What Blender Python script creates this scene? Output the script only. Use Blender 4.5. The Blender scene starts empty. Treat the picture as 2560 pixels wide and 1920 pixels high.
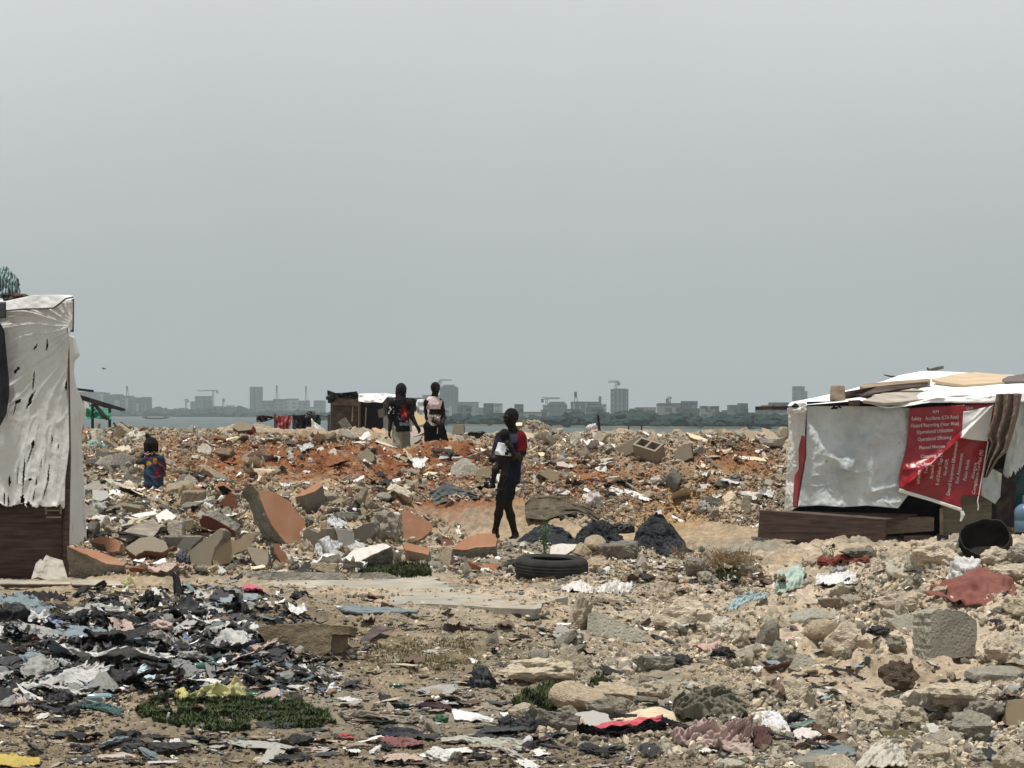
import bpy, bmesh, math, random
import numpy as np
from mathutils import Vector, Matrix, Euler

SC = bpy.context.scene
COL = SC.collection
R = math.radians
# ------------------------------------------------------------------ camera, sky, sun, exposure
F, HZ, CZ = 5475.0, 1030.0, 1.7          # focal length and horizon row in photo pixels, eye height in metres
cd = bpy.data.cameras.new('camera'); cam = bpy.data.objects.new('camera', cd); COL.objects.link(cam)
cam.location = (0, 0, CZ); cam.rotation_euler = (R(90), 0, 0)
cd.sensor_width = 36; cd.lens = 36 * F / 2560; cd.shift_y = (HZ - 960) / 2560
cd.clip_start = 0.1; cd.clip_end = 30000
SC.camera = cam

SUN_DIR = Vector((-0.14, -0.10, 0.98)).normalized()
sun_el = math.asin(SUN_DIR.z); sun_az = math.atan2(SUN_DIR.x, SUN_DIR.y)
ld = bpy.data.lights.new('sun', 'SUN'); ld.energy = 4.3; ld.angle = R(3.5); ld.color = (1.0, 0.962, 0.90)
sun = bpy.data.objects.new('sun', ld); COL.objects.link(sun)
sun.rotation_euler = (-SUN_DIR).to_track_quat('-Z', 'Y').to_euler()

world = bpy.data.worlds.new('World'); SC.world = world; world.use_nodes = True
nt = world.node_tree; nt.nodes.clear()
wo = nt.nodes.new('ShaderNodeOutputWorld'); bg = nt.nodes.new('ShaderNodeBackground')
tc = nt.nodes.new('ShaderNodeTexCoord'); sp = nt.nodes.new('ShaderNodeSeparateXYZ')
ramp = nt.nodes.new('ShaderNodeValToRGB')
sky = nt.nodes.new('ShaderNodeTexSky'); sky.sky_type = 'NISHITA'; sky.sun_disc = False
sky.sun_elevation = sun_el; sky.sun_rotation = sun_az; sky.dust_density = 6; sky.air_density = 1.5
sc_ = nt.nodes.new('ShaderNodeVectorMath'); sc_.operation = 'SCALE'; sc_.inputs['Scale'].default_value = 0.08
mx = nt.nodes.new('ShaderNodeMix'); mx.data_type = 'RGBA'; mx.inputs['Factor'].default_value = 0.05
els = ramp.color_ramp.elements
els[0].position = 0.0; els[0].color = (0.425, 0.455, 0.456, 1)
els[1].position = 0.2; els[1].color = (0.71, 0.735, 0.742, 1)
for p, c in ((0.05, (0.465, 0.492, 0.495, 1)), (0.11, (0.55, 0.578, 0.588, 1)), (0.32, (0.60, 0.625, 0.63, 1)), (0.55, (0.42, 0.435, 0.44, 1)), (1.0, (0.38, 0.40, 0.41, 1))):
    e = els.new(p); e.color = c
wn = nt.nodes.new('ShaderNodeTexNoise'); wn.inputs['Scale'].default_value = 3.0; wn.inputs['Detail'].default_value = 3
wm = nt.nodes.new('ShaderNodeMapRange'); wm.inputs[1].default_value = 0.3; wm.inputs[2].default_value = 0.7; wm.inputs[3].default_value = 0.95; wm.inputs[4].default_value = 1.05
wv = nt.nodes.new('ShaderNodeVectorMath'); wv.operation = 'SCALE'
L = nt.links
L.new(tc.outputs['Generated'], sp.inputs[0]); L.new(sp.outputs['Z'], ramp.inputs['Fac'])
L.new(tc.outputs['Generated'], wn.inputs['Vector']); L.new(wn.outputs['Fac'], wm.inputs[0])
L.new(ramp.outputs['Color'], wv.inputs[0]); L.new(wm.outputs[0], wv.inputs['Scale'])
L.new(sky.outputs[0], sc_.inputs[0]); L.new(wv.outputs[0], mx.inputs['A']); L.new(sc_.outputs[0], mx.inputs['B'])
L.new(mx.outputs['Result'], bg.inputs['Color']); bg.inputs['Strength'].default_value = 1.0
L.new(bg.outputs[0], wo.inputs['Surface'])
vs = SC.view_settings
vs.view_transform = 'Standard'; vs.look = 'None'; vs.exposure = 0.0; vs.gamma = 1.0
try: vs.use_curve_mapping = False
except Exception: pass
SC.cycles.volume_bounces = 0; SC.cycles.max_bounces = 6; SC.cycles.diffuse_bounces = 3; SC.cycles.glossy_bounces = 2
SC.cycles.transparent_max_bounces = 8; SC.cycles.use_denoising = True

# ------------------------------------------------------------------ helpers
rng = np.random.default_rng(7)
def W(px, py, Y):
    "the point at depth Y that stands behind a photo pixel"
    return np.array(((px - 1280.0) / F * Y, Y, CZ - (py - HZ) / F * Y))

def _h(ix, iy, iz, s):
    n = (ix * 374761393 + iy * 668265263 + iz * 2147483647 + s * 974634533) & 0xFFFFFFFF
    n = ((n ^ (n >> 13)) * 1274126177) & 0xFFFFFFFF
    return ((n ^ (n >> 16)) & 0xFFFF) / 65535.0 * 2 - 1

def noise3(x, y, z, s=0):
    x, y, z = np.broadcast_arrays(np.asarray(x, float), np.asarray(y, float), np.asarray(z, float))
    fx, fy, fz = np.floor(x), np.floor(y), np.floor(z)
    ix, iy, iz = fx.astype(np.int64), fy.astype(np.int64), fz.astype(np.int64)
    u, v, w = x - fx, y - fy, z - fz
    u = u * u * (3 - 2 * u); v = v * v * (3 - 2 * v); w = w * w * (3 - 2 * w)
    def lz(a, b): return _h(ix + a, iy + b, iz, s) * (1 - w) + _h(ix + a, iy + b, iz + 1, s) * w
    return (lz(0, 0) * (1 - u) + lz(1, 0) * u) * (1 - v) + (lz(0, 1) * (1 - u) + lz(1, 1) * u) * v

def noise2(x, y, s=0):
    x, y = np.broadcast_arrays(np.asarray(x, float), np.asarray(y, float))
    fx, fy = np.floor(x), np.floor(y)
    ix, iy = fx.astype(np.int64), fy.astype(np.int64)
    u, v = x - fx, y - fy
    u = u * u * (3 - 2 * u); v = v * v * (3 - 2 * v)
    z = np.zeros_like(ix)
    return (_h(ix, iy, z, s) * (1 - u) + _h(ix + 1, iy, z, s) * u) * (1 - v) + (_h(ix, iy + 1, z, s) * (1 - u) + _h(ix + 1, iy + 1, z, s) * u) * v

def fbm2(x, y, s=0, o=4, g=0.5):
    t = 0; a = 1.0; f = 1.0
    for i in range(o):
        t = t + a * noise2(x * f + 17.3 * i, y * f - 9.1 * i, s + i); a *= g; f *= 2.03
    return t
def fbm3(x, y, z, s=0, o=3, g=0.5):
    t = 0; a = 1.0; f = 1.0
    for i in range(o):
        t = t + a * noise3(x * f + 7.7 * i, y * f, z * f - 3.1 * i, s + i); a *= g; f *= 2.03
    return t
def ss(a, b, x):
    t = np.clip((np.asarray(x, float) - a) / (b - a), 0, 1); return t * t * (3 - 2 * t)
def gs(x, c, w): return np.exp(-((x - c) / w) ** 2)

def mesh(name, V, Fc, mat=None, smooth=False, col=None, cols2=None):
    "a mesh from arrays; Fc is one array of quads or triangles, or a list of faces"
    me = bpy.data.meshes.new(name)
    V = np.asarray(V, np.float32)
    if isinstance(Fc, np.ndarray):
        n, k = Fc.shape
        me.vertices.add(len(V)); me.vertices.foreach_set('co', V.ravel())
        me.loops.add(n * k); me.loops.foreach_set('vertex_index', Fc.astype(np.int32).ravel())
        me.polygons.add(n); me.polygons.foreach_set('loop_start', np.arange(0, n * k, k, dtype=np.int32))
        try: me.polygons.foreach_set('loop_total', np.full(n, k, np.int32))
        except Exception: pass
        me.update(calc_edges=True); me.validate()
    else:
        me.from_pydata([tuple(map(float, v)) for v in V], [], [tuple(int(i) for i in f) for f in Fc])
    if col is not None:
        a = me.color_attributes.new('col', 'FLOAT_COLOR', 'POINT')
        c = np.ones((len(me.vertices), 4), np.float32); c[:, :3] = col
        a.data.foreach_set('color', c.ravel())
    me.polygons.foreach_set('use_smooth', np.full(len(me.polygons), bool(smooth)))
    if mat: me.materials.append(mat)
    return me

def link(name, me, parent=None, loc=None):
    o = bpy.data.objects.new(name, me); COL.objects.link(o)
    if parent is not None: o.parent = parent
    if loc is not None: o.location = loc
    return o
def obj(name, V, Fc, mat, parent=None, **k): return link(name, mesh(name, V, Fc, mat, **k), parent)
def tag(o, label=None, cat=None, group=None, kind=None):
    if label: o['label'] = label
    if cat: o['category'] = cat
    if group: o['group'] = group
    if kind: o['kind'] = kind
    return o
def empty(name, loc, rz=0.0):
    o = bpy.data.objects.new(name, None); COL.objects.link(o); o.location = tuple(map(float, loc)); o.rotation_euler = (0, 0, rz)
    o.empty_display_size = 0.1
    return o
def thing(name, loc, label, cat, group=None, rz=0.0): return tag(empty(name, loc, rz), label, cat, group)

class MB:
    "collects shapes into one mesh"
    def __init__(s): s.V = []; s.F = []; s.n = 0
    def add(s, V, Fc):
        V = np.asarray(V, float)
        s.V.append(V); s.F += [tuple(int(i) + s.n for i in f) for f in Fc]; s.n += len(V)
    def box(s, c, d, rot=None, jit=0.0):
        x, y, z = [k / 2 for k in d]
        V = np.array([(-x, -y, -z), (x, -y, -z), (x, y, -z), (-x, y, -z), (-x, -y, z), (x, -y, z), (x, y, z), (-x, y, z)])
        if jit: V = V + rng.normal(0, jit, V.shape)
        if rot is not None: V = V @ np.array(Euler(rot).to_matrix()).T
        s.add(V + np.array(c), [(0, 3, 2, 1), (4, 5, 6, 7), (0, 1, 5, 4), (1, 2, 6, 5), (2, 3, 7, 6), (3, 0, 4, 7)])
    def bar(s, a, b, w, h=None, up=(0, 0, 1)):
        a, b = np.array(a, float), np.array(b, float); h = h or w
        d = b - a; L_ = np.linalg.norm(d); d = d / L_
        u = np.array(up, float)
        if abs(d @ u) > 0.95: u = np.array((1.0, 0, 0))
        r = np.cross(d, u); r /= np.linalg.norm(r); u = np.cross(r, d)
        V = [p + i * r * w / 2 + j * u * h / 2 for p in (a, b) for i, j in ((-1, -1), (1, -1), (1, 1), (-1, 1))]
        s.add(V, [(0, 1, 2, 3), (7, 6, 5, 4), (0, 4, 5, 1), (1, 5, 6, 2), (2, 6, 7, 3), (3, 7, 4, 0)])
    def tube(s, pts, rad, n=8):
        pts = np.array(pts, float); rad = np.broadcast_to(rad, (len(pts),))
        V = []; Fc = []
        for i, p in enumerate(pts):
            d = pts[min(i + 1, len(pts) - 1)] - pts[max(i - 1, 0)]; d /= np.linalg.norm(d) + 1e-9
            u = np.array((0, 0, 1.0)) if abs(d[2]) < 0.9 else np.array((1.0, 0, 0))
            r = np.cross(d, u); r /= np.linalg.norm(r); u = np.cross(r, d)
            for k in range(n):
                a = 2 * math.pi * k / n; V.append(p + rad[i] * (math.cos(a) * r + math.sin(a) * u))
        for i in range(len(pts) - 1):
            for k in range(n):
                Fc.append((i * n + k, i * n + (k + 1) % n, (i + 1) * n + (k + 1) % n, (i + 1) * n + k))
        Fc.append(tuple(range(n))[::-1]); Fc.append(tuple(range((len(pts) - 1) * n, len(pts) * n)))
        s.add(V, Fc)
    def lathe(s, prof, n=24, c=(0, 0, 0), rot=None):
        V = []; Fc = []
        for r, z in prof:
            for k in range(n):
                a = 2 * math.pi * k / n; V.append((r * math.cos(a), r * math.sin(a), z))
        V = np.array(V)
        for i in range(len(prof) - 1):
            for k in range(n): Fc.append((i * n + k, i * n + (k + 1) % n, (i + 1) * n + (k + 1) % n, (i + 1) * n + k))
        if rot is not None: V = V @ np.array(Euler(rot).to_matrix()).T
        s.add(V + np.array(c), Fc)
    def build(s, name, mat, parent=None, smooth=False, off=None):
        V = np.concatenate(s.V)
        if off is not None: V = V - np.array(off)
        return obj(name, V, s.F, mat, parent, smooth=smooth)

def grid_faces(nu, nv, keep=None):
    i, j = np.meshgrid(np.arange(nu - 1), np.arange(nv - 1), indexing='ij')
    a = i * nv + j
    Fc = np.stack([a, a + nv, a + nv + 1, a + 1], -1)
    Fc = Fc.reshape(-1, 4)
    if keep is not None: Fc = Fc[keep.ravel()]
    return Fc

def sheet(name, fn, nu, nv, mat, parent=None, cut=None, col=None, off=None, thick=0.004):
    "a sheet of cloth or plastic: fn maps u, v in 0..1 to x, y, z; cut(u, v) true where it is torn away"
    u, v = np.meshgrid(np.linspace(0, 1, nu), np.linspace(0, 1, nv), indexing='ij')
    P = np.stack(fn(u, v), -1).reshape(-1, 3)
    if off is not None: P = P - np.array(off)
    keep = None
    if cut is not None:
        uc = (u[:-1, :-1] + u[1:, 1:]) / 2; vc = (v[:-1, :-1] + v[1:, 1:]) / 2
        keep = ~cut(uc, vc)
    Fc = grid_faces(nu, nv, keep)
    c = None
    if col is not None: c = np.stack(np.broadcast_arrays(*col(u, v)), -1).reshape(-1, 3)
    o = obj(name, P, Fc, mat, parent, smooth=True, col=c)
    if thick:
        m = o.modifiers.new('thickness', 'SOLIDIFY'); m.thickness = thick; m.offset = 0
    return o

# ------------------------------------------------------------------ materials
def lin(r, g, b):
    f = lambda c: (c / 255 / 12.92 if c <= 10 else ((c / 255 + 0.055) / 1.055) ** 2.4)
    return (f(r), f(g), f(b))
def M(name, a, b=None, scale=4, detail=6, rough=0.9, bump=0.3, bscale=25, bdist=0.01, tint=None, spec=0.2, stretch=None, pits=0.0, dirt=None, dscale=2.0, damt=0.5, trans=0.0, coords='Object', contrast=(0.35, 0.65)):
    m = bpy.data.materials.new(name); m.use_nodes = True
    n = m.node_tree.nodes; l = m.node_tree.links
    p = n['Principled BSDF']; p.inputs['Roughness'].default_value = rough
    p.inputs['Specular IOR Level'].default_value = spec
    t = n.new('ShaderNodeTexCoord'); vec = t.outputs[coords]
    if stretch:
        mp = n.new('ShaderNodeMapping'); mp.inputs['Scale'].default_value = stretch; l.new(vec, mp.inputs[0]); vec = mp.outputs[0]
    nz = n.new('ShaderNodeTexNoise'); nz.inputs['Scale'].default_value = scale; nz.inputs['Detail'].default_value = detail; nz.inputs['Roughness'].default_value = 0.62
    l.new(vec, nz.inputs['Vector'])
    rp = n.new('ShaderNodeValToRGB'); rp.color_ramp.elements[0].position = contrast[0]; rp.color_ramp.elements[1].position = contrast[1]
    b = b or a
    rp.color_ramp.elements[0].color = (*a, 1); rp.color_ramp.elements[1].color = (*b, 1)
    l.new(nz.outputs['Fac'], rp.inputs['Fac']); out = rp.outputs['Color']
    def mul(x, y, fac=1.0, mode='MULTIPLY'):
        k = n.new('ShaderNodeMix'); k.data_type = 'RGBA'; k.blend_type = mode; k.inputs['Factor'].default_value = fac
        l.new(x, k.inputs['A'])
        if hasattr(y, 'is_output'): l.new(y, k.inputs['B'])
        else: k.inputs['B'].default_value = (*y, 1)
        return k
    if tint == 'obj':
        oi = n.new('ShaderNodeObjectInfo'); out = mul(out, oi.outputs['Color']).outputs['Result']
    elif tint == 'attr':
        at = n.new('ShaderNodeAttribute'); at.attribute_name = 'col'; out = mul(out, at.outputs['Color']).outputs['Result']
    if dirt:
        dz = n.new('ShaderNodeTexNoise'); dz.inputs['Scale'].default_value = dscale; dz.inputs['Detail'].default_value = 8; dz.inputs['Roughness'].default_value = 0.7
        l.new(t.outputs[coords], dz.inputs['Vector'])
        dr = n.new('ShaderNodeMapRange'); dr.inputs[1].default_value = 0.48; dr.inputs[2].default_value = 0.72; dr.inputs[4].default_value = damt
        l.new(dz.outputs['Fac'], dr.inputs[0])
        k = mul(out, dirt, mode='MIX'); l.new(dr.outputs[0], k.inputs['Factor']); out = k.outputs['Result']
    bz = n.new('ShaderNodeTexNoise'); bz.inputs['Scale'].default_value = bscale; bz.inputs['Detail'].default_value = 6; bz.inputs['Roughness'].default_value = 0.65
    l.new(vec, bz.inputs['Vector']); hgt = bz.outputs['Fac']
    if pits:
        vo = n.new('ShaderNodeTexVoronoi'); vo.inputs['Scale'].default_value = bscale * 0.8; l.new(t.outputs[coords], vo.inputs['Vector'])
        pr = n.new('ShaderNodeMapRange'); pr.inputs[1].default_value = 0.05; pr.inputs[2].default_value = 0.45; pr.inputs[3].default_value = 1 - pits; pr.inputs[4].default_value = 1.0
        l.new(vo.outputs['Distance'], pr.inputs[0])
        ad = n.new('ShaderNodeMath'); ad.operation = 'ADD'; l.new(hgt, ad.inputs[0]); l.new(pr.outputs[0], ad.inputs[1]); hgt = ad.outputs[0]
    if bump:
        bp = n.new('ShaderNodeBump'); bp.inputs['Strength'].default_value = bump; bp.inputs['Distance'].default_value = bdist
        l.new(hgt, bp.inputs['Height']); l.new(bp.outputs[0], p.inputs['Normal'])
    l.new(out, p.inputs['Base Color'])
    if trans:
        tr = n.new('ShaderNodeBsdfTranslucent'); l.new(out, tr.inputs['Color'])
        ms = n.new('ShaderNodeMixShader'); ms.inputs[0].default_value = trans
        l.new(p.outputs[0], ms.inputs[1]); l.new(tr.outputs[0], ms.inputs[2]); l.new(ms.outputs[0], n['Material Output'].inputs['Surface'])
    return m

G = {}
G['ground'] = M('ground', (0.80, 0.80, 0.80), (1.15, 1.12, 1.08), scale=9, detail=10, bump=0.9, bscale=40, bdist=0.03, tint='attr', pits=0.3, spec=0.1)
G['rock'] = M('rubble_concrete', (0.90, 0.89, 0.87), (1.55, 1.52, 1.46), scale=5, detail=9, bump=0.8, bscale=13, bdist=0.04, tint='obj', pits=0.35, spec=0.1, dirt=(0.26, 0.215, 0.155), damt=0.4, dscale=3)
G['rubble'] = M('rubble_small', (0.78, 0.77, 0.75), (1.30, 1.27, 1.22), scale=9, detail=6, bump=0.5, bscale=30, bdist=0.02, tint='attr', spec=0.1)
G['scrap'] = M('litter_plastic', (0.75, 0.75, 0.75), (1.1, 1.1, 1.1), scale=6, detail=6, rough=0.6, bump=0.35, bscale=18, bdist=0.02, tint='obj', spec=0.3, dirt=(0.10, 0.085, 0.065), damt=0.65, dscale=5)
G['litter'] = M('litter_small', (0.8, 0.8, 0.8), (1.1, 1.1, 1.1), scale=10, detail=3, rough=0.7, bump=0, tint='attr', spec=0.25)
G['cloth'] = M('cloth', (0.8, 0.8, 0.8), (1.1, 1.1, 1.1), scale=7, detail=6, rough=0.95, bump=0.25, bscale=60, bdist=0.01, tint='obj', spec=0.1, dirt=(0.13, 0.10, 0.075), damt=0.45, dscale=4)
G['concrete'] = M('concrete_block', (0.27, 0.255, 0.205), (0.42, 0.40, 0.33), scale=6, detail=9, bump=0.9, bscale=45, bdist=0.02, pits=0.5, spec=0.1, dirt=(0.13, 0.12, 0.09), damt=0.6, dscale=4)
G['orange'] = M('orange_wall_paint', (0.30, 0.148, 0.085), (0.35, 0.178, 0.105), scale=3, detail=8, bump=0.25, bscale=14, bdist=0.01, rough=0.85, dirt=(0.36, 0.28, 0.22), damt=0.5, dscale=4)
G['brownpaint'] = M('brown_wall_paint', (0.10, 0.038, 0.026), (0.13, 0.052, 0.036), scale=3, detail=6, bump=0.2, bscale=14, rough=0.8)
G['whitepaint'] = M('flaking_white_paint', (0.62, 0.58, 0.52), (0.78, 0.76, 0.71), scale=8, detail=8, bump=0.4, bscale=20, rough=0.8, dirt=(0.40, 0.17, 0.10), damt=1.0, dscale=9)
G['mortar'] = M('broken_mortar', (0.17, 0.16, 0.135), (0.33, 0.31, 0.26), scale=6, detail=9, bump=1.0, bscale=16, bdist=0.05, pits=0.5, spec=0.1)
G['slab'] = M('floor_slab', (0.26, 0.245, 0.205), (0.42, 0.395, 0.335), scale=2.2, detail=10, bump=0.5, bscale=20, bdist=0.01, dirt=(0.28, 0.215, 0.14), damt=0.8, dscale=1.6)
G['wood_dark'] = M('weathered_wood', (0.055, 0.038, 0.032), (0.125, 0.092, 0.078), scale=4, detail=8, bump=0.5, bscale=12, bdist=0.01, stretch=(1, 1, 9), rough=0.85)
G['wood_plank'] = M('weathered_plank', (0.050, 0.033, 0.028), (0.118, 0.082, 0.068), scale=3, detail=9, bump=0.5, bscale=9, bdist=0.01, stretch=(1, 1, 10), rough=0.85)
G['ply'] = M('grey_plywood', (0.28, 0.245, 0.205), (0.50, 0.45, 0.385), scale=2.5, detail=9, bump=0.4, bscale=8, bdist=0.01, stretch=(1.2, 6, 6), rough=0.9, dirt=(0.2, 0.17, 0.14), damt=0.5)
G['ply_tan'] = M('tan_plywood', (0.46, 0.35, 0.23), (0.60, 0.48, 0.34), scale=2.5, detail=9, bump=0.3, bscale=8, stretch=(1.2, 6, 6), rough=0.9)
G['timber'] = M('timber', (0.22, 0.165, 0.11), (0.36, 0.29, 0.21), scale=3, detail=8, bump=0.4, bscale=10, stretch=(1, 6, 6), rough=0.9)
G['tarp'] = M('white_tarp', (0.68, 0.67, 0.645), (0.84, 0.83, 0.81), scale=2.5, detail=8, rough=0.75, bump=0.25, bscale=9, bdist=0.03, spec=0.25, dirt=(0.38, 0.36, 0.31), damt=0.55, dscale=2.5, trans=0.12)
G['tarp_grey'] = M('silver_tarp', (0.44, 0.475, 0.485), (0.62, 0.65, 0.655), scale=2.0, detail=8, rough=0.62, bump=0.3, bscale=5, bdist=0.03, spec=0.4, dirt=(0.29, 0.33, 0.345), damt=0.8, dscale=1.3)
G['tarp_white'] = M('clean_white_tarp', (0.82, 0.82, 0.81), (0.88, 0.88, 0.87), scale=3, rough=0.7, bump=0.2, bscale=6, bdist=0.02, spec=0.25)
G['black'] = M('black_plastic', (0.010, 0.011, 0.013), (0.026, 0.028, 0.032), scale=5, rough=0.5, bump=0.5, bscale=14, bdist=0.02, spec=0.35)
G['dark_cloth'] = M('dark_cloth', (0.018, 0.020, 0.025), (0.045, 0.047, 0.055), scale=5, rough=0.95, bump=0.3, bscale=40)
G['char'] = M('burnt_plastic', (0.006, 0.007, 0.009), (0.032, 0.038, 0.046), scale=11, detail=10, rough=0.75, bump=1.0, bscale=22, bdist=0.05, spec=0.3, dirt=(0.11, 0.13, 0.14), damt=0.4, dscale=4, pits=0.3)
G['rubber'] = M('tyre_rubber', (0.014, 0.014, 0.015), (0.032, 0.031, 0.030), scale=6, rough=0.85, bump=0.3, bscale=30, spec=0.25, dirt=(0.07, 0.06, 0.048), damt=0.2, dscale=5)
G['void'] = M('dark_interior', (0.012, 0.012, 0.014), (0.02, 0.02, 0.022), rough=1, bump=0)  # near-black colour paints in the shade inside the huts and under the eave
# ------------------------------------------------------------------ ground
KY = np.array([0, 10, 13.5, 16, 18, 20, 22.5, 24, 27, 29, 31, 34, 37, 39, 42, 44, 46, 50, 58, 66, 80, 140])
HL = np.array([0, 0, .00, .05, .09, .10, .06, .22, .64, .70, .66, .90, 1.12, 1.22, 1.31, 1.31, 1.2, .95, .6, 0, -6, -7])
HC = np.array([0, 0, .00, .03, .06, .07, .05, .14, .10, .00, .06, .52, 1.12, 1.13, 1.02, 1.18, 1.15, .95, .6, 0, -6, -7])
HR = np.array([0, 0, .00, .04, .08, .10, .08, .08, .05, .04, .12, .55, 1.0, 1.13, 1.20, 1.20, 1.12, 1.0, .6, 0, -6, -7])
def ground_base(x, Y):
    px = 1280 + F * x / np.maximum(Y, 1)
    a = ss(820, 1120, px); b = ss(1220, 1560, px)
    h = np.interp(Y, KY, HL) * (1 - a) + np.interp(Y, KY, HC) * a * (1 - b) + np.interp(Y, KY, HR) * b
    # the flattened place behind the red heap where two men walk
    h = h - 0.62 * gs(x, -1.95, 1.15) * gs(Y, 40.6, 1.7)
    h = h + 0.16 * gs(x, -1.35, 0.42) * gs(Y, 37.2, 1.3) + 0.10 * gs(x, -2.75, 0.5) * gs(Y, 37.5, 1.2)
    h = h - 0.32 * gs(x, 2.0, 0.9) * gs(Y, 32.2, 1.6) + 0.12 * gs(x, 3.4, 0.6) * gs(Y, 36, 1.6)
    h = h + 0.17 * gs(x, -3.3, 1.0) * gs(Y, 35.6, 1.5) + 0.12 * gs(x, -4.9, .6) * gs(Y, 36.5, 1.2) + 0.10 * gs(x, 3.6, .7) * gs(Y, 36.8, 1.2) + .09 * fbm2(x * .55, Y * .35, 71, 2) * ss(31, 35, Y) * (1 - ss(50, 56, Y))
    h = h + 0.36 * gs(x, .40, .42) * gs(Y, 42.3, 1.3) + 0.10 * gs(x, 1.5, .6) * gs(Y, 42.3, 1.2)
    h = h - 0.42 * gs(x, -4.95, 0.32) * gs(Y, 30.2, .75)
    # rubble slope on one side, trash heap on the other
    h = h + 0.36 * ss(1.6, 4.0, x) * (ss(11.5, 18.5, Y) - ss(20.5, 26.5, Y))
    h = h + 0.10 * gs(x, 1.5, 0.5) * gs(Y, 12.2, 1.0)
    h = h + 0.20 * gs(x, -3.05, 1.3) * gs(Y, 15.6, 1.9) + 0.12 * gs(x, -1.7, 0.8) * gs(Y, 14.6, 0.9)
    h = h + 0.16 * gs(x, -3.2, 0.8) * gs(Y, 20.1, 1.0)
    # step of the old foundation
    cx = ss(-2.35, -1.95, x) * (1 - ss(0.1, 1.0, x))
    h = h + 0.20 * cx * ss(15.3, 16.5, Y) * (1 - ss(17.5, 19.5, Y))
    return h
def rough(x, Y):
    px = 1280 + F * x / np.maximum(Y, 1)
    far = ss(22.5, 25, Y) * (1 - (ss(900, 1060, px) - ss(1900, 2100, px)) * (ss(25.5, 27.5, Y) - ss(29.8, 31.5, Y)) * 0.8)
    right = ss(0.6, 2.2, x) * ss(11, 13, Y) * (1 - ss(24, 26, Y))
    heap = gs(x, -3.05, 1.6) * gs(Y, 15.6, 2.3)
    return np.clip(0.10 + 0.9 * far + 0.75 * right + 0.7 * heap, 0, 1) * (1 - 0.7 * ss(50, 60, Y))
def ground(x, Y):
    x = np.asarray(x, float); Y = np.asarray(Y, float)
    r = rough(x, Y)
    h = ground_base(x, Y)
    n = fbm2(x * 1.3, Y * 1.0, 3, 4)
    h = h + (0.085 * r + 0.012) * n
    rid = 1 - np.abs(fbm2(x * 4.1, Y * 3.1, 11, 4))
    h = h + (0.055 * r) * (rid - 0.55)
    h = h + (0.013 + 0.022 * r) * fbm2(x * 13, Y * 10, 23, 3)
    h = h + 0.004 * fbm2(x * 42, Y * 30, 29, 2)
    return h
def g1(x, Y): return float(ground(np.array([x]), np.array([Y]))[0])

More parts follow.
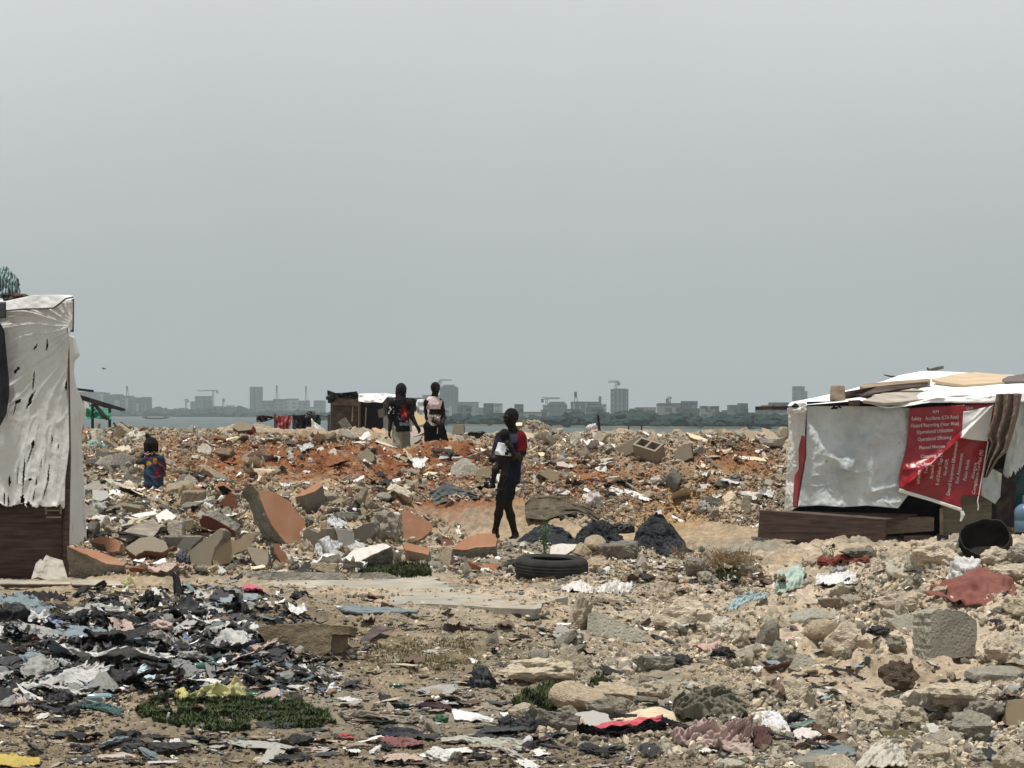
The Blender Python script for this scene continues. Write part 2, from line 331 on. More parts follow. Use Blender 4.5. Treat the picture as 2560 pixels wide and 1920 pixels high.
def ground_colour(x, Y):
    px = 1280 + F * x / np.maximum(Y, 1); 
    n1 = fbm2(x * 1.1, Y * .8, 41, 5); n2 = fbm2(x * 5, Y * 4, 47, 4); n3 = fbm2(x * 19, Y * 13, 53, 3)
    sand = np.array((0.42, 0.335, 0.235)); pale = np.array((0.54, 0.45, 0.345)); grey = np.array((0.29, 0.265, 0.215)); dust = np.array((0.185, 0.155, 0.108))
    red = np.array((0.265, 0.118, 0.055)); ochre = np.array((0.36, 0.235, 0.115)); dark = np.array((0.045, 0.040, 0.036)); redd = np.array((0.17, 0.065, 0.032))
    def mixc(c, d, t): t = np.clip(t, 0, 1)[..., None]; return c * (1 - t) + d * t
    c = np.broadcast_to(sand, x.shape + (3,)).copy()
    c = mixc(c, grey, 0.5 + 0.7 * n1)
    c = mixc(c, dust, ss(12.8, 11.3, Y) * (0.75 + 0.4 * n2) * ss(1.9, .9, x))
    c = mixc(c, dust, 0.9 * gs(x, -1.0, 1.4) * gs(Y, 14.2, 1.4) * (0.7 + .5 * n2))
    c = mixc(c, pale, ss(0.8, 2.2, x) * ss(12, 13.5, Y) * ss(25, 22, Y) * (0.70 + 0.5 * n1))
    c = mixc(c, np.array((.185, .155, .095)), 1.1 * ss(-2.6, -1.7, x) * ss(.5, -.3, x) * gs(Y, 15.2, .75) * (.8 + .6 * n2))
    c = mixc(c, pale, 0.8 * gs(x, 0.2, 1.6) * gs(Y, 17.6, 1.2))
    # far mound: grey rubble dust with red and ochre soil
    far = ss(30, 33, Y)
    c = mixc(c, np.array((0.36, 0.30, 0.225)), far * (0.6 + 0.5 * n1))
    m = 1.7 * gs(x, -3.5, 2.3) * gs(Y, 34.4, 3.6) + 1.4 * gs(x, -1.4, 1.5) * gs(Y, 36.5, 2.2) + 0.8 * gs(x, -2.2, 1.6) * gs(Y, 34.5, 1.6) + 1.2 * gs(x, 1.0, 1.2) * gs(Y, 35.0, 1.7) + 1.25 * gs(x, 3.75, .75) * gs(Y, 35.7, 1.7) + 0.9 * gs(x, 1.9, .5) * gs(Y, 39.5, 1.2) + .4 * gs(x, 1.2, .8) * gs(Y, 32.5, .9)
    c = mixc(c, red, m * (0.95 + 0.75 * n1 + 0.4 * n2))
    c = mixc(c, redd, m * np.clip(n2 * 1.4 - 0.25, 0, 0.8))
    o = 1.2 * gs(x, 2.2, 1.1) * gs(Y, 32.3, 1.6) + .7 * gs(x, 3.5, 1.2) * gs(Y, 33.5, 1.5) + 0.5 * gs(x, -5.6, .6) * gs(Y, 33, 2) + .5 * gs(x, 0.4, .6) * gs(Y, 31.5, 1.)
    c = mixc(c, ochre, o * (0.8 + 0.6 * n1))
    c = mixc(c, np.array((0.40, 0.31, 0.205)), ss(27, 28.5, Y) * ss(31.5, 30, Y) * 0.8)
    # soot under the trash heap and round the fire place
    hp = 1.25 * gs(x, -3.0, 1.25) * gs(Y, 15.3, 1.7) + .95 * gs(x, -1.85, .6) * gs(Y, 14.5, .8) + .8 * gs(x, 1.3, 1.0) * gs(Y, 26.8, .8) + .5 * gs(x, -3.9, .6) * gs(Y, 19, .6)
    c = mixc(c, dark, hp * (0.75 + 0.8 * n2 + 0.4 * n1))
    c = mixc(c, dark, np.clip(0.9 * n3 * n2 - 0.20, 0, .6) * ss(14.5, 12, Y))
    c = c * (1 + 0.22 * n3 + 0.14 * n2)[..., None]
    return np.clip(c, 0.015, 0.85)

ys = np.concatenate([np.array([2, 5, 7.5]), np.arange(9.4, 24, .030), np.arange(24, 47.5, .055), np.arange(47.5, 60, .3), np.array([62, 64, 66, 70, 75, 80, 90, 110, 140])])
tt = np.concatenate([np.linspace(-1.3, -.31, 30)[:-1], np.linspace(-.31, .31, 760), np.linspace(.31, 1.3, 30)[1:]])
T, YY = np.meshgrid(tt, ys, indexing='ij')
XX = T * np.maximum(YY, 6)
ZZ = ground(XX, YY)
cc = ground_colour(XX, YY)
o = obj('ground', np.stack([XX, YY, ZZ], -1).reshape(-1, 3), grid_faces(len(tt), len(ys)), G['ground'], smooth=True, col=cc.reshape(-1, 3))
tag(o, kind='structure')
del T, YY, XX, ZZ, cc

# where the ground shows behind each photo pixel
VPX = np.linspace(-480, 3040, 705); VY = np.arange(9.0, 47.0, .05)
_x = (VPX[:, None] - 1280) / F * VY[None, :]
_py = HZ + (CZ - ground(_x, np.broadcast_to(VY[None, :], _x.shape))) * F / VY[None, :]
_vis = np.minimum.accumulate(_py, axis=1)
def hit(px, py):
    i = int(np.clip(round((px - VPX[0]) / (VPX[1] - VPX[0])), 0, len(VPX) - 1))
    k = int(np.searchsorted(-_vis[i], -py))
    k = min(k, len(VY) - 1); Y = VY[k]
    x = (px - 1280) / F * Y
    return x, Y, g1(x, Y)
def hits(px, py):
    i = np.clip(np.round((px - VPX[0]) / (VPX[1] - VPX[0])), 0, len(VPX) - 1).astype(int)
    k = np.empty(len(px), int)
    for c in np.unique(i):
        s = i == c; k[s] = np.searchsorted(-_vis[c], -py[s])
    ok = k < len(VY) - 1
    k = np.minimum(k, len(VY) - 1); Y = VY[k] + rng.uniform(-.02, .02, len(k))
    x = (px - 1280) / F * Y
    return x, Y, ground(x, Y), ok

# ------------------------------------------------------------------ lagoon and far shore
WZ = -3.5
m = bpy.data.materials.new('lagoon_water'); m.use_nodes = True; n = m.node_tree.nodes; l = m.node_tree.links; p = n['Principled BSDF']
p.inputs['Base Color'].default_value = (0.10, 0.165, 0.155, 1); p.inputs['Roughness'].default_value = 0.42; p.inputs['Specular IOR Level'].default_value = 0.08
t = n.new('ShaderNodeTexCoord'); mp = n.new('ShaderNodeMapping'); mp.inputs['Scale'].default_value = (0.30, 0.05, 1); l.new(t.outputs['Object'], mp.inputs[0])
z = n.new('ShaderNodeTexNoise'); z.inputs['Scale'].default_value = 1; z.inputs['Detail'].default_value = 8; z.inputs['Roughness'].default_value = .7; l.new(mp.outputs[0], z.inputs['Vector'])
bp = n.new('ShaderNodeBump'); bp.inputs['Strength'].default_value = 1; bp.inputs['Distance'].default_value = 0.6; l.new(z.outputs['Fac'], bp.inputs['Height']); l.new(bp.outputs[0], p.inputs['Normal'])
rp = n.new('ShaderNodeValToRGB'); rp.color_ramp.elements[0].color = (0.040, 0.062, 0.062, 1); rp.color_ramp.elements[1].color = (0.100, 0.128, 0.120, 1); rp.color_ramp.elements[0].position = .35; rp.color_ramp.elements[1].position = .65
l.new(z.outputs['Fac'], rp.inputs['Fac']); l.new(rp.outputs[0], p.inputs['Base Color'])
tag(obj('water', [(-2600, 60, WZ), (2600, 60, WZ), (2600, 4300, WZ), (-2600, 4300, WZ)], [(0, 1, 2, 3)], m), kind='structure')

def shoreY(px):   # distance of the far bank: far away at one side, closer towards the other
    return np.interp(px, [-200, 560, 700, 820, 1050, 1280, 1500, 1750, 2100, 2800], [2500, 2250, 1900, 1300, 830, 780, 700, 670, 650, 640])
pxs = np.linspace(-300, 2900, 90); V = []; Fc = []
for i, q in enumerate(pxs):
    y = shoreY(q) * (1 + .02 * noise2(q * .02, 0, 5)); x = (q - 1280) / F * y
    k = (4250 / y)
    V += [(x, y, WZ - .3), (x, y + 3, WZ + .7), (x * k, 4250, WZ + 1.2)]
for i in range(len(pxs) - 1):
    a = i * 3; Fc += [(a, a + 3, a + 4, a + 1), (a + 1, a + 4, a + 5, a + 2)]
G['bank'] = M('far_bank', (0.05, 0.065, 0.05), (0.12, 0.12, 0.09), scale=.02, coords='Object', bump=0)
tag(obj('far_shore', V, Fc, G['bank']), kind='structure')

G['leaf'] = M('far_foliage', (0.010, 0.026, 0.026), (0.034, 0.056, 0.048), scale=.35, bump=0, coords='Object', rough=1)
def icosphere(sub):
    bm = bmesh.new(); bmesh.ops.create_icosphere(bm, subdivisions=sub, radius=1)
    V = np.array([v.co for v in bm.verts]); Fc = np.array([[v.index for v in f.verts] for f in bm.faces]); bm.free(); return V, Fc
ICO = {k: icosphere(k) for k in (1, 2, 3, 4, 5)}
# the bank's woods read as one mass
Vs = []; Fs = []; nb = 0
v2, f2 = ICO[2]
for q in np.arange(-260, 2860, 3.0):
    y0 = float(shoreY(q)); dens = np.interp(q, [0, 900, 1200, 1500, 2000], [.7, .75, .85, 1, 1])
    for r_ in range(3 if q < 1250 else 4):
        if rng.random() > dens: continue
        y = y0 + rng.uniform(6, 60) + r_ * 25
        hpx = rng.uniform(7, 17) * (0.75 + .5 * noise2(q * .02, r_, 8)) * np.interp(q, [0, 1280, 1420, 1700, 2000], [.9, 1.25, 1.5, 1.5, 1.4])
        s = hpx * y / F
        x = (q + rng.uniform(-4, 4) - 1280) / F * y
        nn = fbm3(v2[:, 0] * 2 + q, v2[:, 1] * 2, v2[:, 2] * 2 + r_, 4, 2)
        P = v2 * (1 + .45 * nn)[:, None] * np.array((s * rng.uniform(.7, 1.6), s * .8, s * .62)) + np.array((x, y, WZ + .6 + s * .5))
        Vs.append(P); Fs.append(f2 + nb); nb += len(P)
tag(obj('treeline', np.concatenate(Vs), np.concatenate(Fs), G['leaf']), 'dense green trees lining the far bank of the lagoon', 'trees', kind='stuff')

# ------------------------------------------------------------------ the far city
def facade(name, wall, glass, sx, sz, win=(.55, .5)):
    "wall with a grid of windows"
    m = bpy.data.materials.new(name); m.use_nodes = True; n = m.node_tree.nodes; l = m.node_tree.links; p = n['Principled BSDF']; p.inputs['Roughness'].default_value = .8
    t = n.new('ShaderNodeTexCoord'); s = n.new('ShaderNodeSeparateXYZ'); l.new(t.outputs['Object'], s.inputs[0])
    def saw(o_, per, frac):
        a = n.new('ShaderNodeMath'); a.operation = 'DIVIDE'; a.inputs[1].default_value = per; l.new(o_, a.inputs[0])
        b = n.new('ShaderNodeMath'); b.operation = 'FRACT'; l.new(a.outputs[0], b.inputs[0])
        c = n.new('ShaderNodeMath'); c.operation = 'LESS_THAN'; c.inputs[1].default_value = frac; l.new(b.outputs[0], c.inputs[0]); return c.outputs[0]
    xx = n.new('ShaderNodeMath'); xx.operation = 'ADD'; l.new(s.outputs['X'], xx.inputs[0]); l.new(s.outputs['Y'], xx.inputs[1])
    k = n.new('ShaderNodeMath'); k.operation = 'MULTIPLY'; l.new(saw(xx.outputs[0], sx, win[0]), k.inputs[0]); l.new(saw(s.outputs['Z'], sz, win[1]), k.inputs[1])
    mixn = n.new('ShaderNodeMix'); mixn.data_type = 'RGBA'; l.new(k.outputs[0], mixn.inputs['Factor']); mixn.inputs['A'].default_value = (*wall, 1); mixn.inputs['B'].default_value = (*glass, 1)
    l.new(mixn.outputs['Result'], p.inputs['Base Color']); return m
FA = {'dark': facade('facade_dark', (.075, .105, .115), (.04, .055, .06), 6, 4), 'mid': facade('facade_mid', (.15, .18, .18), (.06, .08, .085), 7, 4.2),
      'pale': facade('facade_pale', (.30, .31, .29), (.11, .13, .13), 8, 4.5), 'glass': facade('facade_glass', (.065, .10, .12), (.045, .07, .085), 4, 4, (.7, .8)),
      'frame': facade('facade_frame', (.125, .145, .15), (.03, .04, .045), 9, 5, (.75, .7))}
G['roofing'] = M('far_roof', (.10, .11, .11), (.16, .17, .165), scale=.1, bump=0)
G['steel'] = M('crane_steel', (.10, .11, .11), (.15, .15, .14), bump=0)
def building(px0, px1, top, Y, label, body='mid', steps=(), cap=None, fins=0, name='building', cat='building', base=1050):
    "a block that spans photo columns px0-px1 at distance Y; steps are further volumes (px0, px1, top, style)"
    c = W((px0 + px1) / 2, HZ, Y); z0 = WZ + .6
    t_ = thing(name, (c[0], Y, z0), label, cat)
    def vol(a, b, tp, st, nm, yo=0.0, dep=None):
        xa, xb = W(a, 0, Y)[0] - c[0], W(b, 0, Y)[0] - c[0]; zt = CZ - (tp - HZ) / F * Y - z0
        d = dep or max(14.0, .7 * abs(xb - xa))
        q = MB(); q.box(((xa + xb) / 2, yo + d / 2, zt / 2), (xb - xa, d, zt)); q.build(nm, FA[st], t_)
        return (xa + xb) / 2, xb - xa, d, zt, yo
    mx_, w_, d_, h_, y_ = vol(px0, px1, top, body, 'wall')
    q = MB(); q.box((mx_, d_ / 2, h_ + .6), (w_ * 1.01, d_ * 1.01, 1.2)); q.build('roof', G['roofing'], t_)
    for i, s_ in enumerate(steps): vol(s_[0], s_[1], s_[2], s_[3], 'wing' if len(s_) < 5 else s_[4], -1.5 - 2 * i)
    if cap:
        q = MB(); a, b, tp = cap; xa, xb = W(a, 0, Y)[0] - c[0], W(b, 0, Y)[0] - c[0]; zt = CZ - (tp - HZ) / F * Y - z0
        q.box(((xa + xb) / 2, d_ / 2, (h_ + zt) / 2 + .6), (xb - xa, d_ * .5, zt - h_)); q.build('plant_room', G['roofing'], t_)
    for i in range(fins):
        q = MB(); xa = mx_ - w_ / 2 + (i + .5) / fins * w_; q.box((xa, -.8, h_ / 2), (w_ / fins * .22, 1.6, h_ * .98)); q.build('fin', FA['pale'], t_)
    return t_
bl = [
 (140, 250, 982, 2950, 'long pale slab block partly behind the white tarp hut', 'mid', ()),
 (248, 270, 984, 2800, 'narrow pale tower end of the long slab block', 'pale', ()),
 (258, 281, 989, 2700, 'grey apartment tower next to the narrow pale tower', 'dark', ()),
 (281, 304, 988, 2680, 'grey apartment tower under the chimney shaft', 'dark', ((286, 300, 1000, 'pale', 'recess'),)),
 (306, 331, 992, 2600, 'tallest grey tower of the apartment row with light stripe', 'mid', ((314, 320, 996, 'pale', 'stair_core'), (325, 329, 998, 'dark', 'stair_core'))),
 (334, 354, 996, 2650, 'grey apartment tower second from the row end by the canoe', 'dark', ((341, 347, 1008, 'pale', 'recess'),)),
 (355, 375, 995, 2620, 'end tower of the apartment row above the canoe', 'dark', ((361, 367, 1006, 'mid', 'recess'),)),
 (428, 505, 1026, 2500, 'low white pitched-roof hall beside the unfinished dark block', 'pale', ()),
 (476, 498, 1006, 2700, 'stepped grey wing block in front of the unfinished dark block', 'mid', ()),
 (487, 526, 994, 2750, 'unfinished dark block with a wider top under a tower crane', 'mid', ((508, 528, 1000, 'dark'),), (487, 528, 991)),
 (524, 552, 1018, 2450, 'white villa with tall window bays under the crane', 'pale', ()),
 (625, 654, 969, 2900, 'twin slab tower with a pale joint down its middle', 'glass', ((639, 642, 970, 'pale', 'joint'), (625, 638, 968, 'glass'), (643, 655, 970, 'glass'))),
 (656, 682, 1004, 2500, 'dark topped office block beside the twin slab tower', 'frame', ((656, 681, 1016, 'mid'),), (657, 679, 1003)),
 (682, 716, 1000, 2600, 'open framed grey block behind the clothes line', 'mid', ()),
 (716, 744, 999, 2550, 'beige office block between two grey ones behind the clothes line', 'pale', ()),
 (744, 772, 1004, 2650, 'grey office block just beside the dark shack', 'mid', ()),
 (784, 812, 1004, 2750, 'small pale block with dark roof touching the dark shack', 'mid', (), (788, 806, 1002)),
 (1056, 1100, 990, 2500, 'low grey block hidden behind the sleeveless man', 'mid', ()),
 (1100, 1145, 972, 2300, 'tall dark glass tower beside the man in the pink top', 'glass', ((1104, 1142, 966, 'glass'), (1108, 1130, 1016, 'pale', 'podium')), (1108, 1136, 963)),
 (1145, 1196, 1008, 2000, 'wide grey office block next to the glass tower', 'mid', ((1147, 1182, 1032, 'pale', 'podium'),)),
 (1196, 1216, 1022, 2050, 'narrow grey block left of the square white block', 'dark', ()),
 (1218, 1256, 1012, 1900, 'square white block near the head of the man carrying a child', 'pale', ()),
 (1300, 1356, 1034, 1500, 'low white houses below the first crane', 'pale', ()),
 (1358, 1418, 1016, 1800, 'wide grey block carrying a crane at its corner', 'mid', ((1370, 1416, 1008, 'dark', 'upper_storey'),), (1374, 1412, 1006)),
 (1428, 1502, 1008, 1700, 'unfinished concrete frame block with open storeys', 'frame', ((1440, 1468, 1004, 'dark', 'core'), (1474, 1500, 1010, 'frame')), None, 5),
 (1500, 1516, 1014, 1800, 'beige slab behind the unfinished frame block', 'pale', ()),
 (1528, 1571, 976, 1900, 'tallest unfinished tower wrapped in nets with a crane on top', 'dark', ((1530, 1568, 974, 'dark', 'netting'),), (1534, 1566, 973), 4),
 (1590, 1640, 1022, 1700, 'low pale hall with columns beside the wrapped tower', 'pale', ()),
 (1648, 1704, 1012, 1500, 'grey striped block under the small crane', 'mid', ((1658, 1664, 1014, 'pale', 'stripe'), (1680, 1692, 1020, 'pale', 'stripe'))),
 (1706, 1744, 1007, 1450, 'dark glass block with a green tinted side', 'glass', ((1706, 1716, 1009, 'dark', 'corner'), (1728, 1742, 1012, 'mid', 'bay'))),
 (1746, 1800, 1032, 1500, 'low block with a pyramid roof past the glass block', 'mid', (), (1764, 1774, 1025)),
 (1816, 1866, 1031, 1400, 'long grey terrace near the wooden beam end', 'mid', ()),
 (1868, 1905, 1036, 1350, 'low white terrace near the wooden beam end', 'pale', ()),
 (1929, 1972, 1012, 1100, 'flat grey block with white frames behind the tarp hut corner', 'frame', ((1934, 1972, 1032, 'pale', 'arcade'),)),
 (1985, 2012, 969, 2100, 'slim rounded tower rising over the tarp hut roof', 'mid', ((1998, 2018, 978, 'mid'),), (1988, 2008, 967)),
 (2030, 2300, 1030, 1400, 'long low block hidden behind the tarp hut', 'mid', ()),
]
for b_ in bl:
    building(b_[0], b_[1], b_[2], b_[3], b_[4], b_[5], b_[6], b_[7] if len(b_) > 7 else None, b_[8] if len(b_) > 8 else 0)
# blocks too far to make out, filling the line of the city
rb = np.random.default_rng(77)
for i in range(64):
    q_ = rb.uniform(120, 2300); y_ = float(shoreY(q_)) * rb.uniform(1.25, 1.5) + 200
    if y_ > 4000: y_ = 3900
    building(q_ - rb.uniform(6, 18), q_ + rb.uniform(6, 18), rb.uniform(1012, 1032), y_, 'plain hazy block in the line of the far city', ('mid', 'pale', 'dark', 'frame')[i % 4], cap=None)['group'] = 'plain hazy city blocks'
# the small houses along the bank
for i, q in enumerate(list(range(405, 620, 24)) + list(range(1330, 1900, 31))):
    y = float(shoreY(q)) + 150 + 40 * (i % 3); w_ = rng.uniform(8, 18)
    building(q - w_ / 2, q + w_ / 2, 1030 + (rng.uniform(0, 8) if q < 1000 else rng.uniform(6, 18)), y, 'small low house among the trees of the far bank', ('pale', 'mid', 'pale')[i % 3], name='house', cat='house')['group'] = 'low houses along the far bank'

def crane(px, top, basepy, Y, jib, label):
    "jib: (px left end, px right end, row)"
    c = W(px, basepy, Y); t_ = thing('tower_crane', c, label, 'crane'); k = Y / F
    H = (basepy - jib[2]) * k
    q = MB(); w = 1.5
    for sx in (-1, 1):
        for sy in (-1, 1): q.bar((sx * w / 2, sy * w / 2, 0), (sx * w / 2, sy * w / 2, H), .42)
    for i in range(int(H / 3)): q.bar((-w / 2, -w / 2, i * 3), (w / 2, -w / 2, i * 3 + 3), .3)
    q.build('mast', G['steel'], t_)
    a, b = (jib[0] - px) * k, (jib[1] - px) * k
    q = MB(); q.bar((a, 0, H), (b, 0, H + .4), .5); q.bar((a, 0, H + 1.4), (b, 0, H + 1.2), .4)
    n_ = int(abs(b - a) / 4)
    for i in range(n_): q.bar((a + (b - a) * i / n_, 0, H), (a + (b - a) * (i + 1) / n_, 0, H + 1.3), .25)
    q.build('jib', G['steel'], t_)
    q = MB(); q.bar((0, 0, H), (0, 0, (basepy - top) * k), .8); q.bar((0, 0, (basepy - top) * k), (a * .6, 0, H + 1), .25); q.bar((0, 0, (basepy - top) * k), (b * .8, 0, H + 1), .25); q.build('cab_tower', G['steel'], t_)
    e = a if abs(a) < abs(b) else b
    q = MB(); q.box((e * .85, 0, H - 1.2), (2.2, 1.6, 3)); q.build('counterweight', G['steel'], t_)
crane(533, 976, 1022, 2600, (492, 545, 978), 'tower crane with a long jib over the unfinished dark block')
crane(465, 999, 1030, 2600, (459, 470, 1001), 'small distant crane beside the pitched-roof hall')
crane(558, 997, 1030, 2600, (556, 560, 999), 'thin crane mast past the white villa')
crane(1367, 996, 1018, 1790, (1354, 1400, 998), 'crane standing at the corner of the wide grey block')
crane(1540, 953, 976, 1890, (1520, 1548, 956), 'crane on top of the tallest wrapped tower')
crane(1673, 996, 1013, 1490, (1668, 1680, 997), 'small crane on the grey striped block')
crane(1102, 950, 990, 2290, (1098, 1130, 952), 'crane mast beside the tall dark glass tower')
def mast(px, top, basepy, Y, label):
    c = W(px, basepy, Y); t_ = thing('radio_mast', c, label, 'mast'); H = (basepy - top) * Y / F; q = MB()
    for i in range(3):
        a = i * 2.094; q.bar((1.8 * math.cos(a), 1.8 * math.sin(a), 0), (.3 * math.cos(a), .3 * math.sin(a), H), .45)
    for i in range(int(H / 3)):
        r_ = 1.8 - 1.5 * i * 3 / H; q.bar((-r_, -r_ * .5, i * 3), (r_, -r_ * .5, i * 3 + 2), .3)
    q.build('lattice', G['steel'], t_); q = MB()
    for k in (.7, .85, .95): q.box((0, -.9, H * k), (2.0, .7, 2.4))
    q.build('antenna', G['steel'], t_)
mast(692, 964, 1002, 2590, 'lattice radio mast above the framed grey block')
mast(765, 966, 1004, 2640, 'thin radio mast between office blocks and the dark shack')
mast(1439, 982, 1008, 1690, 'pointed radio mast at the edge of the unfinished frame block')
mast(1500, 992, 1040, 1690, 'lattice mast with antennas past the unfinished frame block')
mast(318, 966, 992, 2590, 'tall chimney-like shaft on the apartment row')
# ------------------------------------------------------------------ canoe with two people, a bird
Yb = 1580
cb = W(389, HZ, Yb); s_ = Yb / F
t_ = thing('canoe', (cb[0], Yb, WZ), 'long dark canoe crossing the lagoon with two people aboard', 'boat')
L_ = 33 * s_; u, v = np.meshgrid(np.linspace(-1, 1, 41), np.linspace(-1, 1, 11), indexing='ij')
wid = .62 * (1 - np.abs(u) ** 2.6) + .03; keel = .1 + .9 * np.abs(u) ** 3
P = np.stack([u * L_, v * wid, keel * 1.2 - .1 + (np.abs(v) ** 2) * 1.0], -1).reshape(-1, 3)
o = obj('hull', P, grid_faces(41, 11), G['black'], t_, smooth=True); mm = o.modifiers.new('t', 'SOLIDIFY'); mm.thickness = .06
for k in (-.5, 0, .5):
    q = MB(); q.box((k * L_, 0, .62), (.3, 1.1, .06)); q.build('thwart', G['wood_dark'], t_)
G['skin'] = M('dark_skin', (0.016, 0.010, 0.008), (0.030, 0.019, 0.014), scale=9, rough=.6, bump=.1, spec=.3)
for k, lb in ((-.72, 'person sitting at the low end of the canoe'), (.70, 'person sitting high in the stern of the canoe')):
    q = MB(); q.tube([(0, 0, 0), (0, 0, .25), (0, 0, .6), (0, 0, .66), (0, 0, .74), (0, 0, .9), (0, 0, .98)], [.26, .24, .22, .08, .09, .12, .05], 10)
    q.tube([(.1, -.2, .55), (.25, -.26, .3), (.45, -.1, .25)], [.07, .06, .05]); q.tube([(.1, .2, .55), (.25, .26, .3), (.45, .1, .25)], [.07, .06, .05])
    q.tube([(0, -.1, .05), (.5, -.12, .12), (.6, -.12, -.2)], [.1, .09, .06]); q.tube([(0, .1, .05), (.5, .12, .12), (.6, .12, -.2)], [.1, .09, .06])
    o = q.build('person', G['skin'], None, smooth=True); o.location = (cb[0] + k * L_, Yb, WZ + .9); o.scale = (2.2, 2.2, 2.0); tag(o, lb, 'person')
c = W(260, 922.5, 300)
q = MB(); q.tube([(-.25, 0, 0), (-.1, 0, .03), (.15, 0, .02), (.3, 0, 0)], [.02, .08, .07, .02]); 
q.add([(-.05, 0, .05), (.1, 0, .05), (-.1, -.5, .22), (-.2, -.9, .1), (-.15, .5, .22), (-.25, .9, .1)], [(0, 1, 2), (1, 3, 2), (0, 4, 1), (1, 4, 5)])
o = q.build('bird', G['black']); o.location = c; tag(o, 'tiny dark bird gliding in the grey sky', 'bird')
# ------------------------------------------------------------------ broken pieces
def rock_shape(sub, seed, flat=1.0, planes=11, nz=.08, nf=2.2, long=1.0, box=None):
    "a lump cut by random planes, so that it has facets and arrises, then weathered"
    r = np.random.default_rng(seed); V, Fc = ICO[sub]
    N = r.normal(size=(planes, 3)); N /= np.linalg.norm(N, axis=1)[:, None]
    D = r.uniform(.62, 1.0, planes)
    if flat < .6:
        N = np.concatenate([N * np.array((1, 1, .25)), [(0.06, .03, 1), (-.04, .05, -1)]]); N /= np.linalg.norm(N, axis=1)[:, None]
        D = np.concatenate([D, [flat, flat * .9]])
    if box is not None:   # squared masonry with its corners knocked off
        A = np.array([(1, 0, 0), (-1, 0, 0), (0, 1, 0), (0, -1, 0), (0, 0, 1), (0, 0, -1)]) + r.normal(0, .10, (6, 3)); N = np.concatenate([A, r.normal(size=(4, 3))]); N /= np.linalg.norm(N, axis=1)[:, None]
        D = np.concatenate([np.repeat(box, 2) * r.uniform(.85, 1.1, 6), r.uniform(.62, .95, 4) * max(box)])
    q = V @ N.T
    rad = np.min(np.where(q > 1e-3, D[None] / np.maximum(q, 1e-3), 9), axis=1)
    rad = np.minimum(rad, 1.25)
    P = V * rad[:, None] * np.array((long, 1, 1 if flat < .6 or box is not None else flat))
    n = fbm3(P[:, 0] * nf + seed, P[:, 1] * nf, P[:, 2] * nf, seed, 4 if sub > 2 else 2)
    P = P * (1 + nz * n)[:, None]
    return P, Fc
ROCKS = {
 'crumbly': [mesh('crumbly_stone', *rock_shape(4, 100 + i, .75, 12, .20, 3.2, r_), G['rock'], smooth=False) for i, r_ in enumerate((1, 1.3, .9, 1.5, 1.1, 1.2, 1, 1.4))],
 'angular': [mesh('angular_chunk', *rock_shape(4, 200 + i, .72, 8, .05, 3, r_), G['rock'], smooth=False) for i, r_ in enumerate((1, 1.3, .9, 1.6, 1.1, 1.2, 1, 1.4, 1.7, 1.2))],
  'block': [mesh('block_chunk', *rock_shape(4, 500 + i, 1, 8, .035, 3, 1, b_), G['rock'], smooth=False) for i, b_ in enumerate(((.9, .6, .45), (.8, .7, .3), (1, .5, .4), (.7, .7, .55), (1.1, .6, .22), (.9, .8, .35), (.8, .5, .5), (1, .75, .28)))],
 'slabby': [mesh('slab_chunk', *rock_shape(4, 300 + i, .28 + .05 * (i % 3), 6, .05, 2.6, r_), G['rock'], smooth=False) for i, r_ in enumerate((1, 1.5, 1.2, 1.8, 1.1, 1.3, 1.6, 1.4))],
 'shard': [mesh('thin_shard', *rock_shape(3, 400 + i, .09 + .03 * (i % 3), 6, .03, 2.6, r_), G['rock'], smooth=False) for i, r_ in enumerate((1, 1.5, 1.2, 1.8, 1.1, 1.3, 2.2, 1.4))],
}
def rock(kind, loc, size, colr, rot=None, name='stone', sq=(1, 1, 1), i=None):
    ms = ROCKS[kind]; me = ms[int(rng.integers(len(ms))) if i is None else i % len(ms)]
    o = link(name, me, None, tuple(map(float, loc)))
    if rot is None:
        rot = (rng.uniform(0, 6.28),) * 3 if kind in ('crumbly', 'angular', 'block') else (rng.normal(0, .38), rng.normal(0, .38), rng.uniform(0, 6.28))
        if kind == 'crumbly': rot = (rng.normal(0, .5), rng.normal(0, .5), rng.uniform(0, 6.28))
    o.rotation_euler = rot; o.scale = tuple(size * k for k in sq); o.color = (*map(float, colr), 1)
    return o
ZM = {'2': (640, 880, 3.456), '3': (1280, 880, 3.456), '5': (0, 1040, 3.456), '6': (640, 1340, 3.456), '7': (1280, 1340, 3.456), '8': (1920, 1340, 3.456), 'L': (0, 1440, 3.456),
      'B': (400, 1140, 3.687), 'M': (920, 930, 8.296), 'P': (1160, 980, 4.146), 'C': (320, 1060, 9.757), 'H': (1840, 880, 3.0722), 'T': (1280, 1200, 4.608), 'E': (1280, 1640, 3.456), 'G': (1920, 1640, 3.456), 'D': (640, 1640, 3.456), 'o': (0, 0, 1)}
def zp(z, x, y): a, b, s = ZM[z]; return a + x / s, b + y / s

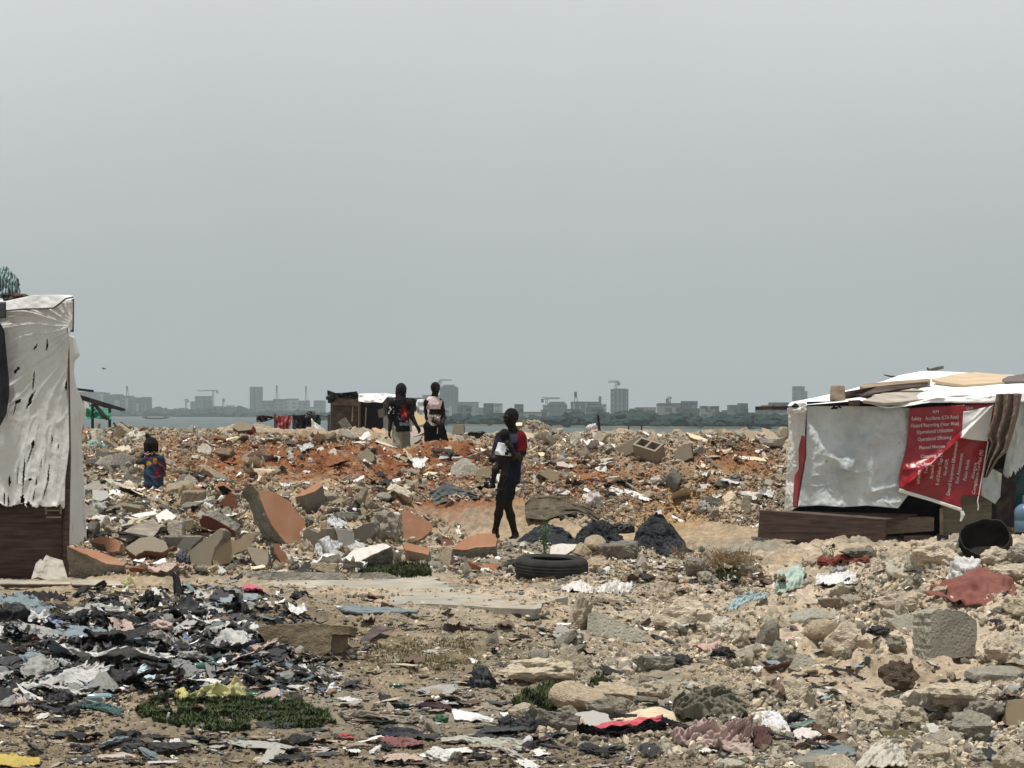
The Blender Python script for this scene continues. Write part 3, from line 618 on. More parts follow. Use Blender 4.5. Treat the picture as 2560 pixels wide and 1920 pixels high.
def normal(yaw, pitch):
    y, p = R(yaw), R(pitch); return np.array((math.sin(y) * math.cos(p), -math.cos(y) * math.cos(p), math.sin(p)))
def chunk(z, pts, yaw, pitch, thick, front, core, name, label, cat, Y=None, jit=.5, sink=0.0, group=None, skin=True, drop=0):
    "a broken piece of wall: one flat face (painted or plastered) and a rough broken body behind it, resting on the ground at its lowest corner"
    px = np.array([zp(z, *p) for p in pts]); b = px[:, 1].argmax()
    if Y is None: Y = hit(px[b, 0], min(px[b, 1] + drop, 1915))[1]
    p0 = W(px[b, 0], px[b, 1], Y); nrm = normal(yaw, pitch)
    cam_ = np.array((0, 0, CZ))
    d = np.stack([(px[:, 0] - 1280) / F, np.ones(len(px)), -(px[:, 1] - HZ) / F], -1)
    tt_ = ((p0 - cam_) @ nrm) / (d @ nrm)
    V = cam_ + d * tt_[:, None]
    c = V.mean(0); base = np.array((c[0], c[1], V[:, 2].min()))
    # finer outline
    sz = np.linalg.norm(V.max(0) - V.min(0)); st = max(.02, sz / 26)
    out = []
    up = np.array((0, 0, 1.0)); a1 = np.cross(nrm, up); a1 /= np.linalg.norm(a1); a2 = np.cross(a1, nrm)
    for i in range(len(V)):
        a, q = V[i], V[(i + 1) % len(V)]; k = max(1, int(np.linalg.norm(q - a) / st))
        for j in range(k):
            t = j / k; w = a * (1 - t) + q * t
            w = w + (a1 * rng.normal(0, st * .22) + a2 * rng.normal(0, st * .22)) * jit
            out.append(w)
    O = np.array(out); n = len(O)
    t_ = thing(name, base, label, cat, group)
    rings = max(2, int(thick / st) + 1); VV = []; Fc = []
    for k in range(rings + 1):
        f = k / rings; sh = 1 + .05 * math.sin(f * 3.1) - .10 * f
        q = c + (O - c) * sh - nrm * (thick * f + .004)
        if k: q = q + (rng.normal(0, 1, (n, 3)) * st * .30 * jit + (noise3(O[:, 0] * 5, O[:, 2] * 5, O[:, 1] * 5 + f * 3, 9) * st * .8 * jit)[:, None] * nrm)
        VV.append(q)
    for k in range(rings):
        for i in range(n):
            Fc.append((k * n + i, k * n + (i + 1) % n, (k + 1) * n + (i + 1) % n, (k + 1) * n + i))
    Fc.append(tuple(range(n))[::-1]); Fc.append(tuple(range(rings * n, rings * n + n)))
    BV = np.concatenate(VV) - base; BV[:, 2] -= sink
    obj('core', BV, Fc, core, t_)
    if skin:
        FV = np.concatenate([O + nrm * .008, O - nrm * .0035]) - base; FV[:, 2] -= sink
        FV[:n] = FV[:n] + rng.normal(0, .0008, (n, 3))
        Fc = [tuple(range(n)), tuple(range(n, 2 * n))[::-1]] + [(i, n + i, n + (i + 1) % n, (i + 1) % n) for i in range(n)]
        o = obj('painted_face' if front not in (G['mortar'], G['concrete']) else 'plaster_face', FV, Fc, front, t_)
    return t_
def paint(name, a, b=None, **k):
    if name not in G: G[name] = M(name, a, b or tuple(x * 1.15 for x in a), **{**dict(scale=5, bump=.25, bscale=18, rough=.85, dirt=(.25, .2, .15), damt=.4, dscale=5), **k})
    return G[name]
paint('cream', (.66, .57, .40)); paint('whiteboard', (.74, .72, .67)); paint('tan', (.30, .235, .155)); paint('tan_grey', (.25, .215, .165)); paint('pinkish', (.50, .42, .38)); paint('peach', (.52, .33, .22))
paint('dark_orange', (.21, .085, .05)); paint('blue_paint', (.10, .27, .47)); paint('grey_wall', (.18, .17, .15)); paint('palegrey', (.40, .39, .36)); paint('slate', (.15, .20, .225))
# ------------------------------------------------------------------ the larger broken pieces, one by one
def ch(*a, **k): return chunk(*a, **k)
g = G
WF = 'wall_fragment'
CH = [
 ('B', [(835,255),(925,325),(1000,315),(1140,390),(1190,420),(1220,470),(1280,540),(1330,600),(1337,655),(1300,690),(1280,705),(1310,815),(1180,822),(1110,745),(1030,640),(990,560),(965,500),(925,400),(905,330)], 34, 22, .30, 'orange', 'mortar', WF, 'largest orange painted wall slab leaning over the rubble pile'),
 ('B', [(1250,385),(1275,355),(1380,290),(1470,240),(1500,275),(1430,330),(1330,365)], -14, 58, .30, 'orange', 'grey_wall', WF, 'orange topped wall block lying behind the largest orange slab'),
 ('B', [(280,325),(310,285),(390,300),(385,385),(350,360)], -20, 10, .12, 'orange', 'mortar', WF, 'small orange wall piece farthest from the largest slab, towards the child'),
 ('B', [(510,310),(540,235),(620,270),(690,330),(690,380),(620,330),(540,330)], 10, 30, .15, 'orange', 'mortar', WF, 'orange wall piece peaking just behind the largest slab'),
 ('B', [(540,455),(600,380),(650,335),(700,360),(725,485),(620,460)], -15, 0, .14, 'dark_orange', 'mortar', WF, 'rust coloured wedge of wall beside the largest orange slab'),
 ('B', [(370,595),(400,545),(450,555),(540,600),(620,650),(690,690),(700,740),(650,770),(590,765),(480,745),(390,735)], -16, -18, .20, 'brownpaint', 'mortar', WF, 'dark maroon painted slab face down on grey rubble'),
 ('B', [(20,740),(390,745),(300,830),(260,905),(150,880),(60,850)], -10, 5, .14, 'grey_wall', 'mortar', WF, 'low dark grey wall piece under the maroon slab'),
 ('B', [(265,890),(330,830),(450,750),(560,665),(585,690),(575,760),(510,850),(480,950),(470,1025),(300,1015),(270,930)], -28, 8, .16, 'tan_grey', 'mortar', WF, 'upright tan concrete wedge standing before the maroon slab'),
 ('B', [(480,960),(505,850),(580,770),(700,775),(860,700),(885,715),(830,850),(690,905),(640,985),(500,1025)], 20, 12, .18, 'tan', 'mortar', WF, 'stained brown concrete wedge joined to the upright tan one'),
 ('B', [(800,845),(840,840),(1000,880),(1000,980),(960,1050),(900,1020),(850,960)], -5, 25, .22, 'tan_grey', 'mortar', WF, 'tan mortar block with broken end beside a narrow orange panel'),
 ('B', [(1045,815),(1100,805),(1110,860),(1160,900),(1195,992),(1120,992),(1060,900)], 22, 8, .16, 'orange', 'mortar', WF, 'narrow upright orange panel below the largest slab'),
 ('B', [(1320,690),(1370,665),(1450,710),(1500,668),(1600,665),(1645,790),(1600,850),(1330,832)], -6, -4, .12, 'tan_grey', 'mortar', WF, 'upright tan wall piece with a notched top edge'),
 ('B', [(1615,670),(1780,690),(1800,820),(1670,862)], 12, -2, .12, 'palegrey', 'mortar', WF, 'grey upright wall piece streaked with white'),
 ('B', [(1785,690),(1870,630),(1970,610),(1992,700),(1900,812),(1800,812)], -25, -6, .14, 'grey_wall', 'mortar', WF, 'dark upright wall piece with cream stain near the grey boulder'),
 ('2', [(1258,1375),(1330,1385),(1440,1440),(1522,1485),(1522,1540),(1440,1610),(1350,1652),(1275,1655)], 16, 24, .22, 'orange', 'mortar', WF, 'paint speckled orange wall corner in front of the walking man'),
 ('6', [(740,215),(850,120),(1100,65),(1170,95),(1010,165),(860,245),(780,262)], -12, 46, .24, 'whitepaint', 'mortar', WF, 'long wall bar with flaking white paint on orange'),
 ('6', [(1270,72),(1320,68),(1500,110),(1495,168),(1400,148),(1290,125)], -8, 48, .30, 'orange', 'tan_grey', WF, 'square wall block with a worn orange top by the grass strip'),
 ('o', [(1130,1374),(1150,1355),(1175,1342),(1210,1335),(1238,1336),(1242,1352),(1238,1368),(1190,1370),(1165,1376)], 0, 52, .26, 'orange', 'mortar', WF, 'flat orange slab lying at the feet of the walking man'),
 ('o', [(1098,1364),(1108,1348),(1128,1350),(1140,1366),(1134,1378),(1108,1378)], -15, 20, .14, 'dark_orange', 'mortar', WF, 'small rust wall piece leaning on the flat orange slab'),
 ('5', [(575,1130),(640,1138),(800,1165),(950,1210),(1080,1280),(1060,1297),(920,1285),(750,1205),(620,1150)], 6, 56, .34, 'orange', 'mortar', WF, 'long low orange slab beside the white hut corner'),
 ('5', [(770,1085),(870,1040),(980,1058),(1045,1110),(1030,1170),(930,1182),(900,1115)], -10, 28, .2, 'orange', 'tan', WF, 'orange and tan wall piece behind the long low slab'),
 ('5', [(1085,1140),(1200,1060),(1320,1040),(1430,1090),(1455,1150),(1400,1182),(1250,1165),(1170,1212)], 4, 40, .14, 'tan_grey', 'dark_orange', WF, 'grey slab with a rusty underside propped on rubble'),
 ('5', [(1345,860),(1440,805),(1525,870),(1450,932),(1370,922)], 8, 38, .05, 'whiteboard', 'palegrey', 'board', 'bright white square board lying on the grey rubble'),
 ('5', [(750,880),(900,885),(1060,870),(1340,822),(1352,850),(1150,895),(900,915),(760,905)], -5, 55, .03, 'whiteboard', 'palegrey', 'board', 'long thin white strip running from the hut to the white board'),
 ('5', [(1000,1045),(1150,950),(1330,890),(1390,960),(1330,1042),(1180,1055),(1100,1092)], 10, 45, .06, 'wood_grey', 'wood_dark', 'board', 'splintered grey wood panel beside the white hut'),
 ('5', [(1095,800),(1100,745),(1290,745),(1300,790),(1200,815)], 5, -5, .14, 'grey_wall', 'mortar', WF, 'dark grey wall piece between child and white board'),
 ('5', [(1420,1045),(1750,1045),(1700,1130),(1600,1180),(1480,1150)], 5, -8, .1, 'grey_wall', 'mortar', WF, 'long shaded wall piece under grey boulders'),
 ('5', [(800,640),(930,650),(945,700),(870,740),(800,720)], 5, 40, .2, 'palegrey', 'mortar', WF, 'pale grey block on the pile close to the hut flap'),
 ('5', [(830,300),(940,310),(935,370),(830,375)], -12, 5, .2, 'grey_wall', 'mortar', WF, 'grey squared block on the mound by the teal rag'),
 ('5', [(2005,95),(2080,45),(2190,80),(2170,120),(2060,130)], -10, 30, .3, 'tan_grey', 'dark_orange', WF, 'tan block on the mound crest above the blue chip'),
 ('3', [(890,830),(1100,728),(1085,850),(965,905)], -22, 5, .24, 'tan_grey', 'mortar', 'concrete_block', 'solid grey block leaning on the hollow concrete block'),
 ('3', [(1395,870),(1480,800),(1545,790),(1562,910),(1425,965)], -14, 8, .26, 'tan_grey', 'mortar', 'concrete_block', 'upright solid grey block apart from the hollow one'),
 ('3', [(1505,695),(1600,722),(1690,758),(1702,782),(1620,768),(1540,738)], 10, 45, .05, 'cream', 'tan', 'board', 'cream board tilted on the mound above the red earth'),
 ('3', [(1988,690),(2030,673),(2100,690),(2102,745),(2072,782),(2025,775),(2018,720)], -5, 5, .06, 'cream', 'tan', 'board', 'cream board standing upright near the banner hut'),
 ('3', [(1945,905),(2100,908),(2180,925),(2205,947),(2100,938),(1950,927)], 5, 50, .12, 'cream', 'dark_orange', WF, 'cream topped bar lying on the red earth near the banner hut'),
 ('3', [(85,685),(190,705),(192,740),(160,762),(100,762)], 0, 20, .05, 'cream', 'tan', 'board', 'white-cream board directly behind the walking man'),
 ('3', [(30,612),(180,610),(120,632),(30,642)], 0, 60, .12, 'cream', 'mortar', WF, 'cream topped slab on the crest behind the walking man'),
 ('3', [(690,690),(770,700),(782,740),(700,752)], 10, 30, .08, 'pinkish', 'tan', WF, 'pinkish plate on the crest below the black stake'),
 ('3', [(230,1050),(330,1005),(400,1050),(395,1132),(330,1112)], 18, 15, .22, 'tan', 'mortar', WF, 'brown faced block above the khaki cover'),
 ('3', [(1745,1150),(1790,1090),(1910,1140),(1918,1172)], 0, 12, .14, 'grey_wall', 'mortar', WF, 'dark grey block on the yellowish sand hollow'),
 ('3', [(1620,1145),(1690,1148),(1715,1182),(1650,1202)], 0, 45, .08, 'pinkish', 'tan', WF, 'pale pink plate on the yellowish sand hollow'),
 ('3', [(910,1195),(935,1180),(982,1220),(960,1242)], 0, 40, .03, 'whiteboard', 'palegrey', 'board', 'small clean white square above the charred heap'),
 ('3', [(810,1115),(840,1130),(880,1155),(822,1160)], 0, 40, .03, 'whiteboard', 'palegrey', 'board', 'small bent white piece uphill of the clean white square'),
 ('3', [(385,955),(440,945),(490,975),(485,1000),(390,985)], 0, 40, .12, 'pinkish', 'tan', WF, 'pink oval plate on the slope behind the walking man'),
 ('3', [(215,870),(270,868),(310,895),(250,905)], 0, 40, .1, 'cream', 'dark_orange', WF, 'cream chip on a rusty lump behind the walking man'),
 ('2', [(870,910),(960,825),(1020,890),(1022,935),(945,968)], -8, 14, .25, 'tan_grey', 'mortar', WF, 'big tan block embedded in the red earth heap'),
 ('2', [(1820,865),(1930,825),(1985,850),(1890,885),(1815,897)], 0, 52, .06, 'whiteboard', 'tan', 'board', 'large off-white board on the slope just beside the walking man'),
 ('2', [(1440,1062),(1490,1035),(1570,1045),(1500,1077)], 0, 50, .05, 'cream', 'tan', 'board', 'cream board on red slope above the grey sheet'),
 ('2', [(830,1120),(930,1065),(937,1085),(870,1127)], 12, 45, .04, 'whiteboard', 'tan', 'board', 'narrow white board pointing up the red slope'),
 ('2', [(1175,1105),(1240,1090),(1252,1115),(1190,1137)], 0, 45, .03, 'whiteboard', 'tan', 'board', 'small white tile in the middle of the red slope'),
 ('2', [(1575,930),(1600,880),(1680,868),(1672,915)], 0, 45, .1, 'palegrey', 'mortar', WF, 'pale grey shard beside the white star-shaped sheet'),
 ('2', [(0,748),(45,738),(92,770),(62,788)], 0, 30, .04, 'blue_paint', 'mortar', WF, 'bright blue painted chip on the far mound'),
 ('2', [(1890,1100),(1910,1020),(2010,985),(2045,1040),(2000,1110),(1940,1130)], -15, 10, .2, 'tan', 'dark_orange', WF, 'tan faced block right beside the walking man'),
 ('2', [(1000,660),(1030,655),(1125,690),(1120,712),(1020,690)], 0, 40, .08, 'peach', 'tan', WF, 'peach coloured slab in front of the dark shack'),
 ('2', [(1215,1258),(1310,1235),(1350,1245),(1260,1272)], 0, 50, .03, 'whiteboard', 'tan', 'board', 'flat white sheet in front of the grey cover'),
 ('M', [(870,855),(960,832),(1150,910),(1195,970),(1190,1060),(1100,1100),(1040,1112)], 6, 16, .10, 'cream_yellow', 'pinkish', WF, 'big yellow slab leaning between the two standing men'),
 ('M', [(800,1300),(920,1230),(1060,1140),(1210,1150),(1215,1230),(1100,1290),(1000,1330),(830,1362)], 0, 25, .12, 'pinkish', 'tan', WF, 'pink-grey slab below the yellow slab'),
 ('M', [(830,1382),(1000,1342),(1120,1320),(1060,1420),(900,1505),(790,1485)], -5, 20, .12, 'palegrey', 'tan', WF, 'pale grey slab at the hip of the man in the black hood'),
 ('M', [(905,1120),(1000,1110),(1005,1210),(920,1222)], -5, 5, .08, 'whiteboard', 'tan', WF, 'white square piece behind the hand of the hooded man'),
 ('M', [(1740,1290),(1770,1120),(1850,1095),(1990,1090),(1990,1290)], -8, 5, .2, 'tan_grey', 'mortar', WF, 'upright tan-grey slab just past the sleeveless man'),
 ('8', [(1405,660),(1450,628),(1690,650),(1790,725),(1802,800),(1788,1035),(1600,1055),(1400,1085)], 17, 4, .27, 'concrete', 'concrete', 'concrete_block', 'big chipped grey concrete block standing on the sandy slope'),
 ('7', [(660,690),(720,648),(830,700),(960,760),(1130,830),(1197,912),(1000,918),(740,908),(690,902),(650,820)], -14, 32, .13, 'concrete', 'concrete', WF, 'broken grey concrete slab tilted on the sand'),
 ('6', [(0,800),(150,770),(430,750),(640,770),(830,780),(800,850),(660,850),(640,1000),(560,1042),(300,1037),(110,992),(60,880)], -4, 8, .45, 'beam_brown', 'beam_brown', 'foundation_beam', 'long cracked brown foundation beam jutting from the bank'),
 ('6', [(640,1000),(665,850),(690,825),(800,820),(790,960),(740,1010),(660,1020)], 28, 10, .3, 'beam_brown', 'mortar', 'foundation_beam', 'square end block butting on the cracked foundation beam'),
 ('7', [(1630,570),(1700,560),(1695,690),(1640,680)], 0, 20, .12, 'concrete', 'mortar', WF, 'greenish grey slab upright in the pale rubble'),
 ('8', [(175,1140),(260,1010),(350,1040),(510,1125),(450,1170),(280,1185)], -6, 32, .12, 'concrete', 'mortar', WF, 'triangular sandstone-grey slab on the sandy slope'),
 ('G', [(2010,590),(2080,390),(2212,370),(2240,580),(2150,612)], -6, 10, .16, 'tan', 'mortar', WF, 'tan upright stone block at the frame edge of the slope'),
 ('E', [(440,580),(560,500),(700,480),(830,510),(870,600),(690,640),(560,610)], 5, 50, .10, 'palegrey', 'concrete', WF, 'flat grey concrete plate beside the cream sheet'),
 ('G', [(990,650),(1200,640),(1215,700),(1180,725),(985,718)], 4, 10, .14, 'olive', 'mortar', 'brick', 'mossy olive brick under a pale boulder'),
 ('G', [(1360,585),(1430,580),(1480,640),(1470,680),(1370,650)], 10, 20, .10, 'whiteboard', 'whiteboard', 'block', 'white square-cut block between pale boulders'),
 ('7', [(330,90),(420,68),(560,75),(545,110),(470,160),(360,200),(325,195)], 8, 38, .05, 'whitepaint', 'mortar', WF, 'white and rust flaked plate behind the tyre'),
 ('7', [(1060,280),(1130,155),(1170,240),(1100,270)], 25, 10, .1, 'pinkish', 'mortar', WF, 'pointed shard standing past the tyre'),
 ('7', [(1620,360),(1630,325),(1750,335),(1765,370),(1740,395),(1620,390)], 0, 15, .12, 'tan_grey', 'dark_orange', 'brick', 'brick with dark face beside the dry bush'),
 ('L', [(800,1610),(840,1575),(1000,1550),(1120,1545),(1185,1575),(1060,1600),(900,1612)], 0, 66, .03, 'peach_grey', 'wood_dark', 'board', 'flat pinkish-grey board lying on the bare dirt'),
]
paint('beam_brown', (.15, .115, .07), (.30, .245, .165), scale=4, bump=.8, bscale=9, bdist=.05, dirt=(.10, .075, .05), damt=.7, dscale=3); paint('wood_grey', (.20, .17, .14), (.42, .37, .31), stretch=(1, 1, 5)); paint('cream_yellow', (.66, .52, .28)); paint('olive', (.20, .17, .09)); paint('peach_grey', (.44, .36, .31))
DROP = {'orange topped wall block': 24, 'long wall bar': 10, 'square wall block': 24, 'flat orange slab': 24, 'long low orange slab': 20, 'grey slab with a rusty': 13, 'cream topped bar': 9, 'tan block on the mound crest': 9, 'orange and tan wall': 8, 'cream chip': 6, 'pink oval': 8, 'white and rust flaked': 10, 'cream topped slab on the crest': 10, 'pale grey block on the pile': 12, 'bright white square': 8, 'splintered grey': 6}
for z, pts, yw, pt, th, fr, co, nm, lb in CH:
    chunk(z, pts, yw, pt, th, g[fr], g[co], nm, lb, {WF: 'rubble', 'board': 'board', 'concrete_block': 'block', 'foundation_beam': 'concrete beam', 'brick': 'brick', 'block': 'block'}[nm], drop=next((v for k, v in DROP.items() if lb.startswith(k)), 0))

# the hollow concrete block on the far mound
x, Y, z = hit(1625, 1153)
t_ = thing('hollow_block', (x, Y, z), 'hollow two-celled concrete block tipped on the far mound', 'block')
bm = bmesh.new(); Lx, Ly, Lz, wl = .46, .24, .24, .035
xs = [-Lx / 2, -Lx / 2 + wl, -wl / 2, wl / 2, Lx / 2 - wl, Lx / 2]; yy = [-Ly / 2, -Ly / 2 + wl, Ly / 2 - wl, Ly / 2]
q = MB()
def bx(x0, x1, y0, y1): q.box(((x0 + x1) / 2, (y0 + y1) / 2, Lz / 2), (x1 - x0, y1 - y0, Lz))
bx(xs[0], xs[5], yy[0], yy[1]); bx(xs[0], xs[5], yy[2], yy[3])
for a, b in ((0, 1), (2, 3), (4, 5)): bx(xs[a], xs[b], yy[1] + .0005, yy[2] - .0005)
o = q.build('web', G['tan_grey'], t_); o.location = (0, 0, .06); o.rotation_euler = (R(32), R(14), R(-38))
q = MB(); q.box((0, 0, .03), (Lx - 2 * wl - .002, Ly - 2 * wl - .002, .05)); o2 = q.build('core_dirt', G['mortar'], t_); o2.location = o.location; o2.rotation_euler = o.rotation_euler

# the cracked floor of a vanished house
def slab(name, pts, label):
    P = np.array([hit(*p)[:2] for p in pts]); n = 0; out = []
    for i in range(len(P)):
        a, b = P[i], P[(i + 1) % len(P)]; k = max(2, int(np.linalg.norm(b - a) / .12))
        for j in range(k): w = a + (b - a) * j / k; out.append(w + rng.normal(0, .02, 2))
    O = np.array(out); zt = np.percentile(ground(O[:, 0], O[:, 1]), 45) + .008; n = len(O); c = O.mean(0)
    t_ = thing(name, (c[0], c[1], zt - .2), label, 'concrete floor')
    V = np.concatenate([np.column_stack([O - c, np.full(n, .2)]), np.column_stack([(O - c) * .99, np.full(n, .0)])])
    obj('plate', V, [tuple(range(n)), tuple(range(n, 2 * n))[::-1]] + [(i, (i + 1) % n, n + (i + 1) % n, n + i) for i in range(n)], G['slab'], t_)
    return t_, zt, O
slab('concrete_floor', [(600,1452),(760,1448),(900,1462),(1080,1462),(1200,1475),(1180,1482),(1000,1490),(880,1500),(760,1506),(640,1490)], 'pale cracked concrete floor strip in front of the orange rubble pile')
slab('concrete_floor', [(900,1502),(960,1480),(1150,1482),(1290,1486),(1335,1500),(1300,1514),(1418,1512),(1330,1548),(1250,1536),(1080,1520),(920,1508)], 'larger pale concrete floor with a ragged end nearer the tyre')
# low kerb-like broken wall behind the floor
for pts, lb in (([(600,1430),(700,1428),(860,1432),(870,1448),(700,1450),(596,1446)], 'dark low broken wall stump along the concrete floor'), ([(866,1432),(960,1430),(985,1438),(1010,1450),(880,1450)], 'shorter low wall stump by the grass strip')):
    chunk('o', pts, 0, 30, .2, g['grey_wall'], g['mortar'], 'wall_stump', lb, 'wall', skin=False)
# ------------------------------------------------------------------ huts
def Wv(px, py, Y): return ((px - 1280) / F * Y, Y + 0 * px, CZ - (py - HZ) / F * Y)
def poly(pts, t):
    P = np.array(pts, float); d = np.r_[0, np.cumsum(np.linalg.norm(np.diff(P, axis=0), axis=1))]; d /= d[-1]
    return np.interp(t, d, P[:, 0]), np.interp(t, d, P[:, 1])
def coons(z, top, bot, left, right):
    "a patch in the plane between four traced edges (left and right run downwards)"
    a, b, s = ZM[z]; f = lambda P: [(a + x / s, b + y / s) for x, y in P]
    top, bot, left, right = f(top), f(bot), f(left), f(right)
    def fn(u, v):
        tx, ty = poly(top, u); bx_, by = poly(bot, u); lx, ly = poly(left, v); rx, ry = poly(right, v)
        def m(T, B, L_, R_, c): return (1 - v) * T + v * B + (1 - u) * L_ + u * R_ - ((1 - u) * (1 - v) * c[0] + u * (1 - v) * c[1] + (1 - u) * v * c[2] + u * v * c[3])
        return m(tx, bx_, lx, rx, (top[0][0], top[-1][0], bot[0][0], bot[-1][0])), m(ty, by, ly, ry, (top[0][1], top[-1][1], bot[0][1], bot[-1][1]))
    return fn
def drape(name, z, top, bot, Y, mat, parent=None, left=None, right=None, disp=None, nu=60, nv=60, cut=None, off=(0, 0, 0), thick=.004):
    "cloth or plastic stretched over the patch; Y is its depth (number, or function of px, py), disp moves it towards the viewer"
    left = left or [top[0], bot[0]]; right = right or [top[-1], bot[-1]]
    k = coons(z, top, bot, left, right)
    def fn(u, v):
        px, py = k(u, v)
        y = Y(px, py) if callable(Y) else Y + 0 * px
        if disp is not None: y = y - disp(px, py, u, v)
        return Wv(px, py, y)
    c2 = None
    if cut is not None:
        def c2(u, v): return cut(*k(u, v), u, v)
    return sheet(name, fn, nu, nv, mat, parent, cut=c2, off=off, thick=thick)
def board(z, pts, Y, depth, mat, parent=None, name='board', off=(0, 0, 0), ydep=None):
    "a flat piece traced at depth Y (number or one per corner), given its own thickness"
    P = np.array([W(*zp(z, *p), (Y[i] if isinstance(Y, (list, tuple)) else Y)) for i, p in enumerate(pts)]) - np.array(off)
    n = len(P); nr = np.zeros(3)
    for i in range(n): nr += np.cross(P[i], P[(i + 1) % n])
    nr /= np.linalg.norm(nr)
    if nr[1] > 0: nr = -nr
    B = P - nr * depth
    return obj(name, np.concatenate([P, B]), [tuple(range(n)), tuple(range(n, 2 * n))[::-1]] + [(i, n + i, n + (i + 1) % n, (i + 1) % n) for i in range(n)], mat, parent)
ZM['1'] = (0, 640, 3.456); ZM['K'] = (0, 680, 5.183)
# --- the tall white tarp hut at the edge of the frame
YL = 21.3; x0 = W(60, 0, YL)[0]; hz = g1(x0, YL)
O1 = (x0, YL, hz)
hut = thing('tarp_hut', O1, 'tall hut of torn white tarp over brown plywood at the frame edge', 'hut')
tears = [(88, 868, 3, 9, .6), (118, 862, 2.5, 16, .05), (42, 925, 5, 11, .5), (84, 952, 2, 28, .08), (76, 1000, 4.5, 24, .45), (46, 1004, 7, 7, .6), (37, 1022, 1.8, 14, .2), (82, 1112, 4, 13, .25), (76, 1135, 1.6, 26, .3), (130, 1100, 1.8, 14, 0), (146, 1117, 1.5, 8, 0),
         (24, 1203, 3, 14, .03), (59, 1190, 2.3, 48, .06), (76, 1199, 4.5, 4.5, .5), (91, 1205, 2, 10, .1), (121, 1190, 1.8, 30, .1), (114, 1225, 1.4, 30, .3), (11, 1248, 2, 18, 0), (21, 1252, 2, 16, 0), (57, 1250, 5, 15, -.2), (70, 1262, 5, 9, 0), (85, 1240, 1.2, 18, .2), (44, 1185, 1.2, 26, .05), (103, 1160, 1.2, 12, 0), (165, 965, 2.5, 14, .1), (100, 1265, 2, 5, 0), (171, 826, 5, 7, .2)]
def cutL(px, py, u, v):
    c = np.zeros(px.shape, bool)
    for x, y, w, h, sl in tears:
        dx = px - x + (py - y) * sl; dy = py - y
        wob = w * .5 * noise2(py * .35, x, 3)
        c |= (np.abs(dx + wob) < w * np.clip(1 - (dy / h) ** 2, 0, 1)) & (np.abs(dy) < h)
    c |= (v > .985 + .012 * noise2(px * .12, 0, 8))
    return c
def foldL(px, py, u, v):
    an = np.arctan2(py - 812, 186 - px); r_ = np.hypot(py - 812, 186 - px)
    wv = an * 11 + 1.5 * noise2(px * .012, py * .008, 5); f = ((1 - np.abs(np.sin(wv))) ** 2.5 + .6 * (1 - np.abs(np.sin(wv * 1.9 + 1))) ** 4) * .022 * ss(0, 60, r_) * np.exp(-r_ / 420)
    f = f + .016 * (1 - np.abs(fbm2(px * .012 + py * .004, py * .0035 - px * .004, 6, 2))) ** 3 + .014 * noise2(px * .009, py * .004, 9) + .0035 * fbm2(px * .07, py * .04, 7, 3) + .007 * (1 - np.abs(noise2(px * .05 + py * .012, py * .012, 17))) ** 5
    for x, y, w, h, sl in tears: f = f + .010 * np.exp(-((px - x + 4 + (py - y) * sl) / (w * 2.5)) ** 2 - ((py - y) / h) ** 2) * (1 if h > 8 else .6)
    return f + .10 * v ** 2 + .03 * ss(1252, 1268, py) * noise2(px * .08, 1, 4)
drape('front_tarp', 'o', [(-80, 782), (60, 772), (182, 752)], [(-80, 1270), (60, 1270), (162, 1274)], YL, G['tarp'], hut, left=[(-80, 782), (-80, 1270)],
      right=[(182, 752), (181, 822), (172, 834), (174, 845), (169, 900), (166, 973), (172, 1040), (173, 1120), (163, 1200), (162, 1274)], disp=foldL, nu=150, nv=300, cut=cutL, off=O1)
drape('roof_flap', 'K', [(-400, 378), (75, 378), (430, 300), (700, 296), (900, 300), (945, 308)], [(-400, 505), (80, 500), (300, 478), (600, 472), (700, 462), (765, 415), (850, 345), (945, 330)], YL, G['tarp'], hut,
      disp=lambda px, py, u, v: .05 + .05 * v + .007 * fbm2(px * .05, py * .05, 12, 3), nu=110, nv=24, off=O1)
q = MB(); q.tube([np.array(W(*zp('K', *p), YL - .13)) for p in [(80, 502), (300, 480), (600, 474), (700, 464), (765, 417), (850, 347), (945, 326)]], .008, 6); q.build('hem_shadow_line', G['black'], hut, off=O1)  # black tube drawn as the shadow line along the flap's hem
drape('roof_tarp', 'o', [(-80, 754), (182, 740)], [(-80, 775), (182, 750)], lambda px, py: YL + .02 + (775 - py) * .0 + 2.2 * (1 - ss(739, 776, py)), G['tarp'], hut, nu=60, nv=20, off=O1, disp=lambda px, py, u, v: .03 * fbm2(px * .03, v * 4, 3, 3))
q = MB(); a = W(166, 840, YL + .06); b = W(164, 1448, YL + .06); q.tube([a, (a + b) / 2 + np.array((.015, 0, 0)), b], [.028, .034, .03], 8); q.build('corner_post', G['wood_dark'], hut, off=O1)
q = MB(); a = W(182, 748, YL + .05); b = W(180, 830, YL + .05); q.tube([a, b], [.014, .018], 8); q.build('upper_post', G['wood_dark'], hut, off=O1)
def flapL(px, py, u, v): return -1.0 * u * (px > 0) + .05 * fbm2(u * 4, v * 7, 14, 4) + .06 * np.sin(u * 8 + v * 5)
drape('side_tarp', 'o', [(172, 838), (186, 842)], [(170, 1366), (192, 1368), (217, 1352)], YL + .10, G['tarp'], hut, left=[(172, 838), (169, 900), (169, 1000), (174, 1120), (168, 1250), (170, 1366)],
      right=[(186, 842), (200, 888), (187, 902), (184, 930), (190, 965), (215, 1025), (203, 1083), (208, 1179), (214, 1290), (217, 1352)], disp=flapL, nu=40, nv=150, off=O1,
      cut=lambda px, py, u, v: v > .985 + .012 * noise2(u * 9, 0, 4))
drape('plywood_wall', 'o', [(-80, 1262), (165, 1262)], [(-80, 1452), (165, 1450)], YL + .09, G['wood_plank'], hut, nu=20, nv=12, off=O1, thick=.015)
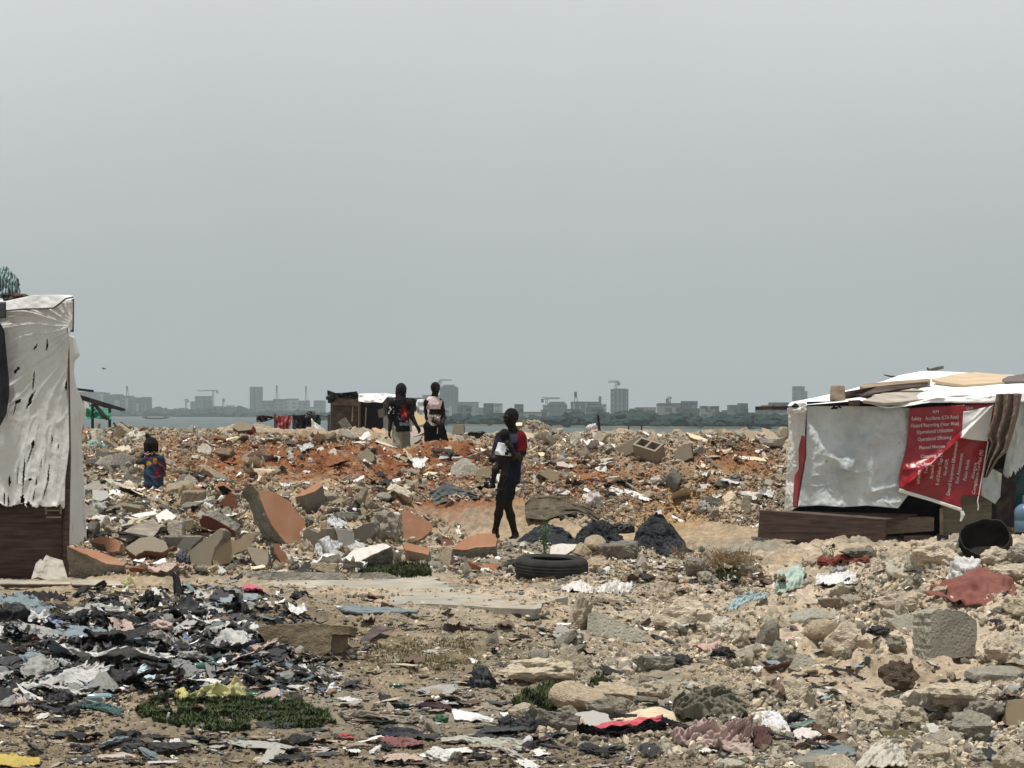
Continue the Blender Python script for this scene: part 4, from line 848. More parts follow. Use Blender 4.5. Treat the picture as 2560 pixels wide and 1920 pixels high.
drape('dark_backing', 'o', [(-80, 790), (166, 775)], [(-80, 1300), (163, 1300)], YL + .35, G['void'], hut, nu=6, nv=6, off=O1)  # near-black sheet paints the shade inside the hut, seen through the tears
drape('side_lining', 'o', [(163, 775), (170, 778)], [(160, 1445), (168, 1445)], lambda px, py: YL + .12 + (px - 160) * .09, G['wood_dark'], hut, nu=6, nv=6, off=O1)
drape('dark_curtain', 'o', [(-80, 800), (-10, 803), (3, 811)], [(-80, 1080), (-20, 1080), (-5, 1074)], YL - .16, G['dark_cloth'], hut, right=[(3, 811), (11, 828), (18, 900), (23, 960), (23, 990), (16, 1035), (2, 1062), (-5, 1074)], nu=24, nv=60, off=O1, disp=lambda px, py, u, v: .02 * np.sin(px * .15 + 2))
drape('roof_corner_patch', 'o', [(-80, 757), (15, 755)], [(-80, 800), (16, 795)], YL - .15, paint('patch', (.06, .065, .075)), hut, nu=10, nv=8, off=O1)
q = MB()
for x, y, w, h in ((115, 1275, 4, 22), (152, 1275, 4, 20), (134, 1276, 40, 3), (134, 1293, 36, 4)): q.box(np.array(W(x, y, YL - .02)) - np.array(O1), (w / 257, .03, h / 257))
q.build('small_frame', G['timber'], hut)
# things on its roof
def crumple(name, c, size, mat, label, cat, seed, squash=.7, amp=.35, fq=2.0, sub=5, colr=None, group=None, ridge=True, rz=0):
    "a heap of soft stuff: bag, bundle or heaped cloth with sharp creases"
    V, Fc = ICO[sub]; V = V.copy()
    w = fbm3(V[:, 0] * fq, V[:, 1] * fq, V[:, 2] * fq, seed, 2)
    n = fbm3(V[:, 0] * fq * 1.6 + w, V[:, 1] * fq * 1.6, V[:, 2] * fq * 2 + w, seed + 5, 4)
    r_ = 1 + (amp * (0.5 - np.abs(n) * 1.6) if ridge else amp * n) + amp * .8 * w
    P = V * r_[:, None]
    P[:, 2] = np.where(P[:, 2] < -.35, -.35 + (P[:, 2] + .35) * .2, P[:, 2]) * squash + .36 * squash
    if rz: P = P @ np.array(Euler((0, 0, rz)).to_matrix()).T
    sz = np.array(size if hasattr(size, '__len__') else (size,) * 3)
    o = obj(name, P * sz, Fc, mat, smooth=True); o.location = tuple(map(float, c))
    if colr is not None: o.color = (*colr, 1)
    return tag(o, label, cat, group)
def stripes(name, cols, scale, rough=.9, wig=3.0, axis='X'):
    m = bpy.data.materials.new(name); m.use_nodes = True; n = m.node_tree.nodes; l = m.node_tree.links
    t = n.new('ShaderNodeTexCoord'); w = n.new('ShaderNodeTexWave'); w.bands_direction = axis; w.inputs['Scale'].default_value = scale; w.inputs['Distortion'].default_value = wig; w.inputs['Detail'].default_value = 2
    l.new(t.outputs['Object'], w.inputs['Vector']); r_ = n.new('ShaderNodeValToRGB'); r_.color_ramp.interpolation = 'CONSTANT'
    e = r_.color_ramp.elements
    while len(e) < len(cols): e.new(.5)
    for i, c in enumerate(cols): e[i].position = i / len(cols); e[i].color = (*c, 1)
    l.new(w.outputs['Fac'], r_.inputs[0]); l.new(r_.outputs[0], n['Principled BSDF'].inputs['Base Color']); n['Principled BSDF'].inputs['Roughness'].default_value = rough; return m
G['stripe_blue'] = stripes('striped_blue_cloth', [(.05, .13, .16), (.62, .62, .58), (.16, .28, .31), (.30, .32, .25), (.04, .09, .11)], 5.0)
G['plaid'] = stripes('brown_checked_cloth', [(.20, .145, .10), (.06, .05, .055), (.25, .185, .13), (.11, .085, .075)], 5.5, wig=1.0, axis='DIAGONAL')
crumple('cloth_bundle', W(10, 738, YL + .5), (.17, .17, .17), G['stripe_blue'], 'bundle of blue and white striped cloth on the tall hut roof', 'bundle', 31, 1.15, .34, 1.2)
crumple('wood_chunk', W(48, 753, YL + .35), (.11, .08, .07), G['wood_dark'], 'dark brown broken wood lump on the tall hut roof', 'wood', 33, .8, .25, 1.8, ridge=False)
crumple('white_cloth', W(84, 756, YL + .12), (.11, .1, .05), G['tarp_white'], 'small white cloth fold lying on the tall hut roof', 'cloth', 35, .9, .3, 1.6)
q = MB()
for a, b in (((-30, 733), (34, 732)), ((5, 734), (12, 753)), ((22, 735), (32, 750))): q.bar(W(*a, YL + .4), W(*b, YL + .4), .02)
o = q.build('rack_frame', G['wood_dark'], off=W(0, 752, YL + .4)); o.location = W(0, 752, YL + .4); tag(o, 'thin dark rod frame under the striped bundle', 'rack')
drape_o = W(120, 1440, 20.9)
o = drape('cardboard_sheet', '5', [(310, 1272), (350, 1235), (368, 1250), (400, 1200), (450, 1222), (540, 1248)], [(268, 1412), (330, 1392), (440, 1432), (595, 1436)], lambda px, py: 20.75 + (1440 - py) * .0035, paint('kraft', (.36, .34, .29), (.46, .44, .38), rough=.8), None, disp=lambda px, py, u, v: .05 * np.abs(((u * 2.2 + v * .6) % 1) - .5) + .02 * fbm2(px * .05, py * .05, 3, 3), nu=40, nv=40, off=drape_o); o.location = drape_o
tag(o, 'creased grey cardboard sheet leaning on the hut plywood', 'cardboard')
for pts, lb in (([(0, 1452), (180, 1456), (182, 1462), (0, 1461)], 'grey plank on the ground along the tall hut'), ([(176, 1452), (330, 1455), (336, 1466), (180, 1463)], 'whitish plank strip beside the tall hut')):
    chunk('o', pts, 0, 68, .03, G['ply'], G['wood_dark'], 'plank', lb, 'plank', jit=.2)
# --- green shelter behind it
YG = 44.5; c = W(250, 1052, YG); t_ = thing('green_shelter', c, 'low shelter of green tarp and poles behind the tall hut', 'shelter')
drape('green_tarp', '1', [(745, 1300), (800, 1285), (880, 1320), (960, 1335)], [(745, 1410), (820, 1400), (900, 1412), (965, 1412)], YG, paint('green_tarp', (.022, .20, .12), (.03, .27, .165), rough=.5), t_, disp=lambda px, py, u, v: .25 * v + .12 * fbm2(px * .06, py * .05, 4, 4), nu=40, nv=30, off=c)
drape('white_liner', '1', [(690, 1235), (760, 1275), (780, 1320)], [(700, 1340), (740, 1350), (775, 1330)], YG - .1, G['tarp_white'], t_, nu=20, nv=20, off=c)
q = MB()
for a, b in (((690, 1210), (1080, 1330)), ((690, 1228), (1060, 1332)), ((655, 1150), (805, 1167)), ((820, 1280), (905, 1400)), ((850, 1320), (930, 1410))): q.bar(W(*zp('1', *a), YG - .15), W(*zp('1', *b), YG - .3), .05)
[q.bar(W(*zp('1', px_, py_), YG - .1), np.array(W(*zp('1', px_, py_), YG - .1)) * np.array((1, 1, 0)) + np.array((0, 0, .9)), .05) for px_, py_ in ((708, 1225), (800, 1275), (948, 1305))]
q.build('pole_frame', G['black'], t_, off=c)
drape('black_cover', '1', [(690, 1215), (900, 1270), (1070, 1325)], [(760, 1260), (900, 1310), (1050, 1332)], YG - .2, G['black'], t_, nu=20, nv=8, off=c)
# --- the dark shack behind the standing men
YS = 51.0; base = W(925, 1068, YS); gz = g1(base[0], YS); c = (base[0], YS, gz)
sh = thing('plank_shack', c, 'dark plank shack with white roof sheet behind the hooded man', 'hut')
def zz(p, Y): return np.array(W(*zp('2', *p), Y)) - np.array(c)
def panel(nm, pts, Y, mat, d=.05): return board('2', pts, Y, d, mat, sh, nm, off=c)
panel('plank_wall', [(645, 380), (890, 440), (890, 740), (640, 740)], YS, paint('sooty_plank', (.045, .036, .032), (.085, .07, .06), stretch=(1, 1, 5)))
panel('upper_board', [(640, 395), (885, 410), (890, 470), (645, 455)], YS - .06, paint('brown_board', (.075, .055, .045), (.12, .09, .075)))
panel('strip', [(832, 470), (840, 470), (834, 600), (824, 600)], YS - .04, paint('pale_strip', (.28, .24, .18)))
panel('end_strip', [(884, 440), (892, 440), (892, 650), (884, 650)], YS - .05, G['timber'])
drape('roof_cover', '2', [(615, 330), (640, 335), (690, 355), (780, 350), (870, 340)], [(620, 440), (650, 445), (720, 400), (800, 385), (885, 415)], YS - .25, G['black'], sh, right=[(870, 340), (886, 370), (880, 400), (885, 415)], disp=lambda px, py, u, v: .18 * fbm2(px * .06, py * .08, 15, 4), nu=50, nv=24, off=c)
q = MB(); q.box(zz((766, 400), YS + 1), (.72, 2.0, .08)); q.build('roof', G['black'], sh)
drape('roof_sheet', '2', [(885, 368), (1085, 358), (1140, 362), (1200, 372), (1300, 385)], [(885, 425), (960, 440), (1030, 432), (1090, 440), (1140, 380), (1300, 400)], YS - .3, G['tarp_white'], sh, disp=lambda px, py, u, v: .12 * v + .08 * fbm2(px * .05, py * .05, 18, 3), nu=50, nv=16, off=c)
drape('roof_top', '2', [(890, 362), (1100, 356), (1300, 380)], [(885, 368), (1085, 360), (1300, 386)], lambda px, py: YS + .4 - .5 * ss(984, 988, py), G['tarp_white'], sh, nu=20, nv=8, off=c)
panel('side_wall', [(1100, 395), (1480, 395), (1480, 740), (1100, 740)], YS + .4, paint('grey_tin', (.22, .23, .23), (.33, .34, .34)))
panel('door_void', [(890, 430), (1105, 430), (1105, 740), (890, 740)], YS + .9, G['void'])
panel('door_jamb', [(895, 440), (905, 440), (905, 670), (895, 670)], YS - .02, G['wood_dark'])
panel('door_batten', [(946, 480), (956, 480), (948, 640), (940, 640)], YS + .5, G['timber'])
panel('door_board', [(1050, 500), (1110, 480), (1112, 560), (1060, 570)], YS - .05, paint('dusty_board', (.12, .11, .095)))
drape('wall_tarp', '2', [(1098, 388), (1200, 395), (1290, 400)], [(1108, 560), (1150, 530), (1290, 560)], YS - .1, paint('slate_tarp', (.045, .05, .06), (.09, .095, .11), rough=.6), sh, disp=lambda px, py, u, v: .1 * fbm2(px * .08, py * .04, 21, 3), nu=26, nv=30, off=c)
drape('black_awning', '2', [(1270, 392), (1340, 395), (1395, 410)], [(1270, 540), (1340, 548), (1385, 500)], YS - .3, G['black'], sh, right=[(1395, 410), (1380, 440), (1388, 480), (1385, 500)], disp=lambda px, py, u, v: .15 * fbm2(px * .05, py * .05, 22, 3), nu=26, nv=26, off=c)
drape('white_side_sheet', '2', [(1385, 412), (1440, 405), (1490, 420)], [(1385, 620), (1440, 640), (1490, 640)], YS - .05, G['tarp_grey'], sh, disp=lambda px, py, u, v: .1 * fbm2(px * .05, py * .05, 24, 3), nu=20, nv=24, off=c)
# --- washing on a line beside it
YC = 47.5
c = W(735, 1085, YC); t_ = thing('clothes_line', (c[0], YC, g1(c[0], YC)), 'rough washing line of poles beside the dark shack', 'clothes line'); oo = tuple(t_.location)
q = MB(); q.tube([W(688, 1040, YC), W(735, 1038, YC), W(790, 1036, YC), W(822, 1042, YC)], .012, 5); q.build('line', G['black'], t_, off=oo)
for x in (688, 734, 786, 822):
    q = MB(); q.bar(W(x, 1036, YC), W(x, 1120, YC), .05); q.build('pole', G['wood_dark'], t_, off=oo)
def hung(z, top, bot, Y, mat, name, label, cat='cloth', seed=0, amp=.05, **k):
    a, b, s = ZM[z]; c = W(a + top[0][0] / s, b + bot[0][1] / s, Y)
    o = drape(name, z, top, bot, Y, mat, None, disp=lambda px, py, u, v: amp * np.sin(u * 22 + 3 * noise2(u * 3, v * 2, seed)) * (.3 + .7 * v) + amp * fbm2(u * 4, v * 3, seed, 3), nu=60, nv=40, off=c, **k); o.location = c
    return tag(o, label, cat)
paint('red_cloth', (.30, .075, .085), (.40, .115, .12), bump=.1, dirt=None); paint('grey_cloth', (.05, .055, .06), (.10, .105, .11), bump=.1)
hung('2', [(165, 550), (240, 545), (315, 545)], [(185, 705), (230, 715), (285, 680)], YC - .03, G['red_cloth'], 'hanging_cloth', 'faded red cloth hanging on the washing line', seed=3)
hung('2', [(320, 548), (430, 540), (480, 560)], [(330, 672), (400, 675), (478, 668)], YC - .03, G['dark_cloth'], 'hanging_cloth', 'dark navy cloth hanging on the washing line', seed=5)
hung('2', [(475, 545), (500, 600), (560, 645)], [(485, 690), (540, 695), (628, 700)], YC - .06, G['tarp_white'], 'hanging_cloth', 'white cloth sloping from the washing line to the ground', seed=7, amp=.03)
hung('2', [(500, 545), (530, 545), (560, 548)], [(510, 640), (535, 640), (560, 620)], YC + .1, paint('greenish_cloth', (.03, .09, .07)), 'hanging_cloth', 'dark green cloth at the shack end of the washing line', seed=9)
crumple('black_bag', W(*zp('2', 465, 582), YC + .05), (.13, .12, .11), G['black'], 'black bag perched on the washing line pole', 'bag', 41, 1.0)
hung('2', [(0, 550), (60, 545), (160, 560)], [(5, 604), (60, 608), (160, 575)], YC + 1.2, G['grey_cloth'], 'tarp_roll', 'dark folded tarp beside the red hanging cloth', 'tarp', seed=11, amp=.12)
o = crumple('sack_roll', W(*zp('2', 350, 738), 43.5), (.55, .2, .13), G['tarp'], 'long whitish sack roll lying below the washing line', 'sack', 43, .8, .25, 1.6)
# --- the banner hut
YR = 27.6; c = W(2250, 1365, YR); OR = (c[0], YR, g1(c[0], YR))
hr = thing('banner_hut', OR, 'low hut of silver tarp with a red lettered banner', 'hut')
def dr(*a, **k): return drape(*a, off=OR, parent=hr, **k)
paint('banner_red', (.22, .006, .014), (.30, .010, .018), rough=.35, bump=.12, bscale=5, spec=.5, dirt=(.20, .01, .015), damt=.6, dscale=2); paint('banner_white', (.72, .72, .70), (.80, .80, .78), rough=.5, dirt=(.5, .5, .48))
def vridge(px, py, a, b, w):
    "distance-based ridge along the segment a-b in photo pixels"
    a = np.array(zp('H', *a)); b = np.array(zp('H', *b)); d = b - a; L_ = np.linalg.norm(d); d /= L_
    t = np.clip((px - a[0]) * d[0] + (py - a[1]) * d[1], 0, L_); r_ = np.hypot(px - a[0] - t * d[0], py - a[1] - t * d[1])
    return np.exp(-(r_ / w) ** 1.5)
def dF(px, py, u, v):
    f = .055 * vridge(px, py, (560, 640), (850, 900), 22) + .055 * vridge(px, py, (850, 900), (1180, 520), 26) + .06 * vridge(px, py, (700, 830), (860, 840), 34)
    f = f + .05 * vridge(px, py, (1090, 860), (1000, 1080), 9) + .04 * vridge(px, py, (1060, 1070), (1220, 1030), 8)
    f = f + .022 * (1 - np.abs(fbm2(px * .010 + py * .006, py * .010, 31, 2))) ** 2 + .010 * fbm2(px * .05, py * .05, 33, 4) + .015 * (1 - np.abs(noise2(px * .020 + py * .006, py * .03, 37))) ** 6 + .012 * (1 - np.abs(noise2(px * .035, py * .028 - px * .012, 39))) ** 7 - .05 * np.sin(u * 3.14) * np.sin(v * 3.14)
    return f + .10 * v
hole = zp('H', 697, 837); hole2 = zp('H', 1255, 700)
dr('front_tarp', 'H', [(545, 415), (900, 415), (1150, 420), (1340, 430)], [(475, 1188), (640, 1178), (820, 1192), (1000, 1180), (1245, 1200), (1320, 1102)], YR, G['tarp_grey'], left=[(545, 415), (540, 800), (475, 1188)], right=[(1340, 430), (1335, 700), (1320, 1102)], disp=dF, nu=130, nv=120,
   cut=lambda px, py, u, v: (np.hypot(px - hole[0], py - hole[1]) < 2.2 + .8 * noise2(px, py, 2)) | (np.hypot((px - hole2[0]) * 2, py - hole2[1]) < 2))
def yl(px, py): return YR + .02 + (zp('H', 545, 0)[0] - px) * .012
dr('end_tarp', 'H', [(400, 440), (470, 425), (545, 430)], [(372, 1218), (420, 1222), (472, 1192)], yl, G['tarp'], left=[(400, 440), (405, 700), (385, 1000), (372, 1218)], right=[(545, 430), (530, 620), (545, 740), (530, 900), (505, 1060), (472, 1192)],
   disp=lambda px, py, u, v: .045 * fbm2(px * .05, py * .03, 41, 4) + .02 * np.abs(fbm2(px * .09, py * .09, 43, 3)), nu=44, nv=120)
dr('torn_strip', 'H', [(505, 640), (538, 652)], [(437, 1192), (468, 1190)], lambda px, py: yl(px, py) - .075, paint('red_lining', (.28, .03, .04), (.36, .05, .055), rough=.6), left=[(505, 640), (480, 740), (482, 900), (450, 950), (440, 1100), (437, 1192)], right=[(538, 652), (535, 760), (510, 930), (500, 960), (488, 1060), (468, 1190)], nu=8, nv=50,
   disp=lambda px, py, u, v: .01 * noise2(px * .3, py * .1, 3))
o = crumple('knot', np.array(W(*zp('H', 470, 470), YR - .1)) - np.array(OR), (.115, .10, .085), G['tarp'], None, None, 51, 1.1, .32, 1.2); o.parent = hr
o = crumple('tie', np.array(W(*zp('H', 455, 425), YR - .17)) - np.array(OR), (.035, .03, .03), paint('dark_tie', (.05, .03, .035)), None, None, 52, 1, .4, 2); o.parent = hr
q = MB(); q.bar(W(*zp('H', 150, 432), YR + .05), W(*zp('H', 560, 428), YR + .05), .06, .045); q.build('roof_beam', paint('beam', (.045, .02, .024)), hr, off=OR)
# banner: one surface, its lettering laid on it
def dB(px, py, u=None, v=None):
    f = .07 * vridge(px, py, (1970, 405), (1730, 655), 10) + .09 * vridge(px, py, (1730, 655), (1330, 1000), 11) + .07 * vridge(px, py, (1560, 860), (1330, 900), 14)
    f = f + .05 * vridge(px, py, (1280, 1040), (1420, 940), 9) + .012 * fbm2(px * .03, py * .03, 61, 3)
    return f + .11 + .05 * ss(1160, 1270, py)
bl_ = [(1332, 432), (1322, 600), (1300, 760), (1262, 900), (1250, 960), (1256, 1062)]; br_ = [(1985, 395), (1968, 540), (1942, 670), (1918, 850), (1890, 1000), (1868, 1262)]
nx = zp('H', 1728, 0)[0]; ny = zp('H', 0, 1104)[1]
bn = dr('banner', 'H', [(1332, 432), (1500, 420), (1985, 395)], [(1256, 1062), (1500, 1140), (1735, 1222), (1868, 1262)], YR, G['banner_red'], left=bl_, right=br_, disp=dB, nu=110, nv=110, cut=lambda px, py, u, v: (px > nx + 1.5 * noise2(py * .2, 0, 2)) & (py > ny + 1.2 * noise2(px * .2, 0, 3)))
def onB(nm, top, bot, mat, lift, **k):
    return drape(nm, 'H', top, bot, YR, mat, bn, disp=lambda px, py, u, v: dB(px, py) + lift, off=OR, **k)
onB('blank_field', [(1745, 458), (1800, 450), (1972, 412)], [(1735, 640), (1738, 650), (1742, 655)], G['banner_white'], .012, nu=30, nv=26)
onB('folded_corner', [(1968, 412), (1975, 405)], [(1722, 658), (1800, 672), (1932, 686)], G['banner_white'], .030, nu=26, nv=40)
onB('white_hem', [(1256, 1048), (1500, 1122), (1735, 1200)], [(1250, 1078), (1500, 1148), (1732, 1228)], G['banner_white'], .016, nu=40, nv=4)
onB('edge_strip', [(1932, 686), (1942, 686)], [(1860, 1112), (1866, 1112)], G['banner_white'], .018, nu=3, nv=30)
q = MB(); q.tube([W(*zp('H', *p), YR - .20) for p in [(1862, 1108), (1855, 1150), (1862, 1190), (1858, 1215)]], .008, 5); q.tube([W(*zp('H', *p), YR - .22) for p in [(1735, 1222), (1742, 1250), (1735, 1275), (1725, 1300)]], [.022, .03, .018, .012], 6); q.build('frayed_thread', G['banner_white'], bn, off=OR)
TXT = [('KPI', 1510, 470, 34, 0), ('Unit', 1770, 442, 32, 2), ('Safety', 1348, 526, 40, 2), ('Accidents (LTA Rate)', 1455, 524, 40, 3), ('Hazard Reporting (Near Miss)', 1345, 580, 40, 3), ('Operational Utilization', 1388, 630, 40, 4), ('Operational Efficiency', 1395, 685, 40, 4), ('Planned Mainten', 1408, 748, 38, 4), ('Cleaning, IC', 1418, 815, 36, 4), ('Chang', 1418, 872, 38, 2),
       ('Waste', 1412, 1016, 34, 88), ('Tool', 1470, 936, 34, 86), ('Breakd', 1512, 974, 34, 85), ('% of Defect Tags', 1556, 1028, 36, 82), ('No of OPL', 1615, 950, 36, 82), ('Overall Equipment Effectiveness', 1640, 1105, 37, 81), ('Risk Assessments', 1708, 1012, 36, 81), ('Pallet Holds', 1768, 990, 36, 80), ('Absence', 1828, 975, 36, 80), ('Compliance-To-Plan (%)', 1834, 1094, 37, 79)]
ext = {'Safety': 78, 'Accidents (LTA Rate)': 255, 'Hazard Reporting (Near Miss)': 366, 'Operational Utilization': 280, 'Operational Efficiency': 262, 'Planned Mainten': 195, 'Cleaning, IC': 170, 'Chang': 90, 'KPI': 46, 'Unit': 52, 'Waste': 110, 'Tool': 60, 'Breakd': 105, '% of Defect Tags': 215, 'No of OPL': 130, 'Overall Equipment Effectiveness': 420, 'Risk Assessments': 235, 'Pallet Holds': 165, 'Absence': 125, 'Compliance-To-Plan (%)': 345}
TV = []; TF = []; nT = 0
for s_, x, y, sz, an in TXT:
    cu = bpy.data.curves.new('letters', 'FONT'); cu.body = s_; cu.size = 1; cu.resolution_u = 2; cu.offset = 0.012
    to = bpy.data.objects.new('letters', cu); COL.objects.link(to); dg = bpy.context.evaluated_depsgraph_get(); me = to.evaluated_get(dg).to_mesh()
    V = np.array([v.co[:2] for v in me.vertices]); f_ = [tuple(p.vertices) for p in me.polygons]; to.evaluated_get(dg).to_mesh_clear()
    bpy.data.objects.remove(to); bpy.data.curves.remove(cu)
    V[:, 0] *= ext[s_] / V[:, 0].max(); V[:, 1] *= sz
    a = R(an); hx = x + V[:, 0] * math.cos(a) - V[:, 1] * math.sin(a); hy = y - V[:, 0] * math.sin(a) - V[:, 1] * math.cos(a)
    px, py = zp('H', hx, hy)
    P = np.stack(Wv(px, py, YR - dB(px, py) - .010), -1) - np.array(OR)
    TV.append(P); TF += [tuple(i + nT for i in q_) for q_ in f_]; nT += len(P)
obj('lettering', np.concatenate(TV), TF, paint('letter_white', (.55, .42, .42), (.68, .58, .57), bump=0, dirt=None), bn)
# bench of boards, dark inside, panel
board('H', [(185, 1215), (1152, 1287), (1146, 1512), (170, 1422)], YR - .25, .05, G['wood_plank'], hr, 'bench_front', off=OR)
board('H', [(470, 1225), (1390, 1243), (1392, 1256), (1150, 1286), (190, 1216)], [YR + .3, YR + .3, YR + .28, YR - .24, YR - .24], .03, G['wood_dark'], hr, 'bench_top', off=OR)
board('H', [(1152, 1290), (1300, 1272), (1522, 1270), (1520, 1375), (1300, 1390), (1150, 1402)], YR + .12, .25, paint('brown_box', (.17, .125, .095), (.25, .195, .15), stretch=(1, 1, 5)), hr, 'bench_box', off=OR)
board('H', [(1290, 1412), (1480, 1408), (1515, 1430), (1512, 1500), (1292, 1500)], YR + .14, .25, G['brown_box'], hr, 'foot_box', off=OR)
board('H', [(130, 1420), (290, 1425), (292, 1520), (120, 1510)], YR + .1, .2, G['mortar'], hr, 'corner_footing', off=OR)
q = MB(); wv = np.array(OR)
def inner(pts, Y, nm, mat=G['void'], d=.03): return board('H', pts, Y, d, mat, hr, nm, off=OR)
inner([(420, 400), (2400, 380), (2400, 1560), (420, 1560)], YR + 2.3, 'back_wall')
inner([(400, 1180), (1600, 1180), (1600, 1560), (400, 1560)], YR + .62, 'dark_gap_panel')  # near-black panel paints the shade in the gap below the tarp
inner([(1575, 1100), (1968, 1090), (1955, 1470), (1585, 1470)], YR + .12, 'board_panel', paint('osb', (.125, .115, .085), (.215, .20, .15), stretch=(1.5, 1, 9), scale=3))
inner([(1566, 1200), (1592, 1195), (1592, 1470), (1566, 1470)], YR + .09, 'panel_trim', G['timber'])
inner([(1955, 900), (2150, 900), (2150, 1345), (1955, 1345)], YR + .35, 'inner_partition', paint('maroon_wood', (.035, .026, .028), (.055, .042, .044)))
inner([(2130, 900), (2420, 900), (2420, 1400), (2150, 1400)], YR + .6, 'teal_curtain', paint('teal', (.012, .065, .085), (.02, .085, .11)))
dr('side_sheet', 'H', [(2140, 480), (2195, 335), (2420, 330)], [(2045, 960), (2100, 985), (2180, 930), (2230, 880), (2420, 860)], YR - .02, G['tarp_grey'], disp=lambda px, py, u, v: .05 * fbm2(px * .03, py * .02, 71, 4), nu=50, nv=50, left=[(2140, 480), (2080, 760), (2045, 960)], cut=lambda px, py, u, v: v > .95 + .05 * noise2(px * .5, 0, 6))
dr('lower_sheet', 'H', [(1890, 935), (1960, 890), (2042, 935)], [(1880, 1100), (1990, 1168), (2030, 1110)], YR - .04, G['tarp_grey'], disp=lambda px, py, u, v: .04 * fbm2(px * .04, py * .04, 73, 3), nu=26, nv=26)
# roof skin
front = [(395, 415), (560, 405), (740, 392), (950, 372), (1150, 425), (1300, 402), (1550, 352), (1700, 362), (1900, 352), (2030, 325), (2420, 300)]
rear = [(425, 385), (600, 352), (830, 300), (1000, 255), (1130, 225), (1250, 180), (1440, 145), (1710, 155), (2080, 175), (2212, 180), (2420, 188)]
kf = coons('H', rear, front, [rear[0], front[0]], [rear[-1], front[-1]])
def rf(u, v):
    px, py = kf(u, v); y = YR - .15 + 2.6 * (1 - v) ** 1.2 + .06 * fbm2(u * 14, v * 6, 81, 3); return Wv(px, py, y)
sheet('roof_tarp', rf, 120, 30, G['tarp_white'], hr, off=OR)
dr('roof_hem', 'H', [(950, 366), (1150, 420), (1300, 398), (1550, 346), (1700, 356), (1900, 346), (2030, 320), (2420, 296)], [(950, 372), (1150, 433), (1300, 418), (1550, 378), (1700, 392), (1900, 392), (2015, 392), (2420, 380)], YR - .17, G['tarp_white'], disp=lambda px, py, u, v: .03 * v + .01 * fbm2(px * .05, v * 3, 9, 3), nu=80, nv=8)
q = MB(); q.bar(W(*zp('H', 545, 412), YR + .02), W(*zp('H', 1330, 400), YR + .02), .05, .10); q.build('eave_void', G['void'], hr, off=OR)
def onroof(nm, pts, Ys, d, mat, label, cat='board', name=None):
    if isinstance(Ys, list) and nm != 'stick': Ys = [y_ - .30 * (y_ > 28) - .02 for y_ in Ys]
    b = W(*zp('H', *pts[0]), Ys[0] if isinstance(Ys, list) else Ys); o = board('H', pts, Ys, d, mat, None, nm, off=b); o.location = b; return tag(o, label, cat)
onroof('roof_board', [(975, 372), (1130, 312), (1300, 285), (1600, 292), (1850, 242), (2195, 240), (2130, 290), (2040, 315), (1900, 335), (1650, 335), (1250, 385), (1130, 390)], [27.4, 28.2, 28.6, 28.6, 29.1, 29.1, 28.4, 27.9, 27.6, 27.6, 27.4, 27.4], .035, G['ply'], 'long weathered grey plywood sheet at the front of the banner hut roof')
onroof('roof_board', [(1505, 208), (1700, 165), (1850, 155), (2130, 180), (2060, 232), (1750, 252), (1560, 228)], [28.9, 29.6, 29.8, 29.6, 28.9, 28.7, 28.8], .035, G['ply_tan'], 'tan plywood sheet near the ridge of the banner hut roof')
onroof('roof_mat', [(2045, 208), (2090, 186), (2250, 160), (2250, 224), (2050, 226)], [29, 29.2, 29.3, 29, 28.9], .06, stripes('rope_mat', [(.05, .04, .04), (.42, .40, .34), (.07, .05, .05)], 8, wig=6), 'dark cord-patterned mat at the end of the banner hut roof', 'mat')
onroof('timber', [(950, 262), (985, 245), (1200, 225), (1495, 203), (1490, 222), (1200, 250), (985, 278)], [28.6, 28.6, 28.7, 28.8, 28.7, 28.6, 28.5], .07, G['timber'], 'long pale timber lying across the banner hut roof', 'timber')
onroof('timber', [(830, 306), (1090, 262), (1470, 232), (1475, 250), (1250, 285), (1050, 318), (1040, 372), (835, 372)], [28.2, 28.3, 28.4, 28.4, 28.3, 28.1, 28.0, 28.0], .08, G['wood_dark'], 'dark wooden plank pair wedged below the pale timber', 'plank')
onroof('timber', [(870, 372), (955, 368), (950, 408), (875, 412)], 27.35, .12, paint('redwood', (.07, .04, .04)), 'short red-brown wood end under the roof hem', 'wood')
onroof('stick', [(1138, 172), (1190, 182), (1245, 184), (1240, 197), (1190, 194), (1140, 180)], 30.2, .03, G['wood_dark'], 'short dark stick poking over the roof ridge', 'stick')
onroof('stick', [(1474, 118), (1490, 130), (1560, 110), (1594, 105), (1596, 128), (1540, 142), (1490, 144), (1476, 136)], 30.3, .10, paint('twig_grey', (.12, .11, .10), (.3, .28, .25), scale=9), 'small grey wooden crate piece on top of the roof ridge', 'wood')
q = MB(); c = W(*zp('H', 780, 388), 27.7); q.lathe([(.0, 0), (.095, 0), (.10, .05), (.09, .20), (.085, .215), (0, .22)], 18); o = q.build('log_stump', G['timber'], smooth=True); o.location = c; tag(o, 'short tan log stump standing on the roof edge', 'log')
o = drape('checked_cloth', 'H', [(2000, 322), (2100, 318), (2195, 322)], [(1898, 962), (1915, 968), (1935, 955)], YR - .31, G['plaid'], None, left=[(2000, 322), (1975, 500), (1930, 640), (1960, 700), (1915, 860), (1898, 962)], right=[(2195, 322), (2168, 480), (2125, 640), (2085, 760), (2010, 830), (1935, 955)], disp=lambda px, py, u, v: .05 * np.sin(u * 16 + v * 2) + .03 * fbm2(u * 4, v * 4, 91, 3), nu=50, nv=80, off=W(*zp('H', 2000, 900), YR)); o.location = W(*zp('H', 2000, 900), YR); tag(o, 'brown checked cloth hanging from the banner hut eave', 'cloth')
